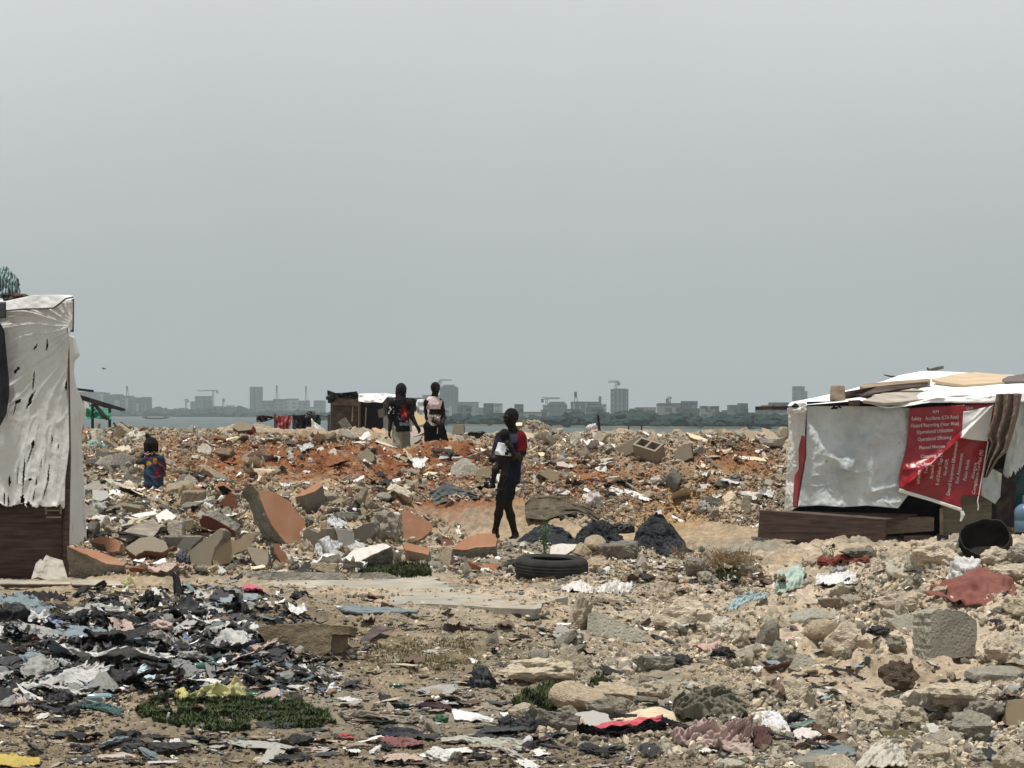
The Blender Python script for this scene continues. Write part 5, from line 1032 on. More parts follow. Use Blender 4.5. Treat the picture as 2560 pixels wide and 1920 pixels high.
# water bottle, pot and little box by the hut
G['jug'] = M('blue_water_bottle', (.10, .17, .26), (.13, .21, .30), scale=3, rough=.2, bump=.05, spec=.6)
c = W(*zp('H', 2160, 1362), 26.6); t_ = thing('water_bottle', (c[0] + .10, c[1], c[2] - .03), 'big blue water cooler bottle beside the banner hut', 'bottle')
q = MB(); q.lathe([(0, 0), (.125, 0), (.135, .02), (.135, .13), (.13, .14), (.135, .15), (.135, .24), (.125, .28), (.08, .325), (.045, .34)], 28); q.build('body', G['jug'], t_, smooth=True)
q = MB(); q.lathe([(.034, .335), (.034, .43), (.030, .44), (.0, .442)], 18); q.build('neck', paint('bottle_neck', (.09, .12, .17), rough=.3), t_, smooth=True)
x, Y, z = hit(2470, 1398)
t_ = thing('iron_pot', (x, Y, z), 'soot-black round pot tipped over on pale rubble', 'pot')
prof = [(0, -.0), (.12, .01), (.20, .06), (.25, .14), (.262, .20), (.245, .27), (.25, .285), (.235, .285), (.24, .2), (.225, .13), (.18, .065), (.1, .03), (0, .025)]
q = MB(); q.lathe(prof, 40, (0, 0, 0)); n_ = [np.array(v) for v in q.V]; q.V = [v * (1 + .05 * noise3(v[:, 0] * 7, v[:, 1] * 7, v[:, 2] * 7, 5))[:, None] + np.stack([0 * v[:, 0], 0 * v[:, 0], np.where(v[:, 2] > .24, .03 * noise3(v[:, 0] * 16, v[:, 1] * 16, 0 * v[:, 0], 6), 0)], -1) for v in n_]; o = q.build('bowl', M('soot_iron', (.006, .0055, .0055), (.024, .018, .016), scale=6, rough=.85, bump=.5, bscale=20, spec=.35), t_, smooth=True)
o.rotation_euler = (R(40), R(-14), 0); o.location = (0, .06, .04); o.scale = (.86, .86, .74)
c = W(2356, 1350, 26.9); t_ = thing('black_box', (c[0], c[1], c[2] - .04), 'small black box with pale digits at the foot of the wood panel', 'box')
q = MB(); q.box((0, 0, .045), (.13, .08, .12), (0, R(6), 0)); q.box((.13, 0, -.01), (.2, .1, .05)); q.build('case', G['black'], t_)
cu = bpy.data.curves.new('digits', 'FONT'); cu.body = '50'; cu.size = .055; to = bpy.data.objects.new('digits', cu); COL.objects.link(to); dg = bpy.context.evaluated_depsgraph_get(); me = bpy.data.meshes.new_from_object(to.evaluated_get(dg)); bpy.data.objects.remove(to)
me.materials.clear(); me.materials.append(G['letter_white']); o = link('digits', me, t_); o.location = (.02, -.046, .012); o.rotation_euler = (R(90), R(-90), 0)
# ------------------------------------------------------------------ people: each body one continuous surface grown round its joints
def surface(prims, res, pad=.03):
    "prims: ('c', a, b, ra, rb, k) tapering limb, ('e', centre, radii, axes, k) ellipsoid, 's' + either to carve, ('cut', point, normal) to trim"
    pts = []
    for p in prims:
        if p[0] == 'c': m_ = max(p[3], p[4]); pts += [np.array(p[1]) - m_, np.array(p[1]) + m_, np.array(p[2]) - m_, np.array(p[2]) + m_]
        elif p[0] == 'e': m_ = max(p[2]); pts += [np.array(p[1]) - m_, np.array(p[1]) + m_]
    lo = np.min(pts, 0) - pad; hi = np.max(pts, 0) + pad
    n = np.ceil((hi - lo) / res).astype(int) + 1
    D = np.full(n, .3, np.float32)
    ax = [lo[i] + res * np.arange(n[i]) for i in range(3)]
    for p in prims:
        if p[0] == 'cut':
            X = [ax[0][:, None, None], ax[1][None, :, None], ax[2][None, None, :]]
            d = sum((X[i] - p[1][i]) * p[2][i] for i in range(3)); D = np.maximum(D, d.astype(np.float32)); continue
        sub = p[0][0] == 's'; kind = p[0][-1]
        k = p[-1]
        if kind == 'c': A, B = np.array(p[1], float), np.array(p[2], float); m_ = max(p[3], p[4]) + k + .03; l_, h_ = np.minimum(A, B) - m_, np.maximum(A, B) + m_
        else: A = np.array(p[1], float); m_ = max(p[2]) + k + .03; l_, h_ = A - m_, A + m_
        i0 = np.clip(np.floor((l_ - lo) / res).astype(int), 0, n); i1 = np.clip(np.ceil((h_ - lo) / res).astype(int) + 1, 0, n)
        s = tuple(slice(a, b) for a, b in zip(i0, i1))
        X = np.stack(np.meshgrid(*[ax[i][s[i]] for i in range(3)], indexing='ij'), -1)
        if kind == 'c':
            d = B - A; t = np.clip(((X - A) @ d) / max(d @ d, 1e-9), 0, 1); f = np.linalg.norm(X - A - t[..., None] * d, axis=-1) - (p[3] + (p[4] - p[3]) * t)
        else:
            q = X - A
            if p[3] is not None: q = q @ np.array(p[3]).T
            r_ = np.array(p[2]); e = np.linalg.norm(q / r_, axis=-1); g_ = np.linalg.norm(q / r_ ** 2, axis=-1); f = e * (e - 1) / np.maximum(g_, 1e-6)
        f = f.astype(np.float32); o_ = D[s]
        if sub:
            h = np.clip(.5 - .5 * (o_ + f) / k, 0, 1); D[s] = o_ * (1 - h) - f * h + k * h * (1 - h)
        else:
            h = np.clip(.5 + .5 * (o_ - f) / k, 0, 1); D[s] = o_ * (1 - h) + f * h - k * h * (1 - h)
    # surface nets
    neg = D < 0
    c8 = [(i, j, k) for i in (0, 1) for j in (0, 1) for k in (0, 1)]
    sh = tuple(x - 1 for x in n); cnt = np.zeros(sh, np.int8)
    for i, j, k in c8: cnt += neg[i:i + sh[0], j:j + sh[1], k:k + sh[2]]
    act = (cnt > 0) & (cnt < 8); idx = np.full(sh, -1, np.int64); cells = np.argwhere(act); idx[act] = np.arange(len(cells))
    acc = np.zeros((len(cells), 3)); num = np.zeros(len(cells))
    for a in range(8):
        for b in range(a + 1, 8):
            A, B = np.array(c8[a]), np.array(c8[b])
            if np.abs(A - B).sum() != 1: continue
            da = D[tuple((cells + A).T)]; db = D[tuple((cells + B).T)]; m_ = (da < 0) != (db < 0)
            t = np.where(m_, da / np.where(m_, da - db, 1), 0); acc += np.where(m_[:, None], A + t[:, None] * (B - A), 0); num += m_
    V = lo + res * (cells + acc / num[:, None])
    Fs = []
    for a in range(3):
        s0 = [slice(None)] * 3; s1 = [slice(None)] * 3; s0[a] = slice(0, -1); s1[a] = slice(1, None)
        x = neg[tuple(s0)] != neg[tuple(s1)]; e = np.argwhere(x); up_ = neg[tuple(s0)][x]
        b, c = (a + 1) % 3, (a + 2) % 3
        ok = (e[:, b] > 0) & (e[:, c] > 0) & (e[:, b] < sh[b]) & (e[:, c] < sh[c]); e = e[ok]; up_ = up_[ok]
        def at(db, dc): f = e.copy(); f[:, b] += db; f[:, c] += dc; return idx[tuple(f.T)]
        q = np.stack([at(-1, -1), at(0, -1), at(0, 0), at(-1, 0)], 1); q[~up_] = q[~up_][:, ::-1]; Fs.append(q)
    Fq = np.concatenate(Fs); Fq = Fq[(Fq >= 0).all(1)]
    return V, Fq
def head(c, f, s=1.0, tilt=0.0):
    "skull, jaw, nose, brow, lips and ears; f is the way the face looks"
    f = np.array(f, float); f /= np.linalg.norm(f); r_ = np.cross(f, (0, 0, 1)); r_ /= np.linalg.norm(r_); u = np.cross(r_, f); c = np.array(c, float); M3 = np.stack([r_, f, u])
    P = lambda a, b, d: c + s * (a * r_ + b * f + d * u)
    L_ = [('e', c, (.075 * s, .094 * s, .104 * s), M3, .01), ('e', P(0, .034, -.075), (.052 * s, .055 * s, .050 * s), M3, .03 * s), ('c', P(-.03, .086, .026), P(.03, .086, .026), .013 * s, .013 * s, .02 * s),
          ('se', P(-.032, .104, .004), (.016 * s,) * 3, None, .012 * s), ('se', P(.032, .104, .004), (.016 * s,) * 3, None, .012 * s), ('e', P(-.031, .078, .003), (.0145 * s,) * 3, None, .003), ('e', P(.031, .078, .003), (.0145 * s,) * 3, None, .003),
          ('c', P(0, .094, .008), P(0, .112, -.030), .009 * s, .014 * s, .012 * s), ('c', P(-.013, .098, -.034), P(.013, .098, -.034), .010 * s, .010 * s, .008 * s),
          ('e', P(0, .088, -.062), (.026 * s, .014 * s, .009 * s), M3, .006), ('e', P(0, .086, -.077), (.022 * s, .013 * s, .010 * s), M3, .006), ('sc', P(-.022, .104, -.0695), P(.022, .104, -.0695), .004 * s, .004 * s, .004)]
    for k in (-1, 1): L_ += [('e', P(k * .079, -.004, -.012), (.010 * s, .019 * s, .031 * s), M3, .008)]
    return L_, P, M3
def hand(w, d, nrm, side=1, curl=.5, s=1.0, spread=1.0):
    "palm, four fingers of unequal length bent at two knuckles, and a thumb from the side of the palm"
    w = np.array(w, float); d = np.array(d, float); d /= np.linalg.norm(d); nrm = np.array(nrm, float); nrm = nrm - d * (nrm @ d); nrm /= np.linalg.norm(nrm); x = np.cross(d, nrm) * side
    L_ = []
    for k in (-.026, -.009, .009, .026): L_.append(('c', w + x * k * .7 * s, w + (d * .085 + x * k) * s, .015 * s, .013 * s, .012 * s))
    for k, ln in ((-.030, .060), (-.010, .075), (.010, .080), (.030, .070)):
        p = w + (d * .088 + x * k) * s; a = curl
        for j, fr in enumerate((.45, .32, .25)):
            dd = d * math.cos(a) + nrm * math.sin(a) + x * k * 1.5 * spread; q = p + dd * ln * fr * s; L_.append(('c', p, q, (.0098 - .0008 * j) * s, (.0090 - .0008 * j) * s, .004)); p = q; a += curl * .9
    p = w + (d * .025 + x * .024) * s; q = w + (d * .055 + x * .052 + nrm * .018) * s; L_.append(('c', p, q, .014 * s, .011 * s, .008)); L_.append(('c', q, q + (d * .035 + x * .008 + nrm * .012) * s, .0105 * s, .009 * s, .004))
    return L_
def foot(an, toe, s=1.0):
    an, toe = np.array(an, float), np.array(toe, float); d = toe - an; d[2] = 0; L_ = np.linalg.norm(d); d /= L_; x = np.cross(d, (0, 0, 1)); h = an - d * .05 * s; z0 = min(toe[2], an[2] - .06 * s)
    h[2] = z0 + .028 * s; t = toe.copy(); t[2] = z0 + .02 * s
    L2 = [('c', an, h, .036 * s, .032 * s, .03), ('c', h, t, .034 * s, .030 * s, .03), ('c', an, (h + t) / 2, .034 * s, .028 * s, .03)]
    for k, e in ((-.032, .9), (-.015, 1), (0, 1), (.015, .97), (.034, .92)): q = t + x * k * s; L2.append(('c', q - d * .03 * s, q + d * .035 * e * s, .013 * s, .011 * s, .008))
    return L2
SK1, SK2 = np.array((.013, .0085, .0068)), np.array((.036, .023, .017))
G['skin2'] = M('brown_skin', (.85, .85, .85), (1.1, 1.1, 1.1), scale=14, rough=.55, bump=.15, bscale=60, tint='attr', spec=.14)
G['wear'] = M('worn_clothing', (.85, .85, .85), (1.1, 1.1, 1.1), scale=20, rough=.95, bump=.4, bscale=45, bdist=.006, tint='attr', spec=.08)
def body(name, prims, org, parent, res=.008, base=SK1, eyes=None, lips=None):
    V, Fq = surface(prims, res); c = np.tile(base, (len(V), 1))
    c = c * (1 + .25 * fbm3(V[:, 0] * 9, V[:, 1] * 9, V[:, 2] * 9, 3, 2))[:, None]
    for e in eyes or []:
        c[np.linalg.norm(V - np.array(e), axis=1) < .0125] = (.09, .08, .07); c[np.linalg.norm(V - np.array(e) - (np.array(eyes[2]) if len(eyes) > 2 else 0), axis=1) < .005] = (.01, .008, .007)
    if lips is not None: c[np.linalg.norm((V - np.array(lips)) / np.array((1.4, 1.4, 1)), axis=1) < .020] = base * np.array((2.0, 1.5, 1.5))
    return obj(name, V - np.array(org), Fq, G['skin2'], parent, smooth=True, col=c)
def wear(name, prims, org, parent, colf, res=.010, wr=.006, mat='wear'):
    V, Fq = surface(prims, res)
    n = fbm3(V[:, 0] * 11, V[:, 1] * 11, V[:, 2] * 7, 8, 3) ; ctr = V.mean(0); d = V - ctr; d[:, 2] *= .1; d /= np.linalg.norm(d, axis=1)[:, None] + 1e-6
    fo = (1 - np.abs(noise3(V[:, 0] * 9 + V[:, 2] * 5, V[:, 1] * 9, V[:, 2] * 4 - V[:, 0] * 3, 14))) ** 4; V2 = V + d * (wr * n + .016 * (wr / .006) * (fo - .3))[:, None]
    return obj(name, V2 - np.array(org), Fq, G[mat], parent, smooth=True, col=colf(V))
def flat(c): return lambda V: np.tile(np.array(c), (len(V), 1))
def limb(*pr, k=.03): return [('c', pr[i][0], pr[i + 1][0], pr[i][1], pr[i + 1][1], k) for i in range(len(pr) - 1)]

# --- the man walking with an infant in his arms
YM = 28.8; fx = W(1273, 0, YM)[0]; OM = np.array((fx, YM, g1(fx, YM)))
def j(x, y, d=0.0): return W(*zp('P', x, y), YM) + np.array((0, d, 0))
t_ = thing('person', OM, 'barefoot man in red-sleeved navy shirt walking with an infant in his arms', 'person', rz=0)
hd, HP, HM = head(j(487, 262, -.03), (-.80, -.55, -.22), 1.04)
armL = limb((j(588, 472, -.02), .062), (j(592, 570, -.04), .052), (j(572, 682, -.10), .046), (j(520, 640, -.33), .032)); armR = limb((j(388, 482, -.05), .062), (j(340, 590, -.10), .050), (j(295, 695, -.16), .045), (j(435, 694, -.30), .032))
leg1 = limb((j(435, 905, 0), .090), (j(408, 1030, -.04), .075), (j(380, 1150, -.07), .057), (j(358, 1265, -.03), .054), (j(325, 1440, .05), .036)); leg2 = limb((j(485, 905, .02), .090), (j(468, 1040, .01), .074), (j(450, 1165, -.01), .056), (j(486, 1290, .02), .054), (j(532, 1490, .02), .036))
torso = [('c', j(430, 485, -.02), j(560, 480, .0), .105, .105, .05), ('c', j(500, 560, -.01), j(500, 680, 0), .108, .102, .06), ('c', j(497, 690, 0), j(482, 870, .01), .100, .100, .06), ('c', j(455, 880, 0), j(490, 885, .01), .092, .092, .05), ('c', j(500, 360, -.01), j(515, 440, .0), .056, .072, .04)]
a1 = j(532, 1490, .02); zf = OM[2]
p1 = torso + armL + armR + leg1 + leg2 + foot(j(325, 1440, .05), np.array((j(278, 0)[0], YM - .10, zf + .01))) + foot(np.array((a1[0], a1[1], max(a1[2], zf + .075))), np.array((j(500, 0)[0], YM - .16, zf + .01))) + hd + hand(j(515, 634, -.335), (-.40, -.12, .9), (-.5, .8, 0), 1, .3) + hand(j(440, 692, -.30), (1, -.02, .12), (0, .5, .8), -1, .5)
body('body', p1, OM, t_, .0075, eyes=[HP(-.031, .090, .003), HP(.031, .090, .003)], lips=HP(0, .095, -.069))
V, Fq = surface([('e', HP(0, -.012, .018), (.084, .103, .102), HM, .01), ('cut', HP(0, .045, .030), HM[1] * .75 - HM[2] * .66), ('cut', HP(0, 0, -.035), -HM[2] + HM[1] * .5)], .007); obj('hair', V - OM, Fq, paint('hair', (.005, .0045, .0045), (.012, .011, .011), scale=60, bump=1, bscale=90, dirt=None), t_, smooth=True)
tee = [('c', j(430, 487, -.02), j(560, 484, .0), .114, .114, .05), ('c', j(503, 560, -.01), j(505, 680, 0), .122, .116, .06), ('c', j(503, 690, 0), j(490, 880, .01), .113, .112, .05), ('c', j(490, 880, .01), j(490, 960, .01), .113, .116, .05)] + limb((j(585, 470, -.02), .085), (j(592, 560, -.035), .074), (j(590, 620, -.055), .070)) + limb((j(390, 482, -.05), .082), (j(345, 585, -.10), .070)) + [('cut', j(490, 965), (.15, 0, -1)), ('cut', j(520, 402), (0, .1, 1)), ('cut', j(585, 612), (.1, -.2, -1)) ]
tee = [t for t in tee if t[0] != 'cut'] + [('cut', j(490, 965), (.12, 0, -1)), ('cut', j(518, 400), (0, .1, 1))]
sx, sz_ = j(545, 500)[0], j(0, 500)[2]
def colT(V):
    c = np.tile(np.array((.016, .018, .034)), (len(V), 1)); e = (V[:, 0] > sx) & (V[:, 2] > j(0, 618)[2]); c[e] = (.13, .010, .016)
    p = (V[:, 0] < sx + .01) & (V[:, 0] > j(480, 0)[0]) & (V[:, 2] > j(0, 520)[2]) & (V[:, 2] < j(0, 440)[2]) & (V[:, 1] < YM); c[p] = (.05, .055, .085); return c
wear('shirt', tee, OM, t_, colT)
wear('shorts', limb((j(445, 900, 0), .090), (j(412, 1030, -.04), .080), (j(388, 1120, -.06), .073), k=.010) + limb((j(484, 900, .01), .088), (j(468, 1035, .01), .077), (j(454, 1120, -.01), .070), k=.010) + [('c', j(458, 870, 0), j(484, 875, .01), .102, .102, .04), ('cut', j(420, 1122), (.05, 0, -1))], OM, t_, flat((.014, .017, .024)))
# the infant he carries
OI = j(420, 700, -.25); ti = thing('person', OI, 'bare-legged infant in a white wrap held against the walking man', 'person')
hi_, HPi, HMi = head(j(425, 452, -.26), (.45, .75, -.05), .80)
pi_ = [('c', j(418, 535, -.27), j(405, 690, -.26), .072, .082, .04), ('c', j(424, 480, -.26), j(420, 530, -.265), .034, .045, .03)] + limb((j(385, 715, -.27), .052), (j(328, 800, -.31), .042), (j(297, 925, -.27), .026)) + limb((j(428, 725, -.29), .052), (j(418, 860, -.33), .041), (j(372, 968, -.28), .026)) + limb((j(375, 545, -.26), .032), (j(360, 620, -.30), .026), (j(400, 640, -.35), .020)) + limb((j(462, 535, -.25), .032), (j(480, 575, -.31), .026), (j(462, 560, -.37), .019)) + hi_
pi_ += foot(j(297, 925, -.27), j(270, 985, -.33), .62) + foot(j(372, 968, -.28), j(350, 1010, -.36), .62) + hand(j(400, 640, -.35), (1, 0, .2), (0, 1, 0), 1, .5, .6) + hand(j(462, 560, -.37), (-.3, 0, 1), (0, 1, 0), 1, .5, .6)
body('body', pi_, OI, ti, .006)
V, Fq = surface([('e', HPi(0, -.012, .012), (.066, .080, .084), HMi, .01), ('cut', HPi(0, .03, .03), HMi[1]), ('cut', HPi(0, 0, -.05), -HMi[2])], .006); obj('hair', V - OI, Fq, G['hair'], ti, smooth=True)
wear('white_wrap', [('c', j(420, 545, -.27), j(408, 640, -.27), .088, .096, .03), ('cut', j(405, 652), (-.12, 0, -1)), ('cut', j(418, 528), (.18, 0, 1))], OI, ti, flat((.62, .64, .68)), .007, .010)

# --- the man in a black hood and printed black shirt
YH = 40.5; hx = W(*zp('M', 690, 0), YH)[0]; OH = np.array((hx, YH, g1(hx, YH)))
def jm(x, y, d=0.0): return W(*zp('M', x, y), YH) + np.array((0, d, 0))
t_ = thing('person', OH, 'man in a black hood and black shirt with red print standing behind the red heap', 'person')
hd, HP, HM = head(jm(692, 372, 0), (.80, -.60, -.10), 1.03)
al = limb((jm(500, 640, 0), .062), (jm(485, 800, -.01), .052), (jm(478, 950, -.02), .046), (jm(452, 1210, -.07), .032)); ar = limb((jm(850, 640, .02), .060), (jm(885, 800, .0), .050), (jm(915, 930, -.04), .044), (jm(1020, 1120, -.10), .031))
fz = OH[2]
def ft(x, d): return np.array((W(*zp('M', x, 0), YH)[0], YH + d, fz + .085))
def leg(x0, x1, d0, d1): return limb((jm(x0, 1180, 0), .10), (np.array((jm((x0 + x1) / 2, 0)[0], YH + d0 - .02, fz + .50)), .062), (np.array((ft(x1, d1)[0], YH + d1 + .02, fz + .32)), .056), (ft(x1, d1), .036)) + foot(ft(x1, d1), ft(x1 + 130, d1 - .12) - np.array((0, 0, .075)))
prm = [('c', jm(560, 650, 0), jm(790, 650, .01), .105, .105, .05), ('c', jm(680, 720), jm(690, 950), .125, .12, .06), ('c', jm(690, 960), jm(690, 1130), .12, .125, .06), ('c', jm(680, 470), jm(680, 600), .06, .08, .04)] + al + ar + leg(640, 620, -.05, .04) + leg(750, 790, .02, -.05) + hd + hand(jm(450, 1215, -.07), (-.05, -.15, -1), (.9, -.3, 0), 1, .45) + hand(jm(1023, 1125, -.10), (.5, -.3, -.9), (-.6, -.5, .2), -1, .4)
body('body', prm, OH, t_, .008, eyes=[HP(-.031, .090, .003), HP(.031, .090, .003)], lips=HP(0, .095, -.069))
V, Fq = surface([('e', HP(0, -.008, .010), (.092, .108, .122), HM, .01), ('c', HP(0, -.02, -.08), jm(680, 590, .0), .085, .11, .05), ('e', HP(0, .03, -.10), (.07, .06, .05), HM, .03), ('se', HP(0, .125, -.015), (.064, .075, .080), HM, .012), ('cut', jm(680, 640), (0, 0, -1))], .008); obj('hood', V - OH, Fq, paint('black_knit', (.007, .007, .008), (.014, .014, .016), scale=30, dirt=None), t_, smooth=True)
def colH(V):
    c = np.tile(np.array((.009, .009, .010)), (len(V), 1)); X = (V[:, 0] - OH[0]) * 1120 + 690; Z = 1230 - (V[:, 2] - jm(0, 1230)[2]) * 1120
    fr = V[:, 1] < YH - .04; n = fbm3(V[:, 0] * 34, V[:, 2] * 34, V[:, 1], 5, 2); n2 = fbm3(V[:, 0] * 46 + 9, V[:, 2] * 46, V[:, 1], 6, 2)
    r_ = np.exp(-((X - 765) / 120) ** 2 - ((Z - 870) / 170) ** 2); b = np.exp(-((X - 690) / 100) ** 2 - ((Z - 960) / 110) ** 2)
    m_ = fr & (r_ + .35 * n > .55); c[m_] = (.16, .012, .018); m_ = fr & (np.hypot(X - 775, Z - 870) < 50 + 30 * n); c[m_] = (.42, .03, .03); m_ = fr & (np.hypot(X - 778, Z - 872) < 16); c[m_] = (.75, .4, .35)
    m_ = fr & (b + .5 * n2 > .85); c[m_] = (.05, .09, .13); m_ = fr & (r_ + b > .4) & (n2 > .72); c[m_] = (.45, .45, .48)
    m_ = fr & (Z > 1050) & (Z < 1105) & (X > 660) & (X < 900); c[m_] = (.17, .19, .20)
    s_ = (X < 545) & (Z > 715) & (Z < 865) & fr; c[s_ & (n2 > .25)] = (.62, .62, .62); return c
wear('shirt', [('c', jm(560, 660, 0), jm(785, 660, .01), .105, .105, .05), ('c', jm(675, 720), jm(690, 950), .138, .134, .06), ('c', jm(690, 960), jm(712, 1260), .134, .155, .06), ('c', jm(680, 560), jm(680, 620), .09, .10, .04)] + limb((jm(515, 645, 0), .074), (jm(485, 790, -.01), .068), (jm(478, 920, -.02), .066)) + limb((jm(835, 645, .02), .072), (jm(878, 800, 0), .066), (jm(893, 870, -.02), .064)) + [('cut', jm(700, 1235), (.06, 0, -1))], OH, t_, colH, .008)
paint('x1', (.1, .1, .1))
wear('trousers', limb((jm(645, 1180, 0), .118), (np.array((jm(625, 0)[0], YH - .05, fz + .5)), .095), (ft(620, .04) + np.array((0, 0, .05)), .08)) + limb((jm(745, 1180, .0), .116), (np.array((jm(770, 0)[0], YH + .02, fz + .5)), .092), (ft(790, -.05) + np.array((0, 0, .05)), .078)), OH, t_, lambda V: np.where((V[:, :1] < jm(712, 0)[0]), np.array((.25, .255, .19)), np.array((.17, .172, .13))), .010)  # one leg darker: its shading is painted into the trouser colour

# --- the man in a pink sleeveless top
YP = 40.9; hx = W(*zp('M', 1380, 0), YP)[0]; OP = np.array((hx, YP, g1(hx, YP)))
def jp(x, y, d=0.0): return W(*zp('M', x, y), YP) + np.array((0, d, 0))
t_ = thing('person', OP, 'bareheaded man in a pink sleeveless top with a black band', 'person')
hd, HP, HM = head(jp(1400, 335, -.02), (.62, -.70, -.32), 1.0)
fz = OP[2]
al = limb((jp(1212, 640, 0), .060), (jp(1218, 800, .01), .050), (jp(1232, 950, .01), .045), (jp(1400, 1030, -.16), .032)); ar = limb((jp(1508, 640, .03), .056), (jp(1545, 800, .05), .046), (jp(1570, 950, .02), .042), (jp(1548, 1075, -.14), .030))
def lg(x0, xk, xf, dk, df): return limb((jp(x0, 1180, 0), .098), (np.array((jp(xk, 0)[0], YP + dk, fz + .50)), .062), (np.array((jp((xk + xf) / 2, 0)[0], YP + (dk + df) / 2 + .02, fz + .30)), .056), (np.array((jp(xf, 0)[0], YP + df, fz + .085)), .036)) + foot(np.array((jp(xf, 0)[0], YP + df, fz + .085)), np.array((jp(xf + 140, 0)[0], YP + df - .08, fz + .01)))
prm = [('c', jp(1270, 640, 0), jp(1460, 640, .02), .092, .092, .05), ('c', jp(1365, 700), jp(1370, 900), .118, .110, .06), ('c', jp(1370, 920), jp(1375, 1130), .110, .118, .06), ('c', jp(1390, 440, -.01), jp(1370, 560), .056, .075, .04)] + al + ar + lg(1310, 1290, 1240, .0, .06) + lg(1450, 1570, 1600, -.05, -.04) + hd + hand(jp(1405, 1033, -.165), (.9, -.15, -.42), (0, .6, -.5), 1, .5) + hand(jp(1547, 1080, -.145), (-.5, -.2, -.6), (-.4, .8, 0), -1, .5)
body('body', prm, OP, t_, .008, base=SK1 * 1.15, eyes=[HP(-.031, .090, .003), HP(.031, .090, .003)], lips=HP(0, .095, -.069))
V, Fq = surface([('e', HP(0, -.010, .016), (.081, .099, .100), HM, .01), ('cut', HP(0, .05, .04), HM[1] * .75 - HM[2] * .66), ('cut', HP(0, 0, -.02), -HM[2] + HM[1] * .4)], .007); obj('hair', V - OP, Fq, G['hair'], t_, smooth=True)
def colP(V):
    c = np.tile(np.array((.66, .52, .52)), (len(V), 1)); Z = 1110 - (V[:, 2] - jp(0, 1110)[2]) * 1110; X = (V[:, 0] - OP[0]) * 1110 + 1380; n = fbm3(V[:, 0] * 30, V[:, 2] * 30, V[:, 1] * 3, 7, 2)
    c[(Z > 690) & (Z < 770) & (n > .05)] = (.48, .36, .29); c[(Z > 770) & (Z < 885) & (X > 1275)] = (.010, .010, .011); c[(Z > 885) & (Z < 1010) & (X > 1290) & (n > .05)] = (.20, .19, .13); c[(Z > 885) & (Z < 1010) & (X > 1290) & (n > .5)] = (.03, .03, .03); c[(Z > 1030) & (n > .2)] = (.42, .22, .20); return c
wear('sleeveless_top', [('c', jp(1280, 640, 0), jp(1450, 640, .02), .096, .094, .05), ('c', jp(1365, 700), jp(1368, 900), .130, .122, .06), ('c', jp(1370, 920), jp(1372, 1100), .122, .135, .06), ('c', jp(1385, 520), jp(1370, 580), .075, .095, .04), ('cut', jp(1370, 1118), (0, 0, -1)), ('cut', jp(1388, 520), (.1, .1, 1))], OP, t_, colP, .008)
wear('shorts', [('c', jp(1300, 1130, 0), jp(1445, 1130, 0), .12, .12, .05)] + limb((jp(1300, 1150, 0), .125), (np.array((jp(1285, 0)[0], YP, fz + .52)), .105)) + limb((jp(1450, 1150, 0), .125), (np.array((jp(1575, 0)[0], YP - .05, fz + .52)), .105)), OP, t_, flat((.010, .010, .012)))
q = MB(); q.tube([jp(1452, 1130, -.17), jp(1448, 1200, -.17), jp(1440, 1280, -.16)], .006, 5); q.build('drawstring', G['banner_white'], t_, off=OP)

# --- the child seen from behind
YK = 30.1; kx = W(*zp('C', 610, 0), YK)[0]; OK = np.array((kx, YK, g1(kx, YK)))
def jc(x, y, d=0.0): return W(*zp('C', x, y), YK) + np.array((0, d, 0))
t_ = thing('person', OK, 'small child with beaded braids and a bright patterned dress among the rubble', 'person')
hd, HP, HM = head(jc(562, 530, .0), (-.35, .92, .05), .86)
fz = OK[2]
prm = [('c', jc(545, 850), jc(740, 850), .058, .058, .04), ('c', jc(620, 900), jc(620, 1200), .085, .09, .05), ('c', jc(570, 1350), jc(680, 1350), .085, .085, .05), ('c', jc(590, 680), jc(630, 800), .040, .048, .03)] + limb((jc(505, 865), .036), (jc(300, 930, .02), .030), (jc(225, 930, .06), .030), (jc(385, 730, .05), .021)) + limb((jc(800, 870), .038), (jc(835, 1060, .02), .032), (jc(850, 1230, .03), .029), (jc(740, 1330, -.10), .021)) + hd
for x in (565, 685): b = jc(x, 1400); prm += limb((b, .065), (np.array((b[0], YK, fz + .24)), .044), (np.array((b[0], YK + .01, fz + .06)), .026)) + foot(np.array((b[0], YK + .01, fz + .06)), np.array((b[0] - .03, YK + .14, fz + .01)), .7)
prm += hand(jc(390, 722, .05), (.25, 0, 1), (1, .2, 0), 1, .3, .66) + hand(jc(735, 1335, -.10), (-1, -.1, -.5), (0, 1, .2), 1, .4, .66)
body('body', prm, OK, t_, .006, base=SK2 * 1.5)
hv = [('e', HP(0, -.010, .012), (.096, .096, .112), HM, .01), ('e', jc(470, 275, .0), (.026, .024, .028), None, .02), ('c', jc(500, 310), jc(480, 290), .03, .02, .03)]
for i in range(13):
    a = -1.9 + i * 3.8 / 12; x = 560 + 160 * math.sin(a); d = -.09 * math.cos(a) * 1.0; hv.append(('c', jc(x * .9 + 56, 480, d), jc(x + 2, 668 + 14 * math.sin(i * 2.1), d * 1.02), .022, .011, .008))
V, Fq = surface(hv, .006); hr_ = obj('braided_hair', V - OK, Fq, G['hair'], t_, smooth=True)
q1 = MB()
for i in range(13):
    a = -1.9 + i * 3.8 / 12; x = 560 + 160 * math.sin(a); d = -.09 * math.cos(a) * 1.02; p = jc(x + 2, 684 + 14 * math.sin(i * 2.1), d) - OK
    for k in range(2):
        b = MB(); b.lathe([(0, -.008), (.008, -.005), (.008, .005), (0, .008)], 8, p - np.array((0, 0, .018 * k))); b.build('bead', paint('bead_white', (.7, .68, .68), dirt=None) if (i + k) % 3 else paint('bead_red', (.35, .02, .06), dirt=None), hr_)
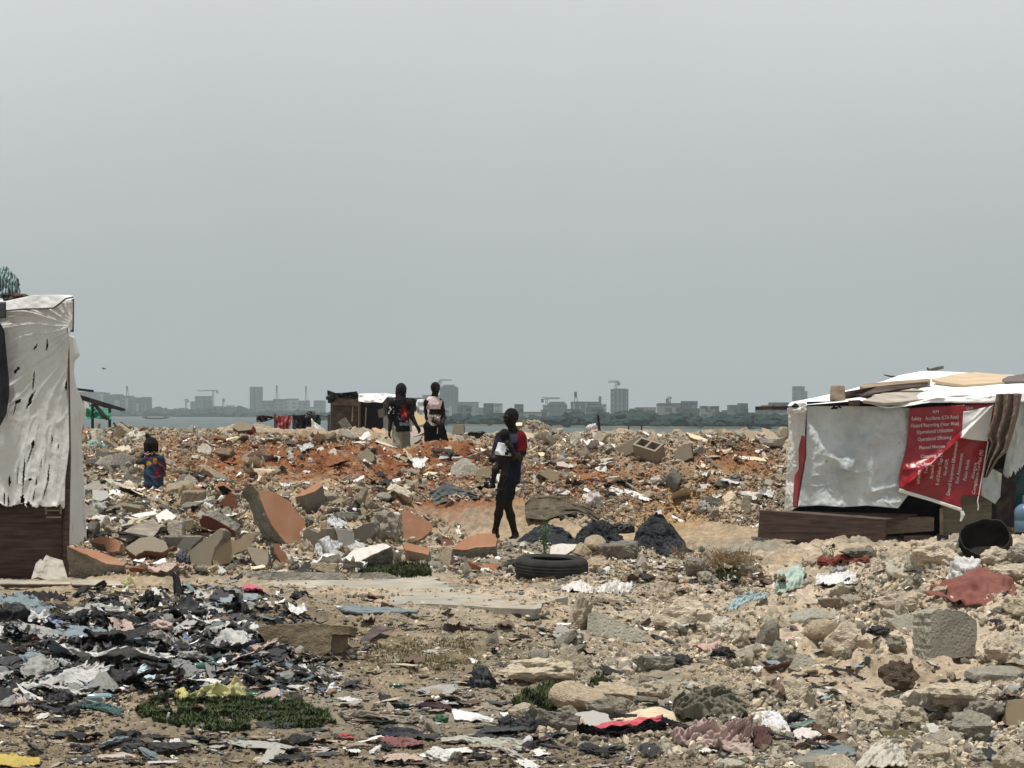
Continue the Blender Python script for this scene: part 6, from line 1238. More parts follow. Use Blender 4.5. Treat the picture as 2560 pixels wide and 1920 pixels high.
def colK(V):
    X = (V[:, 0] - OK[0]) * 1775 + 610; Z = 1500 - (V[:, 2] - jc(0, 1500)[2]) * 1775; n = fbm3(V[:, 0] * 16, V[:, 2] * 16, V[:, 1] * 8, 9, 2); n2 = fbm3(V[:, 0] * 14 + 5, V[:, 2] * 11, V[:, 1] * 8, 10, 2)
    c = np.tile(np.array((.018, .050, .085)), (len(V), 1)); c[n > .35] = (.012, .085, .10); c[n2 > .38] = (.11, .015, .04); c[n2 < -.5] = (.035, .025, .06)
    c[np.hypot(X - 540, Z - 960) < 62] = (.42, .22, .035); c[(np.hypot((X - 690) * 1.4, Z - 900) < 75)] = (.40, .19, .04); c[(np.hypot((X - 810) * 1.3, Z - 960 - .4 * (X - 810)) < 60) & (n > -.2)] = (.33, .15, .03); c[np.hypot((X - 720) * 1.3, Z - 1240) < 70] = (.20, .015, .035)
    c[np.abs(np.hypot(X - 700, (Z - 1120) * 1.2) - 205) < 8] = (.14, .17, .22); return c
wear('dress', [('c', jc(540, 855), jc(750, 855), .072, .072, .04), ('c', jc(620, 900), jc(622, 1250), .108, .118, .05), ('c', jc(622, 1250), jc(625, 1480), .118, .140, .04), ('cut', jc(620, 1505), (0, 0, -1)), ('cut', jc(640, 775), (0, -.1, 1))] + limb((jc(520, 865), .050), (jc(400, 900, .01), .046)) + limb((jc(800, 870), .055), (jc(838, 1010, .02), .050), (jc(848, 1090, .02), .048)), OK, t_, colK, .007)
# ------------------------------------------------------------------ tyre, covers, burnt heaps, cloth and plants, one by one
x, Y, z = hit(1379, 1449)
t_ = thing('tyre', (x, Y + .34, z), 'old bald black tyre lying flat on the bare ground', 'tyre')
prof = [(.20, .02), (.24, .0), (.31, .004), (.345, .03), (.362, .06), (.364, .075), (.358, .08), (.365, .086), (.366, .105), (.360, .109), (.366, .114), (.365, .135), (.359, .14), (.363, .146), (.360, .165), (.342, .19), (.31, .206), (.25, .205), (.215, .19), (.208, .185), (.225, .175), (.30, .16), (.32, .11), (.30, .06), (.225, .035), (.20, .02)]
q = MB(); q.lathe(prof, 64); o = q.build('carcass', G['rubber'], t_, smooth=True); o.rotation_euler = (R(3), R(1.5), 0); o.location = (0, 0, -.012)
V = np.array([v.co for v in o.data.vertices]); rr = np.hypot(V[:, 0], V[:, 1]); V *= (1 + .012 * noise3(V[:, 0] * 5, V[:, 1] * 5, V[:, 2] * 5, 3))[:, None]; o.data.vertices.foreach_set('co', V.astype(np.float32).ravel())
q = MB(); q.lathe([(0, .05), (.1, .055), (.2, .045), (.30, .04)], 24); q.build('soil_fill', G['mortar'], t_)

def lay(name, z, top, bot, mat, label, cat='cloth', left=None, right=None, H=.03, amp=.02, fold=9, ang=.4, seed=0, colr=None, nu=60, nv=36, group=None, lift=.012, thick=.004, edge=.0, par=None):
    "a cloth or sheet lying on the ground inside the traced edges, with folds and a hump"
    k = coons(z, top, bot, left or [top[0], bot[0]], right or [top[-1], bot[-1]])
    u, v = np.meshgrid(np.linspace(0, 1, nu), np.linspace(0, 1, nv), indexing='ij')
    px, py = k(u, v); px = px + edge * noise2(u * 9, v * 9, seed + 3); py = py + edge * .6 * noise2(u * 9, v * 9, seed + 4)
    x, Y, zz_, ok = hits(px.ravel(), np.clip(py.ravel(), 0, 1990)); uu, vv = u.ravel(), v.ravel()
    A = np.stack([np.ones_like(uu), uu, vv, uu * vv, vv ** 2], -1); Yf = A @ np.linalg.lstsq(A, Y, rcond=None)[0]
    Yb = (A * (vv > .97)[:, None]).sum(0) @ np.linalg.lstsq(A, Y, rcond=None)[0] / max((vv > .97).sum(), 1)
    Yf = Yb + (Yf - Yb) * np.clip(.92 - H * 3.2, .45, .92); Yf = np.maximum(Yf, Yb - .25)
    s = u * math.cos(ang) + v * math.sin(ang) + .12 * noise2(u * 3, v * 3, seed)
    f = (1 - np.abs(np.sin(s * fold * 3.14))) ** 1.6 * (.5 + .6 * noise2(u * 4, v * 4, seed + 1)) + .7 * fbm2(u * 5, v * 5, seed + 2, 3) + .25 * fbm2(u * 16, v * 14, seed + 6, 2)
    hump = np.sin(np.pi * u) ** .7 * np.sin(np.pi * np.clip(v, 0, 1)) ** .6
    zr = CZ - (py.ravel() - HZ) / F * Yf; up_ = np.clip(np.percentile(zz_ - zr, 60), 0, .03)
    sc2 = min(1.0, (px.max() - px.min()) / F * Yb / .5)
    P = np.stack([(px.ravel() - 1280) / F * Yf, Yf - 1.3 * amp * sc2 * f.ravel(), zr + lift + up_ + .25 * H * hump.ravel() + 1.3 * amp * sc2 * f.ravel()], -1); b = np.array((P[:, 0].mean(), P[:, 1].mean(), P[:, 2].min()))
    o = obj(name, P - b, grid_faces(nu, nv), mat, par, smooth=True); o.location = b if par is None else b - np.array(par.location)
    m = o.modifiers.new('thickness', 'SOLIDIFY'); m.thickness = thick; m.offset = 0
    if colr is not None: o.color = (*colr, 1)
    if label: tag(o, label, cat, group)
    return o
def mound(name, px, py, w, h, d, mat, label, cat, p=1.0, apex=.0, nz=.12, seed=0, fq=7):
    "a heap with a ragged outline: w and h in photo pixels, d its depth in metres"
    x, Y, z = hit(px, py); k = Y / F; nr, na = 40, 96; r_ = np.linspace(0, 1, nr)[:, None] * np.ones((1, na)); a = np.linspace(0, 2 * np.pi, na, endpoint=False)[None, :] * np.ones((nr, 1))
    rw = w * k / 2 * (1 + .16 * noise2(np.cos(a) * 2 + seed, np.sin(a) * 2, seed)); X = rw * r_ * np.cos(a); Yy = d / 2 * r_ * np.sin(a)
    Z = h * k * 1.05 * (1 - r_ ** p) ; X = X + apex * h * k * (1 - r_)
    n = fbm2(X * fq, Yy * fq + Z * fq, seed + 1, 5); Z = Z + nz * h * k * n * (1 - r_ ** 4); X = X + nz * .6 * h * k * fbm2(X * fq + 9, Z * fq, seed + 2, 4) * r_; Yy = Yy + nz * h * k * fbm2(X * fq, Z * fq + 5, seed + 4, 4)
    V = np.stack([X, Yy, Z - .03], -1).reshape(-1, 3); i, j_ = np.meshgrid(np.arange(nr - 1), np.arange(na), indexing='ij'); q0 = i * na + j_; q1 = i * na + (j_ + 1) % na
    o = obj(name, V, np.stack([q0, q0 + na, q1 + na, q1], -1).reshape(-1, 4), mat, smooth=False); o.location = (x, Y + d / 2, g1(x, Y)); return tag(o, label, cat)
mound('burnt_heap', 1372, 1362, 175, 44, 1.1, G['char'], 'low burnt heap dusted with pale ash behind the tyre', 'burnt waste', 1.8, 0, .25, 3)
mound('burnt_heap', 1500, 1384, 190, 80, 1.1, G['char'], 'middle black burnt heap next to the charred pyramid', 'burnt waste', 1.5, -.1, .2, 5)
mound('burnt_heap', 1652, 1390, 182, 108, 1.2, G['char'], 'tall pyramid-shaped charred bale', 'burnt waste', 1.05, -.02, .12, 7)
crumple('black_sheet', W(1558, 1332, 26.3), (.13, .1, .10), G['black'], 'folded black sheet between the two larger burnt heaps', 'plastic', 61, .8, .3, 1.4)
def cover(name, z, top, bot, Ytop, Ybot, mat, label, cat, left=None, right=None, amp=.04, seed=0, **k):
    ys = [zp(z, *p)[1] for p in top + bot]; a, b = min(ys), max(ys); c = W(*zp(z, *bot[0]), Ybot)
    o = drape(name, z, top, bot, lambda px, py: Ytop + (Ybot - Ytop) * (py - a) / (b - a), mat, None, left, right, disp=lambda px, py, u, v: amp * fbm2(u * 5, v * 5, seed, 4), nu=60, nv=40, off=c, **k); o.location = c; return tag(o, label, cat)
cover('grey_cover', '2', [(1500, 1205), (1640, 1137), (1700, 1148), (1800, 1185), (1942, 1243)], [(1515, 1352), (1600, 1302), (1760, 1272), (1935, 1266)], hit(1110, 1268)[1] + .7, hit(1110, 1268)[1] - .1, paint('slate_cover', (.035, .042, .045), (.075, .085, .088), rough=.7), 'dark grey sheet pitched like a tent on the slope', 'sheet', amp=.05, seed=3)
cover('khaki_cover', 'T', [(150, 270), (215, 200), (420, 178), (640, 212), (780, 290), (900, 330), (1010, 420)], [(150, 400), (172, 440), (390, 462), (540, 408), (760, 372), (1000, 480)], hit(1390, 1298)[1] + .9, hit(1390, 1298)[1] - .05, paint('khaki', (.060, .050, .034), (.105, .09, .062), rough=.95), 'large khaki-brown cover draped over rubble past the walking man', 'sheet', amp=.06, seed=5)
cover('rolled_sack', 'T', [(740, 378), (800, 395), (900, 430), (1000, 420)], [(740, 490), (820, 505), (930, 512), (1005, 480)], hit(1470, 1308)[1] + .3, hit(1470, 1308)[1], paint('sack', (.14, .115, .08), (.2, .165, .12)), 'curled brown sack at the end of the khaki cover', 'sack', amp=.07, seed=7)
cover('shade_sheet', 'T', [(540, 410), (640, 395), (750, 378)], [(560, 490), (640, 496), (745, 492)], hit(1420, 1305)[1] + .2, hit(1420, 1305)[1] + .15, G['black'], 'black sheet standing for the shade under the edge of the khaki cover', 'plastic', seed=8)  # black sheet stands for the shade under the khaki cover
C_ = G['cloth']; P_ = G['scrap']
# cloth and sheets on the ground: name, trace, edges, colour, label, category, options
LAY = [
 ('towel', '8', [(1560, 400), (1700, 330), (1850, 262), (2080, 350), (2142, 450)], [(1350, 500), (1600, 590), (1900, 630), (2100, 660), (2130, 560)], (.215, .085, .070), 'rust-red towel spread on the pale rubble', 'towel', dict(H=.10, amp=.035, fold=4, ang=.9)),
 ('rag', '8', [(420, 250), (480, 195), (560, 230), (700, 172), (800, 180), (872, 225)], [(430, 255), (560, 285), (640, 240), (800, 290), (868, 235)], (.19, .05, .04), 'rust-red rag below the plank bench of the banner hut', 'rag', dict(H=.06, amp=.03, fold=4)),
 ('plastic_sheet', '8', [(80, 340), (200, 290), (310, 285)], [(55, 490), (150, 500), (305, 445)], (.42, .52, .45), 'crumpled pale green plastic sheet on the rubble edge', 'plastic', dict(H=.16, amp=.04, fold=3, ang=1.2)),
 ('plastic_sheet', '8', [(420, 370), (600, 350), (760, 340)], [(400, 440), (560, 445), (775, 430)], (.72, .71, .69), 'white plastic sheet beside the pale green one', 'plastic', dict(H=.05, amp=.03)),
 ('blanket', '7', [(1390, 1480), (1440, 1400), (1600, 1350), (1800, 1360), (1900, 1400), (2010, 1490)], [(1400, 1560), (1520, 1590), (1700, 1610), (1900, 1600), (2040, 1560)], (.155, .145, .112), 'heaped olive-grey blanket with deep folds', 'blanket', dict(H=.10, amp=.045, fold=7, ang=1.1, nu=110, nv=70)),
 ('cream_sheet', 'E', [(840, 540), (960, 545), (1100, 490), (1250, 475), (1400, 520), (1500, 590)], [(900, 590), (1000, 602), (1300, 605), (1480, 642)], (.66, .55, .38), 'cream coloured flat sheet behind the pink garment', 'sheet', dict(H=.05, amp=.008, fold=2)),
 ('grey_rag', 'E', [(1360, 700), (1480, 660), (1680, 650), (1850, 670), (2070, 660)], [(1420, 820), (1560, 800), (1760, 830), (1960, 850), (2060, 770)], (.47, .36, .33), 'dusty pink-brown cloth heap torn into strips', 'rag', dict(H=.06, amp=.06, fold=6, ang=.8, nu=90, nv=50)),
 ('brown_rag', 'E', [(1740, 790), (1860, 780), (2000, 800), (2070, 790)], [(1730, 800), (1880, 860), (1990, 870), (2080, 910)], (.44, .36, .32), 'pale brown cloth strip under the dusty pink heap', 'rag', dict(H=.04, amp=.03)),
 ('maroon_rag', 'E', [(2080, 640), (2160, 620), (2240, 640)], [(2090, 800), (2160, 820), (2240, 780)], (.085, .045, .042), 'dark maroon cloth next to the dusty pink heap', 'rag', dict(H=.07, amp=.04)),
 ('broken_board', '6', [(1690, 1522), (1780, 1540), (1900, 1560), (2050, 1610)], [(1720, 1610), (1800, 1620), (1900, 1625), (2050, 1640)], (.74, .74, .73), 'broken white plastic board with dark gaps', 'board', dict(H=.05, amp=.012, fold=2)),
 ('dark_purple_cloth', '6', [(1370, 1500), (1450, 1478), (1580, 1480), (1690, 1500)], [(1400, 1505), (1500, 1512), (1600, 1520), (1690, 1535)], (.045, .028, .035), 'dark purple cloth strip beside the broken white board', 'cloth', dict(H=.05, amp=.012)),
 ('paper', '6', [(1510, 1412), (1580, 1405), (1672, 1420)], [(1530, 1440), (1600, 1470), (1650, 1482)], (.75, .74, .73), 'white paper sheet above the broken white board', 'paper', dict(H=.05, amp=.01)),
 ('twisted_cloth', '6', [(720, 1565), (830, 1558), (1000, 1580), (1150, 1575), (1250, 1610), (1410, 1620)], [(730, 1575), (860, 1590), (1000, 1610), (1150, 1620), (1250, 1640), (1400, 1640)], (.36, .32, .26), 'twisted beige cloth near the big grass patch', 'cloth', dict(H=.06, amp=.02, fold=8, ang=1.3)),
 ('dark_garment', 'D', [(1030, 690), (1130, 660), (1300, 655), (1480, 700)], [(1040, 720), (1200, 745), (1350, 745), (1490, 745)], (.040, .042, .050), 'dark grey garment lying above the mauve cloth', 'garment', dict(H=.03, amp=.018)),
 ('mauve_cloth', 'D', [(1040, 735), (1200, 735), (1350, 740), (1450, 790)], [(1050, 745), (1180, 815), (1300, 825), (1440, 800)], (.21, .105, .105), 'mauve cloth flat on the dirt', 'cloth', dict(H=.03, amp=.02)),
 ('plastic_strip', 'D', [(1600, 745), (1800, 728), (2000, 745), (2300, 780)], [(1600, 765), (1800, 775), (2050, 820), (2300, 835)], (.46, .46, .40), 'long pale plastic strip stretched over the dirt', 'plastic', dict(H=.03, amp=.015, fold=10, ang=1.5)),
 ('red_card', 'D', [(715, 705), (790, 700), (838, 710)], [(718, 738), (780, 740), (842, 735)], (.42, .06, .045), 'small red card on the dirt below the grass patch', 'card', dict(H=.01, amp=.004)),
 ('slate_board', '6', [(690, 655), (840, 638), (1100, 655), (1405, 678)], [(770, 680), (900, 700), (1110, 698), (1390, 690)], (.19, .235, .255), 'slate-blue flat boards on the sand before the foundation beam', 'board', dict(H=.01, amp=.003, fold=1, thick=.02)),
 ('slate_sheet', 'L', [(1760, 260), (1900, 195), (2100, 185), (2230, 190)], [(1760, 290), (1900, 270), (2070, 250), (2230, 230)], (.26, .31, .33), 'slate-blue folded sheet at the top of the trash heap', 'sheet', dict(H=.04, amp=.01, fold=2)),
 ('pink_cloth', 'L', [(2090, 120), (2150, 95), (2230, 140)], [(2120, 150), (2180, 165), (2300, 175)], (.55, .14, .19), 'pink and white cloth scrap near the concrete floor', 'cloth', dict(H=.04, amp=.02)),
 ('striped_blanket', 'G', [(860, 830), (980, 770), (1100, 775), (1190, 840)], [(740, 985), (900, 990), (1100, 995), (1200, 990)], (.50, .465, .40), 'cream ribbed blanket folded at the bottom of the slope', 'blanket', dict(H=.09, amp=.03, fold=7, ang=.5, nu=100, nv=70)),
 ('blue_grey_sheet', 'G', [(330, 870), (480, 785), (640, 785), (760, 830)], [(320, 890), (480, 910), (640, 900), (750, 870)], (.17, .20, .205), 'blue-grey plastic sheet before the cream blanket', 'sheet', dict(H=.03, amp=.01, fold=3)),
 ('teal_cloth', 'G', [(200, 620), (330, 600), (480, 590), (610, 585)], [(210, 650), (330, 680), (480, 660), (600, 610)], (.19, .245, .23), 'grey-teal net cloth on the sandy slope', 'cloth', dict(H=.05, amp=.02, fold=9, ang=1.4)),
 ('white_flake', 'G', [(215, 680), (300, 650), (480, 680)], [(230, 740), (320, 770), (470, 720)], (.66, .60, .58), 'white flaked foam piece beside the grey-teal net', 'foam', dict(H=.05, amp=.015)),
 ('white_bag', 'G', [(-60, 520), (60, 510), (185, 600)], [(-60, 640), (60, 650), (190, 690)], (.70, .68, .69), 'white plastic bag next to a black bag on the slope', 'bag', dict(H=.10, amp=.04, fold=3)),
 ('yellow_sheet', 'L', [(-40, 1570), (60, 1560), (200, 1590), (350, 1610)], [(-40, 1665), (100, 1660), (240, 1665), (340, 1650)], (.50, .38, .085), 'yellow plastic sheet in the corner of the dirt', 'plastic', dict(H=.04, amp=.02)),
 ('yellow_bag', 'L', [(1640, 1060), (1800, 1000), (1950, 980), (2060, 905), (2145, 1000)], [(1700, 1100), (1850, 1080), (2000, 1075), (2120, 1070)], (.50, .48, .23), 'translucent yellow plastic bag above the grass patch', 'bag', dict(H=.11, amp=.04, fold=3)),
 ('yellow_bag', 'L', [(1520, 1010), (1580, 985), (1630, 1040)], [(1540, 1080), (1580, 1110), (1630, 1110)], (.50, .47, .17), 'smaller yellow plastic piece by the grass patch', 'bag', dict(H=.06, amp=.02)),
 ('blue_carton', 'L', [(1220, 790), (1290, 768), (1330, 800), (1420, 840)], [(1175, 880), (1270, 920), (1420, 965)], (.50, .62, .68), 'pale blue folded carton on the black trash', 'carton', dict(H=.05, amp=.012, fold=2)),
 ('grey_board', 'L', [(840, 900), (880, 825), (940, 870), (1030, 985)], [(700, 1000), (830, 1020), (940, 1035), (1000, 1010)], (.22, .225, .21), 'grey folded board in the trash heap', 'board', dict(H=.10, amp=.02, fold=2)),
 ('grey_board', 'L', [(570, 1000), (700, 990), (830, 1030)], [(600, 1030), (680, 1062), (820, 1050)], (.33, .33, .31), 'flat grey panel under the folded board', 'board', dict(H=.03, amp=.006)),
 ('package', 'L', [(400, 365), (440, 370), (560, 430)], [(420, 410), (500, 480), (580, 470)], (.25, .32, .48), 'blue and white package high in the trash heap', 'package', dict(H=.04, amp=.02)),
 ('package', 'L', [(600, 510), (700, 492), (805, 500)], [(575, 585), (680, 570), (790, 540)], (.42, .48, .58), 'white-blue wrapper in the middle of the trash heap', 'package', dict(H=.05, amp=.015)),
 ('orange_carton', 'L', [(190, 575), (260, 550), (345, 600)], [(180, 640), (250, 610), (330, 620)], (.30, .10, .045), 'rust-orange torn carton on the trash heap', 'carton', dict(H=.06, amp=.015)),
 ('red_strip', 'L', [(560, 690), (600, 670), (640, 690)], [(480, 890), (520, 880), (560, 830)], (.20, .03, .025), 'red-brown plastic strip hanging in the trash heap', 'plastic', dict(H=.04, amp=.02)),
 ('grey_rag', 'L', [(1190, 540), (1350, 520), (1520, 570)], [(1200, 560), (1400, 600), (1740, 690)], (.36, .345, .32), 'pale grey cloth strip across the trash heap', 'rag', dict(H=.04, amp=.03)),
 ('teal_net', 'L', [(690, 1150), (830, 1135), (960, 1150), (1070, 1210)], [(700, 1175), (850, 1180), (980, 1225), (1060, 1250)], (.075, .14, .14), 'teal fishing net scrap at the foot of the trash heap', 'net', dict(H=.03, amp=.02, fold=12)),
 ('cream_cloth', 'L', [(0, 1060), (120, 1040), (250, 1090)], [(20, 1160), (150, 1200), (330, 1200)], (.46, .40, .36), 'dirty cream cloth at the foot of the trash heap', 'cloth', dict(H=.07, amp=.05)),
 ('black_cloth', 'L', [(40, 210), (160, 195), (300, 200), (560, 195)], [(60, 270), (200, 260), (400, 265), (600, 225)], (.016, .017, .020), 'long black cloth along the back of the trash heap', 'cloth', dict(H=.06, amp=.04)),
 ('tissue', '7', [(440, 470), (540, 400), (640, 430), (700, 480)], [(430, 480), (540, 500), (700, 505)], (.72, .67, .64), 'white crumpled paper lying before the tyre', 'paper', dict(H=.08, amp=.04, fold=5)),
 ('tissue', '7', [(720, 490), (840, 415), (940, 430), (1040, 415)], [(730, 505), (900, 495), (1040, 490)], (.72, .68, .64), 'wide white torn paper to one side of the tyre', 'paper', dict(H=.07, amp=.05, fold=6)),
 ('teal_ribbon', '7', [(1790, 720), (1870, 640), (1950, 570), (2100, 545), (2200, 555)], [(1800, 745), (1880, 730), (1960, 670), (2100, 580), (2200, 575)], (.36, .47, .48), 'pale teal fabric ribbon winding over pale rubble', 'cloth', dict(H=.05, amp=.03, fold=12)),
 ('clear_bag', 'B', [(1430, 830), (1540, 775), (1650, 800), (1690, 860)], [(1450, 940), (1560, 1000), (1640, 900)], (.50, .51, .52), 'clear crumpled plastic bag in the orange rubble pile', 'bag', dict(H=.18, amp=.06, fold=4)),
 ('white_sack', 'B', [(1680, 870), (1800, 805), (1895, 835)], [(1680, 915), (1780, 900), (1890, 870)], (.50, .50, .49), 'stuffed whitish sack beside the clear plastic bag', 'sack', dict(H=.12, amp=.02)),
 ('torn_paper', 'B', [(1550, 545), (1650, 510), (1730, 550)], [(1560, 590), (1680, 600), (1730, 600)], (.68, .68, .68), 'white torn paper on the pile behind the notched wall piece', 'paper', dict(H=.10, amp=.05)),
 ('torn_paper', 'B', [(1540, 590), (1660, 600), (1720, 640)], [(1540, 640), (1650, 680), (1720, 690)], (.62, .62, .64), 'white torn plastic hanging over the notched wall piece', 'paper', dict(H=.10, amp=.05)),
 ('white_pot_cloth', 'B', [(210, 415), (330, 395), (500, 440)], [(215, 450), (320, 460), (470, 470)], (.70, .70, .69), 'white crumpled plastic next to the rust wedge', 'plastic', dict(H=.10, amp=.05)),
 ('star_sheet', '2', [(1345, 925), (1420, 935), (1492, 925)], [(1362, 1012), (1400, 1015), (1440, 1010)], (.74, .74, .73), 'white torn star-shaped sheet on the red slope', 'sheet', dict(H=.06, amp=.03)),
 ('teal_rag', '5', [(760, 250), (830, 235), (940, 300)], [(790, 300), (860, 300), (930, 310)], (.33, .50, .47), 'pale teal rag on the mound by the white hut flap', 'rag', dict(H=.10, amp=.06)),
 ('white_sacking', '5', [(1090, 180), (1150, 155), (1260, 150)], [(1100, 205), (1180, 210), (1250, 205)], (.55, .54, .47), 'whitish sacking on the mound just beyond the child', 'sack', dict(H=.10, amp=.05)),
]
for i, (nm, z, tp, bt, cl, lb, ct, kw) in enumerate(LAY):
    lay(nm, z, tp, bt, C_ if ct in ('cloth', 'towel', 'rag', 'blanket', 'garment', 'net', 'sack') else P_, lb, ct, colr=cl, seed=i * 7 + 1, edge=2.0, **kw)
# pink garment with black trim: one thing
x, Y, z = hit(1560, 1840)
t_ = thing('garment', (x, Y, z), 'pink and black garment lying on the dirt', 'garment')
lay('pink_panel', 'E', [(660, 690), (760, 650), (900, 620), (1100, 600), (1300, 575)], [(720, 705), (860, 712), (1010, 708), (1140, 655), (1312, 622)], C_, None, colr=(.54, .105, .135), H=.05, amp=.02, fold=3, seed=301, par=t_, lift=.03)
lay('black_trim', 'E', [(560, 690), (720, 712), (1020, 712), (1180, 655), (1330, 650)], [(580, 715), (760, 755), (1060, 740), (1200, 700), (1335, 690)], C_, None, colr=(.014, .014, .016), H=.05, amp=.02, seed=303, par=t_, lift=.03)
lay('black_sleeve', 'E', [(1290, 580), (1350, 610), (1550, 675)], [(1290, 630), (1350, 650), (1550, 695)], C_, None, colr=(.013, .013, .015), H=.04, amp=.02, seed=305, par=t_, lift=.03)
lay('black_collar', 'E', [(845, 605), (960, 598), (1080, 592)], [(850, 622), (960, 618), (1080, 610)], C_, None, colr=(.013, .013, .015), H=.03, amp=.01, seed=307, par=t_, lift=.05)
# bags and crumpled lumps: trace, centre, size in pixels (w, h), colour, label
BAG = [
 ('8', 1710, 330, 290, 190, (.66, .65, .63), 'white plastic bag crumpled on the rust-red towel', 'bag'), ('8', 620, 320, 150, 110, (.34, .34, .36), 'silver foil crumple among pale rubble by the green plastic', 'foil'), ('8', 960, 815, 200, 70, (.016, .018, .022), 'black burnt plastic piece on the sandy slope', 'burnt waste'),
 ('G', 250, 560, 240, 110, (.012, .012, .014), 'black bag with a knot on the sandy slope', 'bag'), ('7', 1815, 1020, 190, 95, (.009, .009, .010), 'black knotted bag on the pale rubble above the blanket', 'bag'), ('7', 1400, 1070, 300, 110, (.022, .024, .028), 'black shredded plastic on the sand below the tilted slab', 'plastic'),
 ('6', 1960, 1240, 230, 160, (.018, .022, .026), 'black plastic bag beside the grassy bank', 'bag'), ('6', 2170, 1600, 170, 130, (.020, .022, .026), 'small black bag past the broken white board', 'bag'), ('6', 385, 510, 170, 80, (.012, .012, .014), 'black rag bundle on the concrete floor edge', 'rag'), ('6', 1605, 1575, 120, 80, (.035, .14, .07), 'green knotted rope ball beside the broken white board', 'rope'),
 ('L', 120, 340, 250, 150, (.014, .015, .018), 'black rubbish bag at the frame side of the trash heap', 'bag'), ('L', 1290, 220, 140, 180, (.012, .013, .015), 'upright black charred lump on top of the trash heap', 'burnt waste'), ('L', 1090, 1390, 280, 110, (.012, .012, .013), 'black tarry lump on the bare dirt', 'burnt waste'), ('L', 600, 1170, 190, 100, (.014, .014, .015), 'black crumpled foil at the foot of the trash heap', 'burnt waste'), ('L', 510, 1060, 220, 110, (.016, .017, .019), 'black ragged plastic at the middle foot of the trash heap', 'burnt waste'),
 ('L', 1340, 390, 240, 140, (.020, .022, .027), 'blackened crumpled sheet in the upper trash heap', 'burnt waste'), ('L', 1750, 345, 220, 80, (.014, .016, .018), 'flattened black bag beyond the trash heap', 'bag'), ('L', 485, 330, 90, 80, (.50, .42, .14), 'yellow sponge crumb in the upper trash heap', 'foam'), ('L', 1000, 540 - 400, 80, 50, (.50, .42, .17), 'yellow paper tuft above the trash heap', 'paper'), ('L', 795, 860, 60, 90, (.42, .30, .07), 'mustard-yellow plastic lump deep in the trash heap', 'plastic'),
 ('L', 1110, 55, 110, 90, (.46, .42, .22), 'yellowish dry husk beside the white plank strip', 'husk'), ('L', 960, 310, 120, 80, (.62, .60, .56), 'white plastic shell in the upper trash heap', 'plastic'), ('L', 1070, 300, 130, 90, (.03, .075, .065), 'dark green plastic bowl shard by the white shell', 'plastic'), ('L', 2130, 520, 260, 140, (.020, .019, .018), 'black scorched lump by the foundation beam', 'burnt waste'), ('L', 260, 640, 150, 90, (.50, .49, .46), 'pale dome-shaped foam under the rust-orange carton', 'foam'), ('L', 500, 775, 60, 60, (.60, .42, .33), 'peach foam ball inside the trash heap', 'foam'),
 ('E', 360, 680, 260, 75, (.016, .016, .018), 'black boot lying on the dirt before the pink garment', 'boot'), ('D', 330, 890, 340, 70, (.014, .014, .014), 'charred black branch-like roll on the dirt', 'burnt waste'), ('D', 1940, 880, 190, 55, (.016, .016, .018), 'black burnt strip near the bottom edge of the dirt', 'burnt waste'), ('E', 150, 590, 300, 150, (.020, .020, .022), 'dark rubbery lump by the small grass tuft', 'rubber'),
 ('5', 1580, 1230, 120, 130, (.055, .06, .075), 'knotted dark cloth in the rubble pile by the tan wedge', 'cloth'), ('2', 470, 940, 50, 45, (.52, .52, .52), 'small silver crumple on the red earth', 'foil'), ('3', 1430, 640, 110, 75, (.34, .29, .22), 'rounded tan boulder on the mound crest under the grey city', 'stone'), ('3', 400, 590, 190, 100, (.25, .25, .255), 'dark and white tent-like scrap heap on the mound crest', 'scrap heap'), ('3', 690, 665, 90, 80, (.55, .53, .51), 'white crumpled plastic beside the black stake', 'plastic'), ('8', 1120, 1150, 10, 10, (.1, .07, .05), 'tiny dark clod under the chipped grey block', 'clod'),
 ('3', 700, 1290, 130, 130, (.55, .52, .50), 'pale crumpled plastic beyond the khaki cover', 'plastic'), ('3', 1660, 1360, 120, 90, (.36, .33, .30), 'grey crumpled paper on the sand above the charred pyramid', 'paper'), ('3', 1240, 1120, 110, 60, (.46, .42, .37), 'pale rag on the slope above the sand hollow', 'rag'),
]
for i, (z, x, y, w, h, cl, lb, ct) in enumerate(BAG):
    px, py = zp(z, x, y); s_ = ZM[z][2]; X, Yd, Z = hit(px, py + h / s_ * .42); k = Yd / F; w_, h_ = w / s_ * k, h / s_ * k
    nm = ct.replace(' ', '_') if ct not in ('stone',) else 'boulder'
    o = crumple(nm, (X, Yd, Z - .01), (w_ / 2.1, max(w_, h_) / 2.6, h_ / 1.25), (G['rock'] if ct in ('stone', 'clod') else P_), lb, ct, 500 + i, .85, .42 if ct not in ('stone', 'boot', 'clod') else .2, 1.9, 4, cl, rz=0)
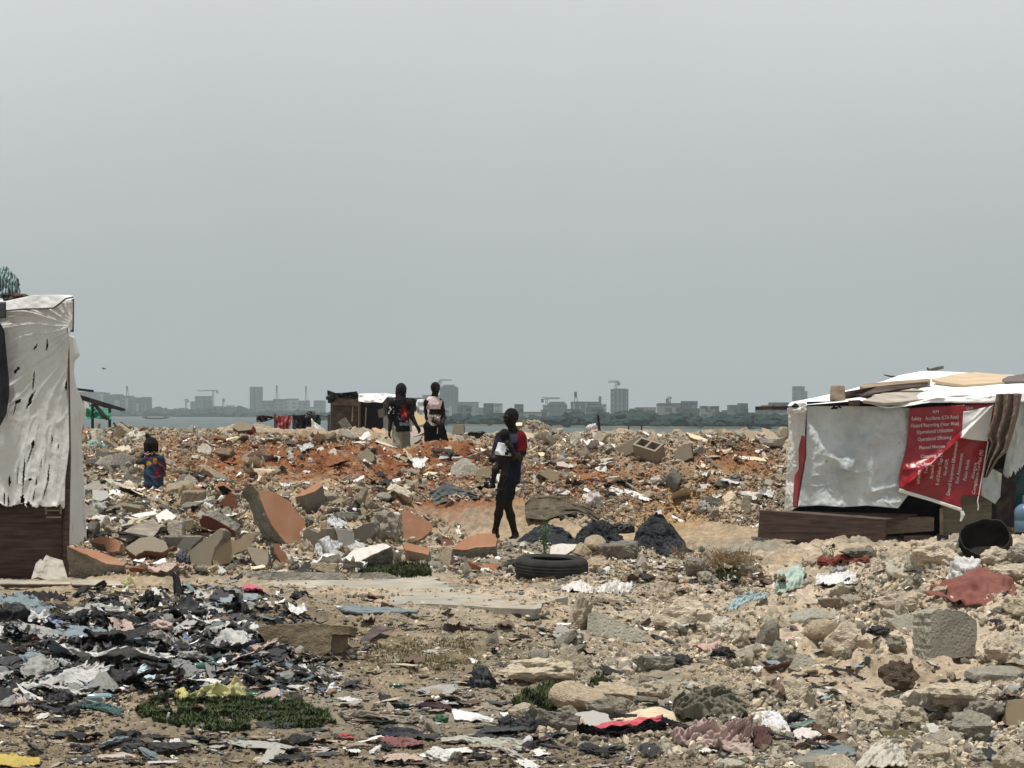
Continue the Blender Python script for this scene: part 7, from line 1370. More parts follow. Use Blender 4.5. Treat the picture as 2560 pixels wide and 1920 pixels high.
# hero boulders of the pale slope and the pile: trace, centre, size (w, h), kind, colour, label
pale = (.52, .455, .36); beige = (.47, .39, .29); greyc = (.30, .285, .24); greyd = (.20, .19, .165)
BO = [('7', 580, 1400, 380, 270, 'angular', beige, 'big beige boulder beside the small grass tuft'), ('7', 930, 1355, 430, 150, 'crumbly', beige, 'long beige boulder resting against the big beige one'), ('7', 1260, 1345, 250, 150, 'crumbly', pale, 'pale boulder with a dark hollow underneath'), ('7', 310, 1170, 600, 200, 'crumbly', pale, 'broad flat crumbly boulder in the sand before the tilted slab'), ('7', 1480, 690, 520, 270, 'crumbly', pale, 'largest crumbly pale rubble lump behind the tilted slab'), ('7', 100, 1510, 220, 150, 'crumbly', pale, 'rounded pale stone by the small grass tuft'), ('7', 1180, 1430, 250, 110, 'block', greyc, 'grey squared stone above the cream sheet'), ('7', 870, 1480, 260, 150, 'crumbly', greyc, 'grey rounded stone behind the cream sheet'), ('7', 530, 1610, 240, 120, 'angular', beige, 'tan stone at the corner of the flat grey plate'), ('7', 480, 1530, 170, 90, 'crumbly', greyc, 'grey oval cobble above the tan stone'), ('7', 720, 80 + 250 - 250, 130, 130, 'angular', beige, 'upright tan stone between the tyre and the charred pyramid'), ('7', 960, 120, 220, 170, 'crumbly', greyd, 'dark grey boulder in front of the charred pyramid'), ('7', 600, 130, 140, 130, 'angular', beige, 'tan stone right behind the tyre'), ('7', 740, 250, 240, 120, 'crumbly', beige, 'tan low boulder touching the tyre'), ('7', 1580, 270, 150, 200, 'crumbly', greyc, 'upright pale grey stone by the dry bush'), ('7', 250, 1030, 200, 130, 'angular', greyc, 'small grey-brown wedge stone on the sand'),
      ('8', 1150, 205, 240, 210, 'crumbly', pale, 'pale knobbly boulder under the banner'), ('8', 1440, 160, 380, 200, 'crumbly', pale, 'pale knobbly rubble lump at the foot of the wood panel'), ('8', 1150, 1215, 350, 240, 'crumbly', (.10, .075, .055), 'dark brown pitted rock just below the chipped grey block'), ('8', 1640, 1400, 480, 290, 'crumbly', pale, 'big pale pitted boulder downhill of the dark brown rock'), ('8', 1000, 1570, 370, 230, 'crumbly', pale, 'pale boulder above the mossy brick'), ('8', 1290, 1580, 230, 220, 'crumbly', pale, 'pale cone-shaped boulder above the white cut block'), ('8', 1780, 1640, 360, 260, 'crumbly', greyc, 'large grey pitted boulder at the bottom of the slope'), ('8', 2060, 1000, 340, 280, 'crumbly', pale, 'pale pitted boulder beside the chipped grey block'), ('8', 1970, 190, 300, 130, 'crumbly', pale, 'pale stone leaning on the black pot'), ('8', 2070, 320, 280, 190, 'crumbly', pale, 'pale boulder above the rust-red towel'), ('8', 660, 920, 400, 270, 'crumbly', pale, 'pale boulder with a flat dark side on the slope'), ('8', 500, 830, 190, 190, 'angular', beige, 'tan angular stone above the flat-sided boulder'), ('8', 100, 1020, 240, 190, 'crumbly', greyc, 'grey-tan boulder above the triangular slab'), ('8', 1180, 570, 270, 150, 'crumbly', pale, 'pale flat-topped boulder above the chipped grey block'), ('8', 1510, 500, 150, 110, 'crumbly', pale, 'small pale stone holding the towel corner'), ('8', 2140, 605, 170, 120, 'crumbly', beige, 'rounded beige stone below the rust-red towel'), ('8', 1210, 1395, 140, 65, 'crumbly', greyd, 'small dark oval stone on the sand'), ('8', 820, 160, 220, 90, 'crumbly', greyd, 'dark grey rounded stone under the plank bench'), ('G', 1470, 850, 270, 180, 'crumbly', pale, 'pale pitted boulder on black plastic at the frame bottom'), ('G', 2090, 900, 280, 260, 'crumbly', pale, 'pale boulder in the lowest corner of the slope'), ('8', 530, 600, 190, 120, 'block', (.22, .18, .13), 'brown cube-like stone above the slope hollow'), ('8', 2130, 1140, 200, 120, 'crumbly', pale, 'small pale lump behind the tan upright stone'), ('8', 1130, 930, 170, 130, 'crumbly', greyc, 'grey stone uphill of the dark brown rock'),
      ('2', 1140, 1490, 240, 270, 'crumbly', greyc, 'largest grey rounded boulder in the orange pile'), ('2', 655, 1255, 120, 140, 'block', greyc, 'grey squared stone next to the orange topped block'), ('2', 265, 1250, 80, 80, 'angular', greyc, 'small pale stone wedged beside the largest orange slab'), ('5', 1620, 960, 140, 130, 'block', (.30, .27, .20), 'tan cube stone next to the maroon slab'), ('5', 1440, 985, 200, 90, 'slabby', greyc, 'tan-grey stone below the bright white board'), ('5', 1660, 790, 200, 80, 'slabby', greyd, 'dark grey long stone behind the maroon slab'), ('5', 870, 700, 150, 120, 'slabby', greyc, 'grey layered stone block by the hut flap'), ('5', 860, 790, 160, 90, 'slabby', greyd, 'dark grey stone under the layered block'), ('5', 1550, 480, 130, 60, 'slabby', greyc, 'grey stone near the child on the far pile'), ('5', 1490, 1150, 80, 60, 'crumbly', (.20, .13, .07), 'brown clod in front of the shaded wall piece'), ('5', 1740, 1330, 130, 90, 'block', greyd, 'small slate-grey stone at the pile foot'), ('B', 1390, 580 + 20, 120, 90, 'block', greyd, 'dark square stone among white torn papers'), ('B', 1350, 840, 110, 110, 'crumbly', beige, 'tan stone at the lower tip of the largest orange slab'), ('B', 1400, 475, 190, 80, 'block', greyc, 'grey-tan stone under the orange topped block')]
for z, x, y, w, h, kd, cl, lb in BO:
    px, py = zp(z, x, y); s_ = ZM[z][2]; X, Yd, Z = hit(px, py + h / s_ * .45); k = Yd / F; w_, h_ = w / s_ * k, h / s_ * k
    o = rock(kd, (X, Yd + .1 * w_, Z + h_ * .40), 1.0, cl, (rng.normal(0, .12), rng.normal(0, .12), rng.uniform(-.4, .4)), 'boulder'); o.scale = (w_ / 2.0, w_ / 2.2, h_ / 1.45); tag(o, lb, 'stone')
# bent strip, stakes, bottles, thread
o = cover('metal_strip', '6', [(1000, 800), (1060, 775), (1120, 790), (1205, 795)], [(760, 1080), (800, 1085), (900, 960), (1000, 890), (1090, 830), (1200, 800)], hit(985, 1572)[1] - .1, hit(866, 1650)[1] - .08, paint('purple_metal', (.045, .030, .034), (.075, .052, .056), rough=.6), 'bent dark purple strip hanging over the bank', 'strip', left=[(1000, 800), (900, 900), (760, 1080)], amp=.01)
def stake(z, a, b, w, label, mat=None, nm='stake', cat='stick'):
    p = zp(z, *b); X, Yd, Z = hit(*p); A = W(*zp(z, *a), Yd); B = np.array(W(*p, Yd)); q = MB(); q.bar(A, B - np.array((0, 0, .03)), w); o = q.build(nm, mat or G['wood_dark'], off=B); o.location = B; return tag(o, label, cat)
stake('3', (742, 545), (758, 690), .05, 'black slanted stake on the mound crest', G['black']); stake('3', (1120, 630), (1120, 665), .03, 'short black peg on the mound crest under the city', G['black'], 'peg', 'peg'); stake('3', (1008, 638), (1008, 665), .025, 'tiny black peg far out on the crest', G['black'], 'peg', 'peg')
stake('1', (1040, 1440), (1170, 1530), .05, 'dark splintered pole on the mound by the green shelter'); stake('1', (980, 1440), (1030, 1500), .035, 'thin pale split stick near the splintered pole'); stake('L', (1460, 1180), (1420, 1260), .012, 'thin white root-like stick on the grass', G['banner_white']); stake('L', (1310, 1172), (1450, 1195), .012, 'long thin white stick lying on the grass', G['banner_white']); stake('E', (920, 945), (1290, 950), .02, 'straight dark stick flat on the dirt'); stake('7', (60, 870), (320, 900), .05, 'dark plank edge sunk in the sand')
stake('6', (1620, 790), (2160, 830), .06, 'long dark timber half buried in the sand'); stake('6', (1080, 595), (1300, 640), .05, 'dark brown stick on the sand by the slate boards'); stake('7', (1200, 720), (1090, 775), .04, 'brown timber end sticking out under pale rubble'); stake('7', (1370, 850), (1690, 830), .09, 'brown flat board on pale rubble', paint('mid_brown', (.2, .145, .09))); stake('2', (740, 585), (800, 660), .16, 'grey rounded post stump leaning before the dark shack', G['mortar'], 'post', 'post')
def bottle(z, x, y, L_px, ang, mat, label):
    px, py = zp(z, x, y); X, Yd, Z = hit(px, py + 4); L_ = L_px / ZM[z][2] * Yd / F; r_ = L_ * .15
    t = thing('bottle', (X, Yd, Z + r_ * .8), label, 'bottle'); q = MB(); q.lathe([(0, -.5 * L_), (r_ * .9, -.49 * L_), (r_, -.45 * L_), (r_, .1 * L_), (r_ * .96, .12 * L_), (r_, .15 * L_), (r_ * .85, .28 * L_), (r_ * .4, .42 * L_), (r_ * .36, .45 * L_)], 16); o = q.build('body', mat, t, smooth=True); o.rotation_euler = (0, R(90), R(ang))
    q = MB(); q.lathe([(0, .5 * L_), (r_ * .42, .5 * L_), (r_ * .42, .445 * L_), (0, .445 * L_)], 14); o = q.build('cap', mat, t, smooth=True); o.rotation_euler = (0, R(90), R(ang))
gb = paint('green_pet', (.018, .085, .055), (.03, .115, .075), rough=.2, spec=.6, dirt=(.1, .1, .08), bump=.1); bb = paint('blue_pet', (.16, .28, .32), (.24, .36, .40), rough=.2, spec=.6, bump=.1)
bottle('L', 1800, 815, 260, 20, gb, 'dark green plastic bottle on the black trash'); bottle('L', 2190, 1040, 170, -15, gb, 'second dark green bottle by the yellow bag'); bottle('L', 880, 1070, 260, 12, bb, 'pale blue clear bottle at the foot of the trash heap'); bottle('5', 690, 1300 - 40, 10, 0, bb, 'tiny blue bottle by the cardboard sheet'); bottle('6', 1215, 1296, 130, -5, gb, 'thin dark green bottle below the grassy bank')
# plants
G['grass'] = M('grass', (.028, .046, .018), (.085, .105, .045), scale=14, bump=0, rough=.8, tint=None); G['dry'] = M('dry_stalks', (.20, .14, .075), (.30, .22, .13), scale=20, bump=0); G['sprig'] = M('fresh_leaf', (.07, .14, .045), (.12, .20, .07), scale=10, bump=0, rough=.6)
def blades(px, py, h, seed, lean=.5, wid=.006):
    r_ = np.random.default_rng(seed); x, Y, z, ok = hits(px, py); n = len(px); a = r_.uniform(0, 6.28, n); l_ = h * r_.uniform(.5, 1.3, n); b = r_.uniform(0, lean, n) * l_; w = wid * r_.uniform(.6, 1.4, n)
    dx, dy = np.cos(a), np.sin(a); B = np.stack([x, Y, z - .004], -1); s = np.stack([-dy * w, dx * w, 0 * w], -1); m_ = B + np.stack([dx * b * .4, dy * b * .4, l_ * .6], -1); t = B + np.stack([dx * b, dy * b, l_], -1)
    V = np.stack([B - s, B + s, m_ + s * .8, m_ - s * .8, t], 1).reshape(-1, 3); k = np.arange(n)[:, None] * 5
    return V, np.concatenate([k + np.array([[0, 1, 2]]), k + np.array([[0, 2, 3]]), k + np.array([[3, 2, 4]])])
def grass(poly_, n, h, label, name='grass', mat=None, seed=1, **k):
    P = np.array(poly_, float); r_ = np.random.default_rng(seed); lo, hi = P.min(0), P.max(0); q = r_.uniform(lo, hi, (n * 4, 2))
    ins = np.zeros(len(q), bool); j_ = len(P) - 1
    for i in range(len(P)):
        c = ((P[i, 1] > q[:, 1]) != (P[j_, 1] > q[:, 1])) & (q[:, 0] < (P[j_, 0] - P[i, 0]) * (q[:, 1] - P[i, 1]) / (P[j_, 1] - P[i, 1] + 1e-9) + P[i, 0]); ins ^= c; j_ = i
    q = q[ins & (fbm2(q[:, 0] * .03, q[:, 1] * .07, seed, 4) > (-.14 if n > 9000 else -.22))][:n]; V, Fc = blades(q[:, 0], q[:, 1], h, seed, **k)
    return tag(obj(name, V, Fc, mat or G['grass']), label, 'grass', kind='stuff')
grass([(335, 1770), (420, 1740), (560, 1755), (640, 1745), (760, 1770), (855, 1800), (840, 1822), (660, 1822), (560, 1835), (430, 1815), (350, 1795)], 21000, .030, 'dense low green grass patch below the trash heap', wid=.005, lean=1.3)
grass([(1285, 1765), (1330, 1735), (1400, 1730), (1410, 1775), (1380, 1790), (1310, 1785)], 3500, .06, 'low green tuft at the big beige boulder', seed=3, wid=.007, lean=.9); grass([(1470, 1715), (1500, 1700), (1520, 1715), (1500, 1735)], 900, .05, 'small green tuft uphill of the beige boulders', seed=4)
grass([(885, 1428), (960, 1415), (1070, 1422), (1078, 1440), (1020, 1446), (900, 1438)], 4500, .06, 'thin green grass strip along the broken wall', seed=5, wid=.008, lean=.8); grass([(1790, 1440), (1830, 1428), (1860, 1435), (1850, 1452), (1800, 1456)], 1100, .06, 'green tuft at the foot of the dry bush', seed=6)
grass([(900, 1610), (1180, 1600), (1210, 1680), (1000, 1690), (900, 1660)], 2600, .022, 'sparse short dry grass on the sandy bank', seed=7, mat=paint('dry_grass', (.16, .13, .065), (.22, .18, .10), dirt=None), wid=.004)
def bush(z, x, y, w, h, label, mat, n=70, seed=3, leaf=None, nl=0):
    px, py = zp(z, x, y); X, Yd, Z = hit(px, py); k = Yd / F / ZM[z][2]; r_ = np.random.default_rng(seed); t = thing('bush' if n > 20 else 'plant', (X, Yd, Z), label, 'plant'); q = MB(); ends = []
    for i in range(n):
        b = np.array((r_.normal(0, w * k * .22), r_.normal(0, w * k * .15), -.01)); e = b + np.array((r_.normal(0, w * k * .22), r_.normal(0, .06), h * k * r_.uniform(.45, 1.05))); m_ = (b + e) / 2 + r_.normal(0, .02, 3); q.tube([b, m_, e], [.006, .004, .002], 4); ends += [m_, e]
        for j_ in range(2): e2 = m_ + np.array((r_.normal(0, .07), r_.normal(0, .05), r_.uniform(.02, .12))); q.tube([m_, e2], [.003, .0015], 4); ends.append(e2)
    q.build('stems', mat, t)
    if nl:
        V = []; Fc = []; 
        for i in range(nl):
            p = ends[int(r_.integers(len(ends)))] + r_.normal(0, .015, 3); a = r_.uniform(0, 6.28); d = np.array((math.cos(a), math.sin(a), r_.uniform(-.3, .6))); s = np.cross(d, (0, 0, 1)); l_ = leaf * r_.uniform(.6, 1.3); i0 = len(V); V += [p, p + d * l_ * .5 + s * l_ * .22, p + d * l_, p + d * l_ * .5 - s * l_ * .22]; Fc += [(i0, i0 + 1, i0 + 2), (i0, i0 + 2, i0 + 3)]
        obj('foliage', V, Fc, G['sprig'], t)
bush('7', 1850, 330, 420, 220, 'dry brown bush of thin stalks by the broken brick', G['dry'], 90, 3); bush('7', 1480, 210, 130, 160, 'sparse dry twigs beside the charred pyramid', G['dry'], 9, 5); bush('6', 1235, 270, 60, 100, 'leafless dark twig plant by the grass strip', G['wood_dark'], 8, 6); bush('7', 295, 215, 60, 440, 'thin green sapling growing behind the tyre', G['sprig'], 5, 7, .045, 130); bush('8', 530, 200, 130, 120, 'young plant with round green leaves below the bench', G['sprig'], 4, 9, .11, 9)
# ------------------------------------------------------------------ scattered rubble and litter
MARKS = [('the tall white hut', 120, 1300), ('the child', 378, 1180), ('the maroon slab', 545, 1320), ('the largest orange slab', 690, 1280), ('the notched wall piece', 800, 1340), ('the orange wall corner', 1050, 1330), ('the walking man', 1270, 1250), ('the old tyre', 1379, 1430), ('the charred pyramid', 1650, 1340),
         ('the khaki cover', 1400, 1275), ('the grey tent-like sheet', 1140, 1235), ('the hollow concrete block', 1625, 1130), ('the plank bench', 2060, 1370), ('the black pot', 2470, 1370), ('the rust-red towel', 2440, 1480), ('the chipped grey block', 2370, 1600), ('the olive-grey blanket', 1780, 1770), ('the pink garment', 1560, 1830),
         ('the cream ribbed blanket', 2200, 1890), ('the tilted grey slab', 1540, 1580), ('the foundation beam', 760, 1600), ('the big grass patch', 590, 1790), ('the yellow bag', 550, 1735), ('the blue carton', 375, 1690), ('the dry bush', 1820, 1420), ('the white board strip', 300, 1290), ('the dark shack', 900, 1060), ('the hooded man', 1000, 1090),
         ('the red earth heap', 760, 1170), ('the cream upright board', 1870, 1090), ('the sand hollow', 1700, 1270), ('the mauve cloth', 1000, 1870), ('the broken white board', 1180, 1800), ('the crumbly pale lump', 1700, 1530), ('the concrete floor', 1000, 1490), ('the bent purple strip', 930, 1620), ('the black boot', 1385, 1840), ('the yellow corner sheet', 60, 1890), ('the big beige boulder', 1440, 1750), ('the mossy brick', 2240, 1835), ('the dark brown rock', 2250, 1690), ('the triangular slab', 2010, 1650)]
_mk = np.array([(m[1], m[2] * 1.6) for m in MARKS])
def near(px, py): return MARKS[int(np.argmin(((_mk - np.array((px, py * 1.6))) ** 2).sum(1)))][0]
SAID = {}
def say(o, size, colour, noun, px, py, cat, place='near'):
    lb = f'{size} {colour} {noun} {place} {near(px, py)}'; tag(o, lb, cat, f'{size} {colour} {noun}s {place} {near(px, py)}')
EXC = np.array([(560, 1195, 800, 1385), (530, 1270, 640, 1400), (690, 1190, 830, 1275), (985, 1265, 1095, 1395), (1090, 1320, 1255, 1390), (155, 1350, 325, 1425), (840, 1335, 1010, 1425), (750, 1305, 985, 1390), (475, 1310, 680, 1435), (300, 1330, 435, 1402), (370, 1255, 450, 1320), (1285, 1375, 1485, 1462), (1290, 1285, 1735, 1400), (1310, 1235, 1510, 1325), (1065, 1195, 1210, 1285), (1880, 1265, 2360, 1388),
 (2280, 1490, 2465, 1700), (2320, 1405, 2545, 1545), (1660, 1690, 1890, 1820), (1430, 1760, 1760, 1880), (1670, 1815, 1920, 1915), (630, 1550, 910, 1660), (1460, 1525, 1645, 1625), (345, 1080, 440, 1250), (1525, 1080, 1740, 1175), (950, 1060, 1115, 1112), (330, 1735, 855, 1835), (2120, 1840, 2290, 1925), (1390, 1680, 1515, 1790), (900, 1585, 1215, 1700), (1260, 1330, 1330, 1380), (600, 1440, 1425, 1555), (2030, 1385, 2180, 1430), (1930, 1420, 2020, 1490), (1800, 1490, 1920, 1560), (1110, 1770, 1260, 1830), (2200, 1640, 2310, 1740), (335, 1660, 425, 1730), (195, 1675, 310, 1755), (435, 1700, 630, 1770), (5, 1488, 180, 1522), (465, 1655, 552, 1700), (340, 1585, 510, 1645), (110, 1540, 240, 1618), (355, 1510, 420, 1560), (2400, 1315, 2545, 1400)], float)
KEEP = [.10]
def clear(q):
    d = np.ones(len(q), bool)
    for a, b, c, e in EXC: d &= ~((q[:, 0] > a - 4) & (q[:, 0] < c + 4) & (q[:, 1] > b) & (q[:, 1] < e + 8))
    return d
def sample(n, poly_, seed, pw=None):
    P = np.array(poly_, float); r_ = np.random.default_rng(seed); lo, hi = P.min(0), P.max(0); out = np.zeros((0, 2))
    while len(out) < n:
        q = r_.uniform(lo, hi, (n * 3, 2)); ins = np.zeros(len(q), bool); j_ = len(P) - 1
        for i in range(len(P)):
            ins ^= ((P[i, 1] > q[:, 1]) != (P[j_, 1] > q[:, 1])) & (q[:, 0] < (P[j_, 0] - P[i, 0]) * (q[:, 1] - P[i, 1]) / (P[j_, 1] - P[i, 1] + 1e-9) + P[i, 0]); j_ = i
        q = q[ins]; q = q[clear(q) | (r_.random(len(q)) < KEEP[0])]
        if pw is not None: q = q[r_.random(len(q)) < pw(q[:, 0], q[:, 1])]
        out = np.concatenate([out, q])
    return out[:n]
POLY = {'far': [(185, 1062), (640, 1085), (1100, 1100), (1250, 1086), (1300, 1056), (1350, 1056), (1420, 1084), (1960, 1088), (1960, 1330), (1750, 1300), (1480, 1330), (1290, 1240), (1050, 1260), (900, 1230), (180, 1230)],
        'pile': [(170, 1215), (620, 1190), (900, 1230), (1260, 1360), (1250, 1430), (600, 1440), (190, 1440)],
        'mid': [(1080, 1350), (1900, 1390), (1900, 1470), (1640, 1460), (1150, 1460)],
        'slope': [(1330, 1560), (1700, 1480), (2160, 1370), (2570, 1370), (2570, 1925), (1800, 1925), (1350, 1860)],
        'heap': [(-10, 1500), (300, 1470), (640, 1450), (800, 1560), (860, 1700), (830, 1760), (300, 1760), (-10, 1800)],
        'front': [(-10, 1780), (900, 1700), (1350, 1700), (1350, 1860), (2000, 1900), (2100, 1925), (-10, 1925)],
        'centre': [(600, 1440), (1700, 1440), (1700, 1560), (1300, 1700), (870, 1700), (860, 1560)]}
def power(n, lo, hi, a, seed):
    u = np.random.default_rng(seed).random(n); return (lo ** (1 - a) + u * (hi ** (1 - a) - lo ** (1 - a))) ** (1 / (1 - a))
SIZE = lambda s: 'small' if s < .085 else 'medium' if s < .16 else 'large'
def redness(px, py): return np.clip(1.4 * np.exp(-((px - 760) / 340) ** 2 - ((py - 1172) / 68) ** 2) + 1.1 * np.exp(-((px - 1080) / 150) ** 2 - ((py - 1120) / 48) ** 2) + 1.1 * np.exp(-((px - 1850) / 130) ** 2 - ((py - 1160) / 48) ** 2) + .75 * np.exp(-((px - 1480) / 170) ** 2 - ((py - 1185) / 40) ** 2) + .8 * np.exp(-((px - 1690) / 170) ** 2 - ((py - 1265) / 60) ** 2), 0, 1)
def hidden_by(q, low=24):
    return ~clear(q - np.array((0, low - 8)))  | ~clear(q)
def put_rocks(zone, n, sizes, kinds, cols, name, noun, cat, seed, sink=.3, pw=None, flat=False):
    KEEP[0] = 1.0; q = sample(n, POLY[zone], seed, pw); KEEP[0] = .10; x, Y, z, ok = hits(q[:, 0], q[:, 1]); s = np.sort(power(n, *sizes, seed + 1))[::-1]; s = np.where(hidden_by(q), np.minimum(s * .4, .05), s)
    for i in range(n):
        if not ok[i]: continue
        kd = kinds[i % len(kinds)]; cn, cv = cols[int(rng.integers(len(cols)))]; sz = s[i] if Y[i] > 24 else s[i] * .9
        o = rock(kd, (x[i], Y[i], z[i] + sz * sink * (.35 if kd in ('shard', 'slabby') else 1)), sz, np.array(cv) * rng.uniform(.8, 1.2), name=name); say(o, SIZE(sz), cn, noun, q[i, 0], q[i, 1], cat)
GREY = [('grey', (.29, .278, .245)), ('grey', (.37, .355, .315)), ('dark grey', (.165, .162, .147)), ('grey-brown', (.31, .27, .21)), ('grey-brown', (.27, .225, .165)), ('pale grey', (.46, .43, .37))]
notred = lambda x, y: 1 - .90 * redness(x, y)
put_rocks('far', 290, (.05, .20, 2.5), ('block', 'slabby', 'angular', 'shard', 'block', 'slabby'), GREY, 'concrete_chunk', 'concrete chunk', 'rubble', 11, .3, notred)
put_rocks('far', 150, (.045, .16, 2.3), ('shard', 'slabby', 'shard'), [('cream', (.62, .54, .40)), ('white', (.70, .68, .63)), ('pinkish', (.50, .37, .31)), ('cream', (.55, .46, .33)), ('orange', (.36, .165, .085))], 'plaster_shard', 'plaster shard', 'plaster', 21, .35)
put_rocks('pile', 200, (.05, .20, 2.1), ('block', 'slabby', 'block', 'slabby', 'block', 'angular'), GREY + [('tan', (.34, .28, .2))], 'masonry_lump', 'masonry lump', 'rubble', 31, .38)
put_rocks('pile', 46, (.04, .12, 2.0), ('shard', 'slabby'), [('orange', (.38, .165, .085)), ('rust', (.2, .08, .05)), ('white', (.68, .66, .62)), ('orange', (.42, .20, .11))], 'paint_flake', 'painted flake', 'plaster', 35, .4)
put_rocks('mid', 90, (.03, .12, 2.2), ('crumbly', 'angular', 'slabby'), GREY + [('beige', (.40, .33, .24))], 'field_stone', 'field stone', 'stone', 41, .35)
put_rocks('slope', 290, (.03, .15, 2.4), ('crumbly', 'crumbly', 'angular', 'crumbly', 'slabby'), [('pale', (.52, .48, .40)), ('beige', (.44, .385, .30)), ('grey', (.35, .335, .29)), ('pale', (.58, .535, .455)), ('grey', (.27, .255, .22))], 'stone', 'stone', 'stone', 51, .3, lambda x, y: np.clip(1.2 - 1.3 * gs(x + .4 * y, 2780, 200) * gs(y, 1690, 75), .1, 1))
POLY['ridge'] = [(2140, 1372), (2340, 1362), (2570, 1360), (2570, 1425), (2180, 1440)]
put_rocks('ridge', 60, (.05, .15, 2.0), ('crumbly', 'crumbly', 'block'), [('pale', (.54, .50, .42)), ('pale', (.60, .555, .475)), ('grey', (.36, .345, .30))], 'knobbly_stone', 'knobbly stone', 'stone', 57, .3)
put_rocks('centre', 60, (.018, .06, 2.2), ('crumbly', 'angular', 'slabby'), [('beige', (.40, .33, .24)), ('grey', (.27, .25, .21))], 'cobble', 'cobble', 'stone', 61, .3)
put_rocks('front', 100, (.015, .05, 2.2), ('crumbly', 'angular', 'slabby', 'shard'), [('beige', (.42, .34, .25)), ('grey', (.28, .26, .22)), ('pale', (.5, .45, .38))], 'pebble_stone', 'loose stone', 'stone', 71, .3)
put_rocks('heap', 60, (.02, .06, 2.2), ('crumbly', 'slabby', 'shard'), [('grey', (.26, .25, .225)), ('beige', (.40, .34, .26)), ('dark grey', (.10, .10, .095))], 'rubble_stone', 'rubble stone', 'stone', 75, .3)

# --- litter: torn sheets of plastic, card and cloth
def scrap_shape(seed, nu=12, nv=10, asp=1.5, bend=.35, fold=.16):
    r_ = np.random.default_rng(seed); u, v = np.meshgrid(np.linspace(-1, 1, nu), np.linspace(-1, 1, nv), indexing='ij'); a = np.arctan2(v, u); rad = np.maximum(np.abs(u), np.abs(v))
    g_ = (1 - .42 * np.abs(noise2(np.cos(a) * 1.7 + seed, np.sin(a) * 1.7, seed)) - .16 * r_.random(u.shape) * (rad > .85)); x, y = u * asp * g_ , v * g_
    z = bend * (noise2(u * 1.2 + seed, v * 1.2, seed + 1) + .5 * (u * r_.normal(0, .5)) ** 2) + fold * (1 - np.abs(fbm2(u * 1.7 + 3 * seed, v * 1.9, seed + 2, 3)) * 2); z -= z.min()
    return np.stack([x, y, z], -1).reshape(-1, 3), grid_faces(nu, nv)
SCR = []
for i in range(18):
    V, Fc = scrap_shape(700 + i, 14, 12, (1, 1.5, 2.2, 3.2)[i % 4], (.2, .45, .7)[i % 3], (.15, .3, .5)[i % 3]); SCR.append(mesh('litter_scrap', V, Fc, G['scrap'], smooth=True))
BAGM = []
for i in range(10):
    V, Fc = ICO[4]; V = V.copy(); n = fbm3(V[:, 0] * 1.9 + i * 7, V[:, 1] * 1.9, V[:, 2] * 2.4, 800 + i, 4); w = fbm3(V[:, 0] * 1.1, V[:, 1] * 1.1 + i * 5, V[:, 2], 830 + i, 2)
    P = V * (1 + .55 * (.4 - np.abs(n) * 1.5) + .5 * w)[:, None] * np.array((1.25, 1, .55)); P[:, 2] = np.maximum(P[:, 2], -.2) + .15; BAGM.append(mesh('crumpled_litter', P, Fc, G['scrap'], smooth=True))
BLK, DK = (.012, .013, .015), (.035, .037, .043)
HC_ = [('black', BLK)] * 10 + [('charcoal', DK)] * 6 + [('grey', (.24, .24, .235))] * 5 + [('white', (.66, .65, .63))] * 5 + [('pale grey', (.42, .42, .40))] * 4 + [('blue-grey', (.22, .28, .31))] * 2 + [('grey-teal', (.12, .18, .18)), ('brown', (.15, .09, .06))] + [('cream', (.50, .44, .35)), ('pink-beige', (.46, .36, .31))] * 2 + [('dull blue', (.14, .19, .28))]
FC = [('black', BLK)] * 6 + [('charcoal', DK)] * 6 + [('white', (.66, .65, .62))] * 3 + [('pale grey', (.38, .365, .33))] * 4 + [('beige', (.36, .295, .22))] * 5 + [('brown', (.14, .095, .065))] * 6 + [('blue-grey', (.22, .27, .29)), ('teal', (.08, .15, .15)), ('pink-beige', (.46, .35, .30))]
SC_ = [('black', BLK)] * 3 + [('white', (.7, .69, .66))] * 3 + [('beige', (.5, .42, .32))] * 2 + [('blue-grey', (.24, .30, .33)), ('charcoal', DK), ('pink-beige', (.5, .35, .3)), ('brown', (.16, .1, .07))]
WC_ = [('white', (.72, .71, .69))] * 4 + [('cream', (.6, .53, .4))] * 3 + [('pale grey', (.45, .45, .43))] * 2 + [('black', BLK)] * 2 + [('pink-beige', (.5, .35, .3))]
ZPW = {'heap': lambda x, y: np.clip(1.25 * np.exp(-((x - 330) / 430) ** 4 - ((y - 1625) / 125) ** 4) * (.75 + .5 * fbm2(x * .012, y * .03, 55, 3)) + .06 - .9 * gs(x, 120, 150) * gs(y, 1515, 18), .02, 1), 'front': lambda x, y: np.clip(.55 + .9 * fbm2(x * .009, y * .03, 57, 3), .06, 1)}
def put_litter(zone, n, sizes, cols, name, noun, cat, seed, meshes, flatt=(.35, 1.0), tilt=.3, lift=.01):
    q = sample(n, POLY[zone], seed, ZPW.get(zone)); x, Y, z, ok = hits(q[:, 0], q[:, 1]); s = power(n, *sizes, seed + 1)
    for i in range(n):
        if not ok[i]: continue
        cn, cv = cols[int(rng.integers(len(cols)))]; o = link(name, meshes[int(rng.integers(len(meshes)))], None, (x[i], Y[i], z[i] + lift)); sz = s[i]
        o.rotation_euler = (rng.normal(0, tilt), rng.normal(0, tilt), rng.uniform(0, 6.28)); o.scale = (sz, sz, sz * rng.uniform(*flatt)); o.color = (*(np.array(cv) * rng.uniform(.8, 1.2)), 1); say(o, 'small' if sz < .07 else 'wide', cn, noun, q[i, 0], q[i, 1], cat)
put_litter('heap', 235, (.025, .085, 2.0), HC_, 'litter_scrap', 'plastic scrap', 'litter', 81, SCR, (.25, .8), .35)
put_litter('heap', 120, (.02, .06, 1.9), HC_, 'crumpled_litter', 'crumpled wrapper', 'litter', 83, BAGM, (.6, 1.2), .5)
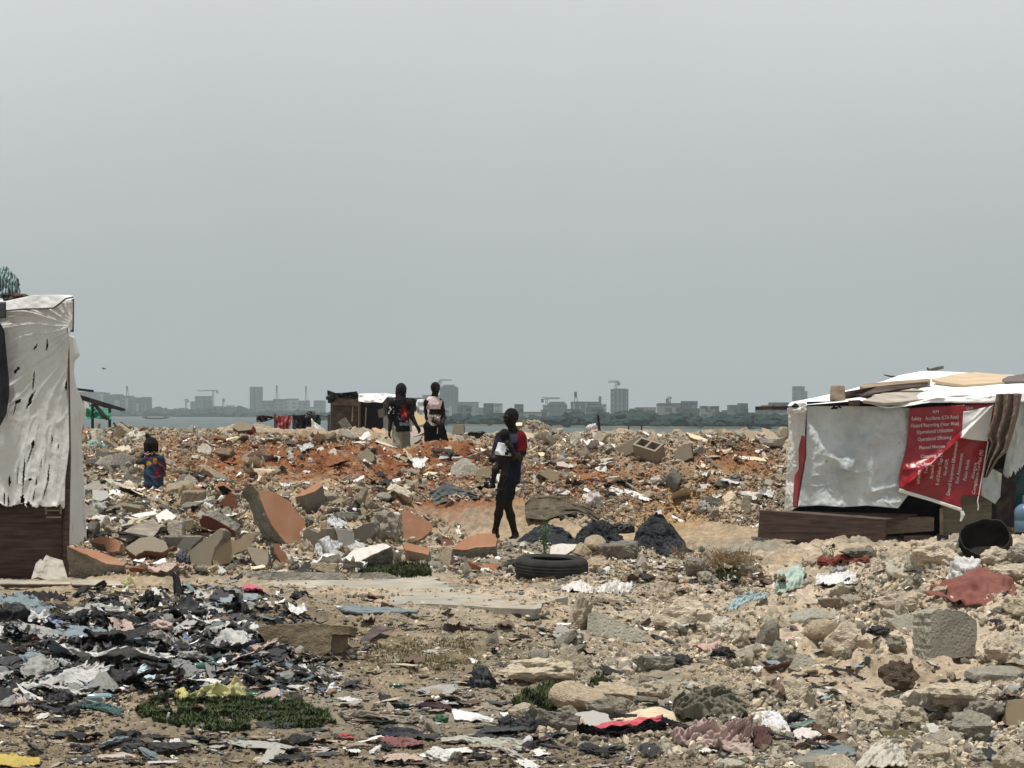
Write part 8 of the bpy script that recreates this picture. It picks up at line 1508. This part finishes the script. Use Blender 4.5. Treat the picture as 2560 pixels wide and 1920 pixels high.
put_litter('heap', 36, (.05, .11, 2.0), [('black', BLK)] * 2 + [('charcoal', DK)], 'burnt_sheet', 'burnt sheet', 'burnt waste', 87, BAGM, (.3, .6), .25)
SCRL = []
for i in range(10):
    V, Fc = scrap_shape(760 + i, 34, 26, (1, 1.4, 2.0, 2.8)[i % 4], (.25, .4, .6)[i % 3], .10); q_ = V; n_ = 1 - np.abs(np.sin((q_[:, 0] * math.cos(i) + q_[:, 1] * math.sin(i)) * (3 + i % 3) + 1.5 * noise2(q_[:, 0] * 1.5, q_[:, 1] * 1.5, 770 + i))); V[:, 2] += .16 * n_ ** 2 * (.4 + .6 * noise2(q_[:, 0], q_[:, 1], 780 + i)) + .06 * fbm2(q_[:, 0] * 4, q_[:, 1] * 4, 790 + i, 3); SCRL.append(mesh('torn_sheet', V, Fc, G['scrap'], smooth=True))
put_litter('heap', 60, (.06, .16, 1.6), [('pale grey', (.42, .42, .40))] * 3 + [('white', (.60, .59, .57))] * 2 + [('black', BLK)] * 4 + [('blue-grey', (.22, .28, .31))] * 2 + [('grey', (.22, .22, .215))] * 2 + [('cream', (.48, .42, .34)), ('pink-beige', (.46, .36, .31)), ('brown', (.16, .11, .08))], 'torn_sheet', 'torn sheet', 'litter', 88, SCRL, (.5, 1.1), .22)
put_litter('front', 26, (.05, .13, 1.6), [('black', BLK)] * 2 + [('charcoal', DK)] * 2 + [('beige', (.36, .30, .22)), ('pale grey', (.42, .41, .38)), ('brown', (.15, .10, .07))], 'torn_sheet', 'torn sheet', 'litter', 89, SCRL, (.15, .4), .05, .004)
put_litter('slope', 30, (.04, .10, 1.8), SC_, 'torn_sheet', 'torn sheet', 'litter', 90, SCRL, (.4, .9), .15)
put_litter('pile', 16, (.06, .16, 1.8), WC_, 'torn_sheet', 'torn sheet', 'litter', 92, SCRL, (.4, .9), .3)
put_litter('far', 26, (.06, .16, 1.8), WC_ + [('dark grey', (.06, .06, .065))] * 3, 'torn_sheet', 'torn sheet', 'litter', 94, SCRL, (.4, .9), .3)
put_litter('front', 140, (.016, .07, 2.1), FC, 'flat_scrap', 'flat scrap', 'litter', 91, SCR, (.10, .40), .06, .004)
put_litter('front', 60, (.02, .06, 2.0), FC, 'clod', 'crumpled clod', 'litter', 93, BAGM, (.5, 1.0), .3)
put_litter('slope', 90, (.02, .07, 2.0), SC_, 'torn_scrap', 'torn scrap', 'litter', 95, SCR, (.2, .7), .25)
put_litter('centre', 60, (.02, .09, 2.0), FC, 'dirt_scrap', 'dirt-covered scrap', 'litter', 97, SCR, (.12, .5), .08, .004)
put_litter('far', 80, (.05, .16, 2.0), WC_, 'mound_scrap', 'mound scrap', 'litter', 99, SCR, (.2, .8), .35)
put_litter('pile', 60, (.04, .12, 2.0), WC_, 'pile_scrap', 'paper scrap', 'litter', 101, SCR, (.3, .9), .4)
put_litter('mid', 45, (.03, .09, 2.0), WC_ + FC, 'ground_scrap', 'ground scrap', 'litter', 103, SCR, (.2, .7), .2)

KEEP[0] = .45
# --- what nobody could count: gravel and crumbs of litter
def merged(name, V0s, F0s, q, s, colr, label, mat, seed, sq=(1, 1, .7), flat=1.0, tilt=3.14, lift=.2):
    r_ = np.random.default_rng(seed); x, Y, z, ok = hits(q[:, 0], q[:, 1]); VV = []; FF = []; CC = []; nb = 0; n = len(q); k = r_.integers(len(V0s), size=n)
    e = np.stack([r_.uniform(-tilt, tilt, n), r_.uniform(-tilt, tilt, n), r_.uniform(0, 6.28, n)], -1)
    cx, sx, cy, sy, cz, sz = np.cos(e[:, 0]), np.sin(e[:, 0]), np.cos(e[:, 1]), np.sin(e[:, 1]), np.cos(e[:, 2]), np.sin(e[:, 2])
    Rm = np.stack([np.stack([cz * cy, cz * sy * sx - sz * cx, cz * sy * cx + sz * sx], -1), np.stack([sz * cy, sz * sy * sx + cz * cx, sz * sy * cx - cz * sx], -1), np.stack([-sy, cy * sx, cy * cx], -1)], 1)
    for t in range(len(V0s)):
        m_ = (k == t) & ok
        if not m_.any(): continue
        S = (s[m_, None] * np.array((1, 1, flat)) * r_.uniform(.7, 1.3, (m_.sum(), 3)))[:, None, :]
        P = np.einsum('nij,nvj->nvi', Rm[m_], V0s[t][None] * S) + np.stack([x[m_], Y[m_], z[m_] + s[m_] * lift], -1)[:, None]
        VV.append(P.reshape(-1, 3)); nv_ = len(V0s[t]); FF.append((F0s[t][None] + (np.arange(m_.sum()) * nv_)[:, None, None] + nb).reshape(-1, F0s[t].shape[1])); CC.append(np.repeat(colr[m_], nv_, axis=0)); nb += m_.sum() * nv_
    return tag(obj(name, np.concatenate(VV), np.concatenate(FF), mat, col=np.concatenate(CC)), label, 'rubble', kind='stuff')
gs1 = [rock_shape(1, 900 + i, .7, 8, .10, 2) for i in range(8)]; gs2 = [rock_shape(1, 920 + i, .2 + .05 * (i % 3), 6, .06, 2, 1 + .3 * (i % 4)) for i in range(8)]
def pick(cols, n, seed, var=.2): r_ = np.random.default_rng(seed); c = np.array(cols)[r_.integers(len(cols), size=n)]; return np.clip(c * r_.uniform(1 - var, 1 + var, (n, 1)), 0, 1)
def gravel(zone, n, sizes, cols, label, seed, shp=gs1, pw=None, red=False, name='rubble'):
    q = sample(n, POLY[zone], seed, pw); s = power(n, *sizes, seed + 1); c = pick(cols, n, seed + 2)
    if red:
        w = redness(q[:, 0], q[:, 1]) > np.random.default_rng(seed).random(n) * 1.1; c[w] = c[w] * .25 + np.array((.225, .108, .055)) * np.random.default_rng(seed + 3).uniform(.5, 1.2, (w.sum(), 1)); s[w] *= .6
    merged(name, [a for a, b in shp], [b for a, b in shp], q, s, c, label, G['rubble'], seed + 4)
GC = [(.30, .275, .23), (.36, .325, .265), (.17, .155, .13), (.27, .205, .14), (.38, .315, .23), (.21, .16, .105), (.26, .175, .11), (.44, .39, .31)]
PC = [(.50, .44, .35), (.42, .36, .27), (.55, .49, .40), (.34, .31, .26), (.28, .25, .2), (.20, .175, .14)]
gravel('far', 30000, (.013, .06, 2.6), GC, 'loose grey rubble covering the far mound', 1001, gs1 + gs2, red=True, pw=lambda x, y: 1 - .84 * redness(x, y))
gravel('pile', 8000, (.011, .06, 2.5), GC, 'loose masonry crumbs between the orange wall slabs', 1011, gs1 + gs2)
gravel('mid', 4200, (.007, .04, 2.5), GC + PC, 'gravel on the trodden ground around the tyre', 1021)
sandy = lambda x, y: np.clip(.12 + 1.1 * ss(-.25, .35, fbm2(x * .006, y * .013, 66, 3)) - 1.3 * gs(x + .4 * y, 2780, 200) * gs(y, 1690, 75) - .8 * gs(x, 2500, 90) * gs(y, 1560, 40), .04, 1)
gravel('slope', 15000, (.005, .036, 2.5), PC, 'pale crumbled rubble on the slope', 1031, pw=sandy)
gravel('centre', 5200, (.004, .025, 2.6), PC + GC, 'grit on the bare sandy ground', 1041)
gravel('front', 4500, (.004, .018, 2.6), [(.26, .215, .155), (.2, .165, .12), (.10, .085, .07), (.16, .13, .1), (.34, .3, .24)], 'grit and clods on the bare dirt', 1051)
gravel('heap', 2500, (.006, .03, 2.5), GC + [(.05, .05, .05)], 'grit between the trash', 1061)
ls = []
for i in range(12):
    V, Fc = scrap_shape(1100 + i, 5, 4, (1, 1.6, 2.5, 4)[i % 4], .5, .35); ls.append((V, Fc))
def crumbs(zone, n, sizes, cols, label, seed, flat=.6, tilt=.5, pw=None):
    q = sample(n, POLY[zone], seed, pw or ZPW.get(zone)); s = power(n, *sizes, seed + 1); merged('litter', [a for a, b in ls], [b for a, b in ls], q, s, pick([c for _, c in cols], n, seed + 2, .3), label, G['litter'], seed + 3, flat=flat, tilt=tilt, lift=.15)
crumbs('heap', 7500, (.007, .035, 2.1), HC_ + [('k', BLK)] * 7 + [('g', (.30, .26, .2))] * 4, 'burnt and torn litter covering the trash heap', 1201, .8, .6)
crumbs('front', 1200, (.006, .035, 2.3), FC, 'small flat litter trodden into the dirt', 1211, .25, .12)
crumbs('slope', 900, (.007, .03, 2.3), SC_, 'small litter bits on the rubble slope', 1221, .6, .4)
crumbs('centre', 700, (.006, .035, 2.3), FC, 'small litter bits on the sandy ground', 1231, .3, .15)
crumbs('far', 1400, (.015, .055, 2.3), WC_ + [('g', (.3, .27, .22)), ('g', (.2, .15, .1))], 'pale litter bits strewn over the far mound', 1241, .5, .6, pw=notred)
crumbs('pile', 800, (.015, .06, 2.3), WC_ + [('g', (.3, .27, .22)), ('g', (.2, .15, .1))], 'paper bits in the orange rubble pile', 1251, .6, .6)
crumbs('mid', 500, (.012, .05, 2.3), WC_ + FC, 'litter bits around the tyre', 1261, .5, .4)

# the same ground carries on to either side of the frame
POLY.update(far_a=[(-460, 1064), (185, 1064), (185, 1240), (-460, 1240)], far_b=[(1960, 1090), (3000, 1090), (3000, 1330), (1960, 1330)], side_b=[(2570, 1370), (3020, 1370), (3020, 1925), (2570, 1925)], side_a=[(-460, 1460), (-10, 1460), (-10, 1925), (-460, 1925)])
gravel('far_a', 5000, (.015, .07, 2.5), GC, 'loose grey rubble behind the tall white hut', 1301, gs1 + gs2); gravel('far_b', 6000, (.015, .07, 2.5), GC, 'loose grey rubble behind the banner hut', 1311, gs1 + gs2)
gravel('side_b', 9000, (.006, .05, 2.4), PC, 'pale crumbled rubble past the chipped grey block', 1321); gravel('side_a', 3000, (.005, .03, 2.5), GC, 'grit past the trash heap', 1331); crumbs('side_a', 2500, (.007, .04, 2.1), HC_, 'torn litter past the trash heap', 1341, .8, .6)
# ------------------------------------------------------------------ the air
m = bpy.data.materials.new('haze'); m.use_nodes = True; n = m.node_tree.nodes; n.remove(n['Principled BSDF'])
pv = n.new('ShaderNodeVolumePrincipled'); pv.inputs['Color'].default_value = (0.79, 0.905, 0.95, 1); pv.inputs['Density'].default_value = 0.00019; pv.inputs['Anisotropy'].default_value = 0.0
m.node_tree.links.new(pv.outputs[0], n['Material Output'].inputs['Volume'])
q = MB(); q.box((0, 2150, 62), (5300, 4400, 140)); o = q.build('haze', m); tag(o, 'thin grey-blue haze over the lagoon and the city', 'haze', kind='stuff')
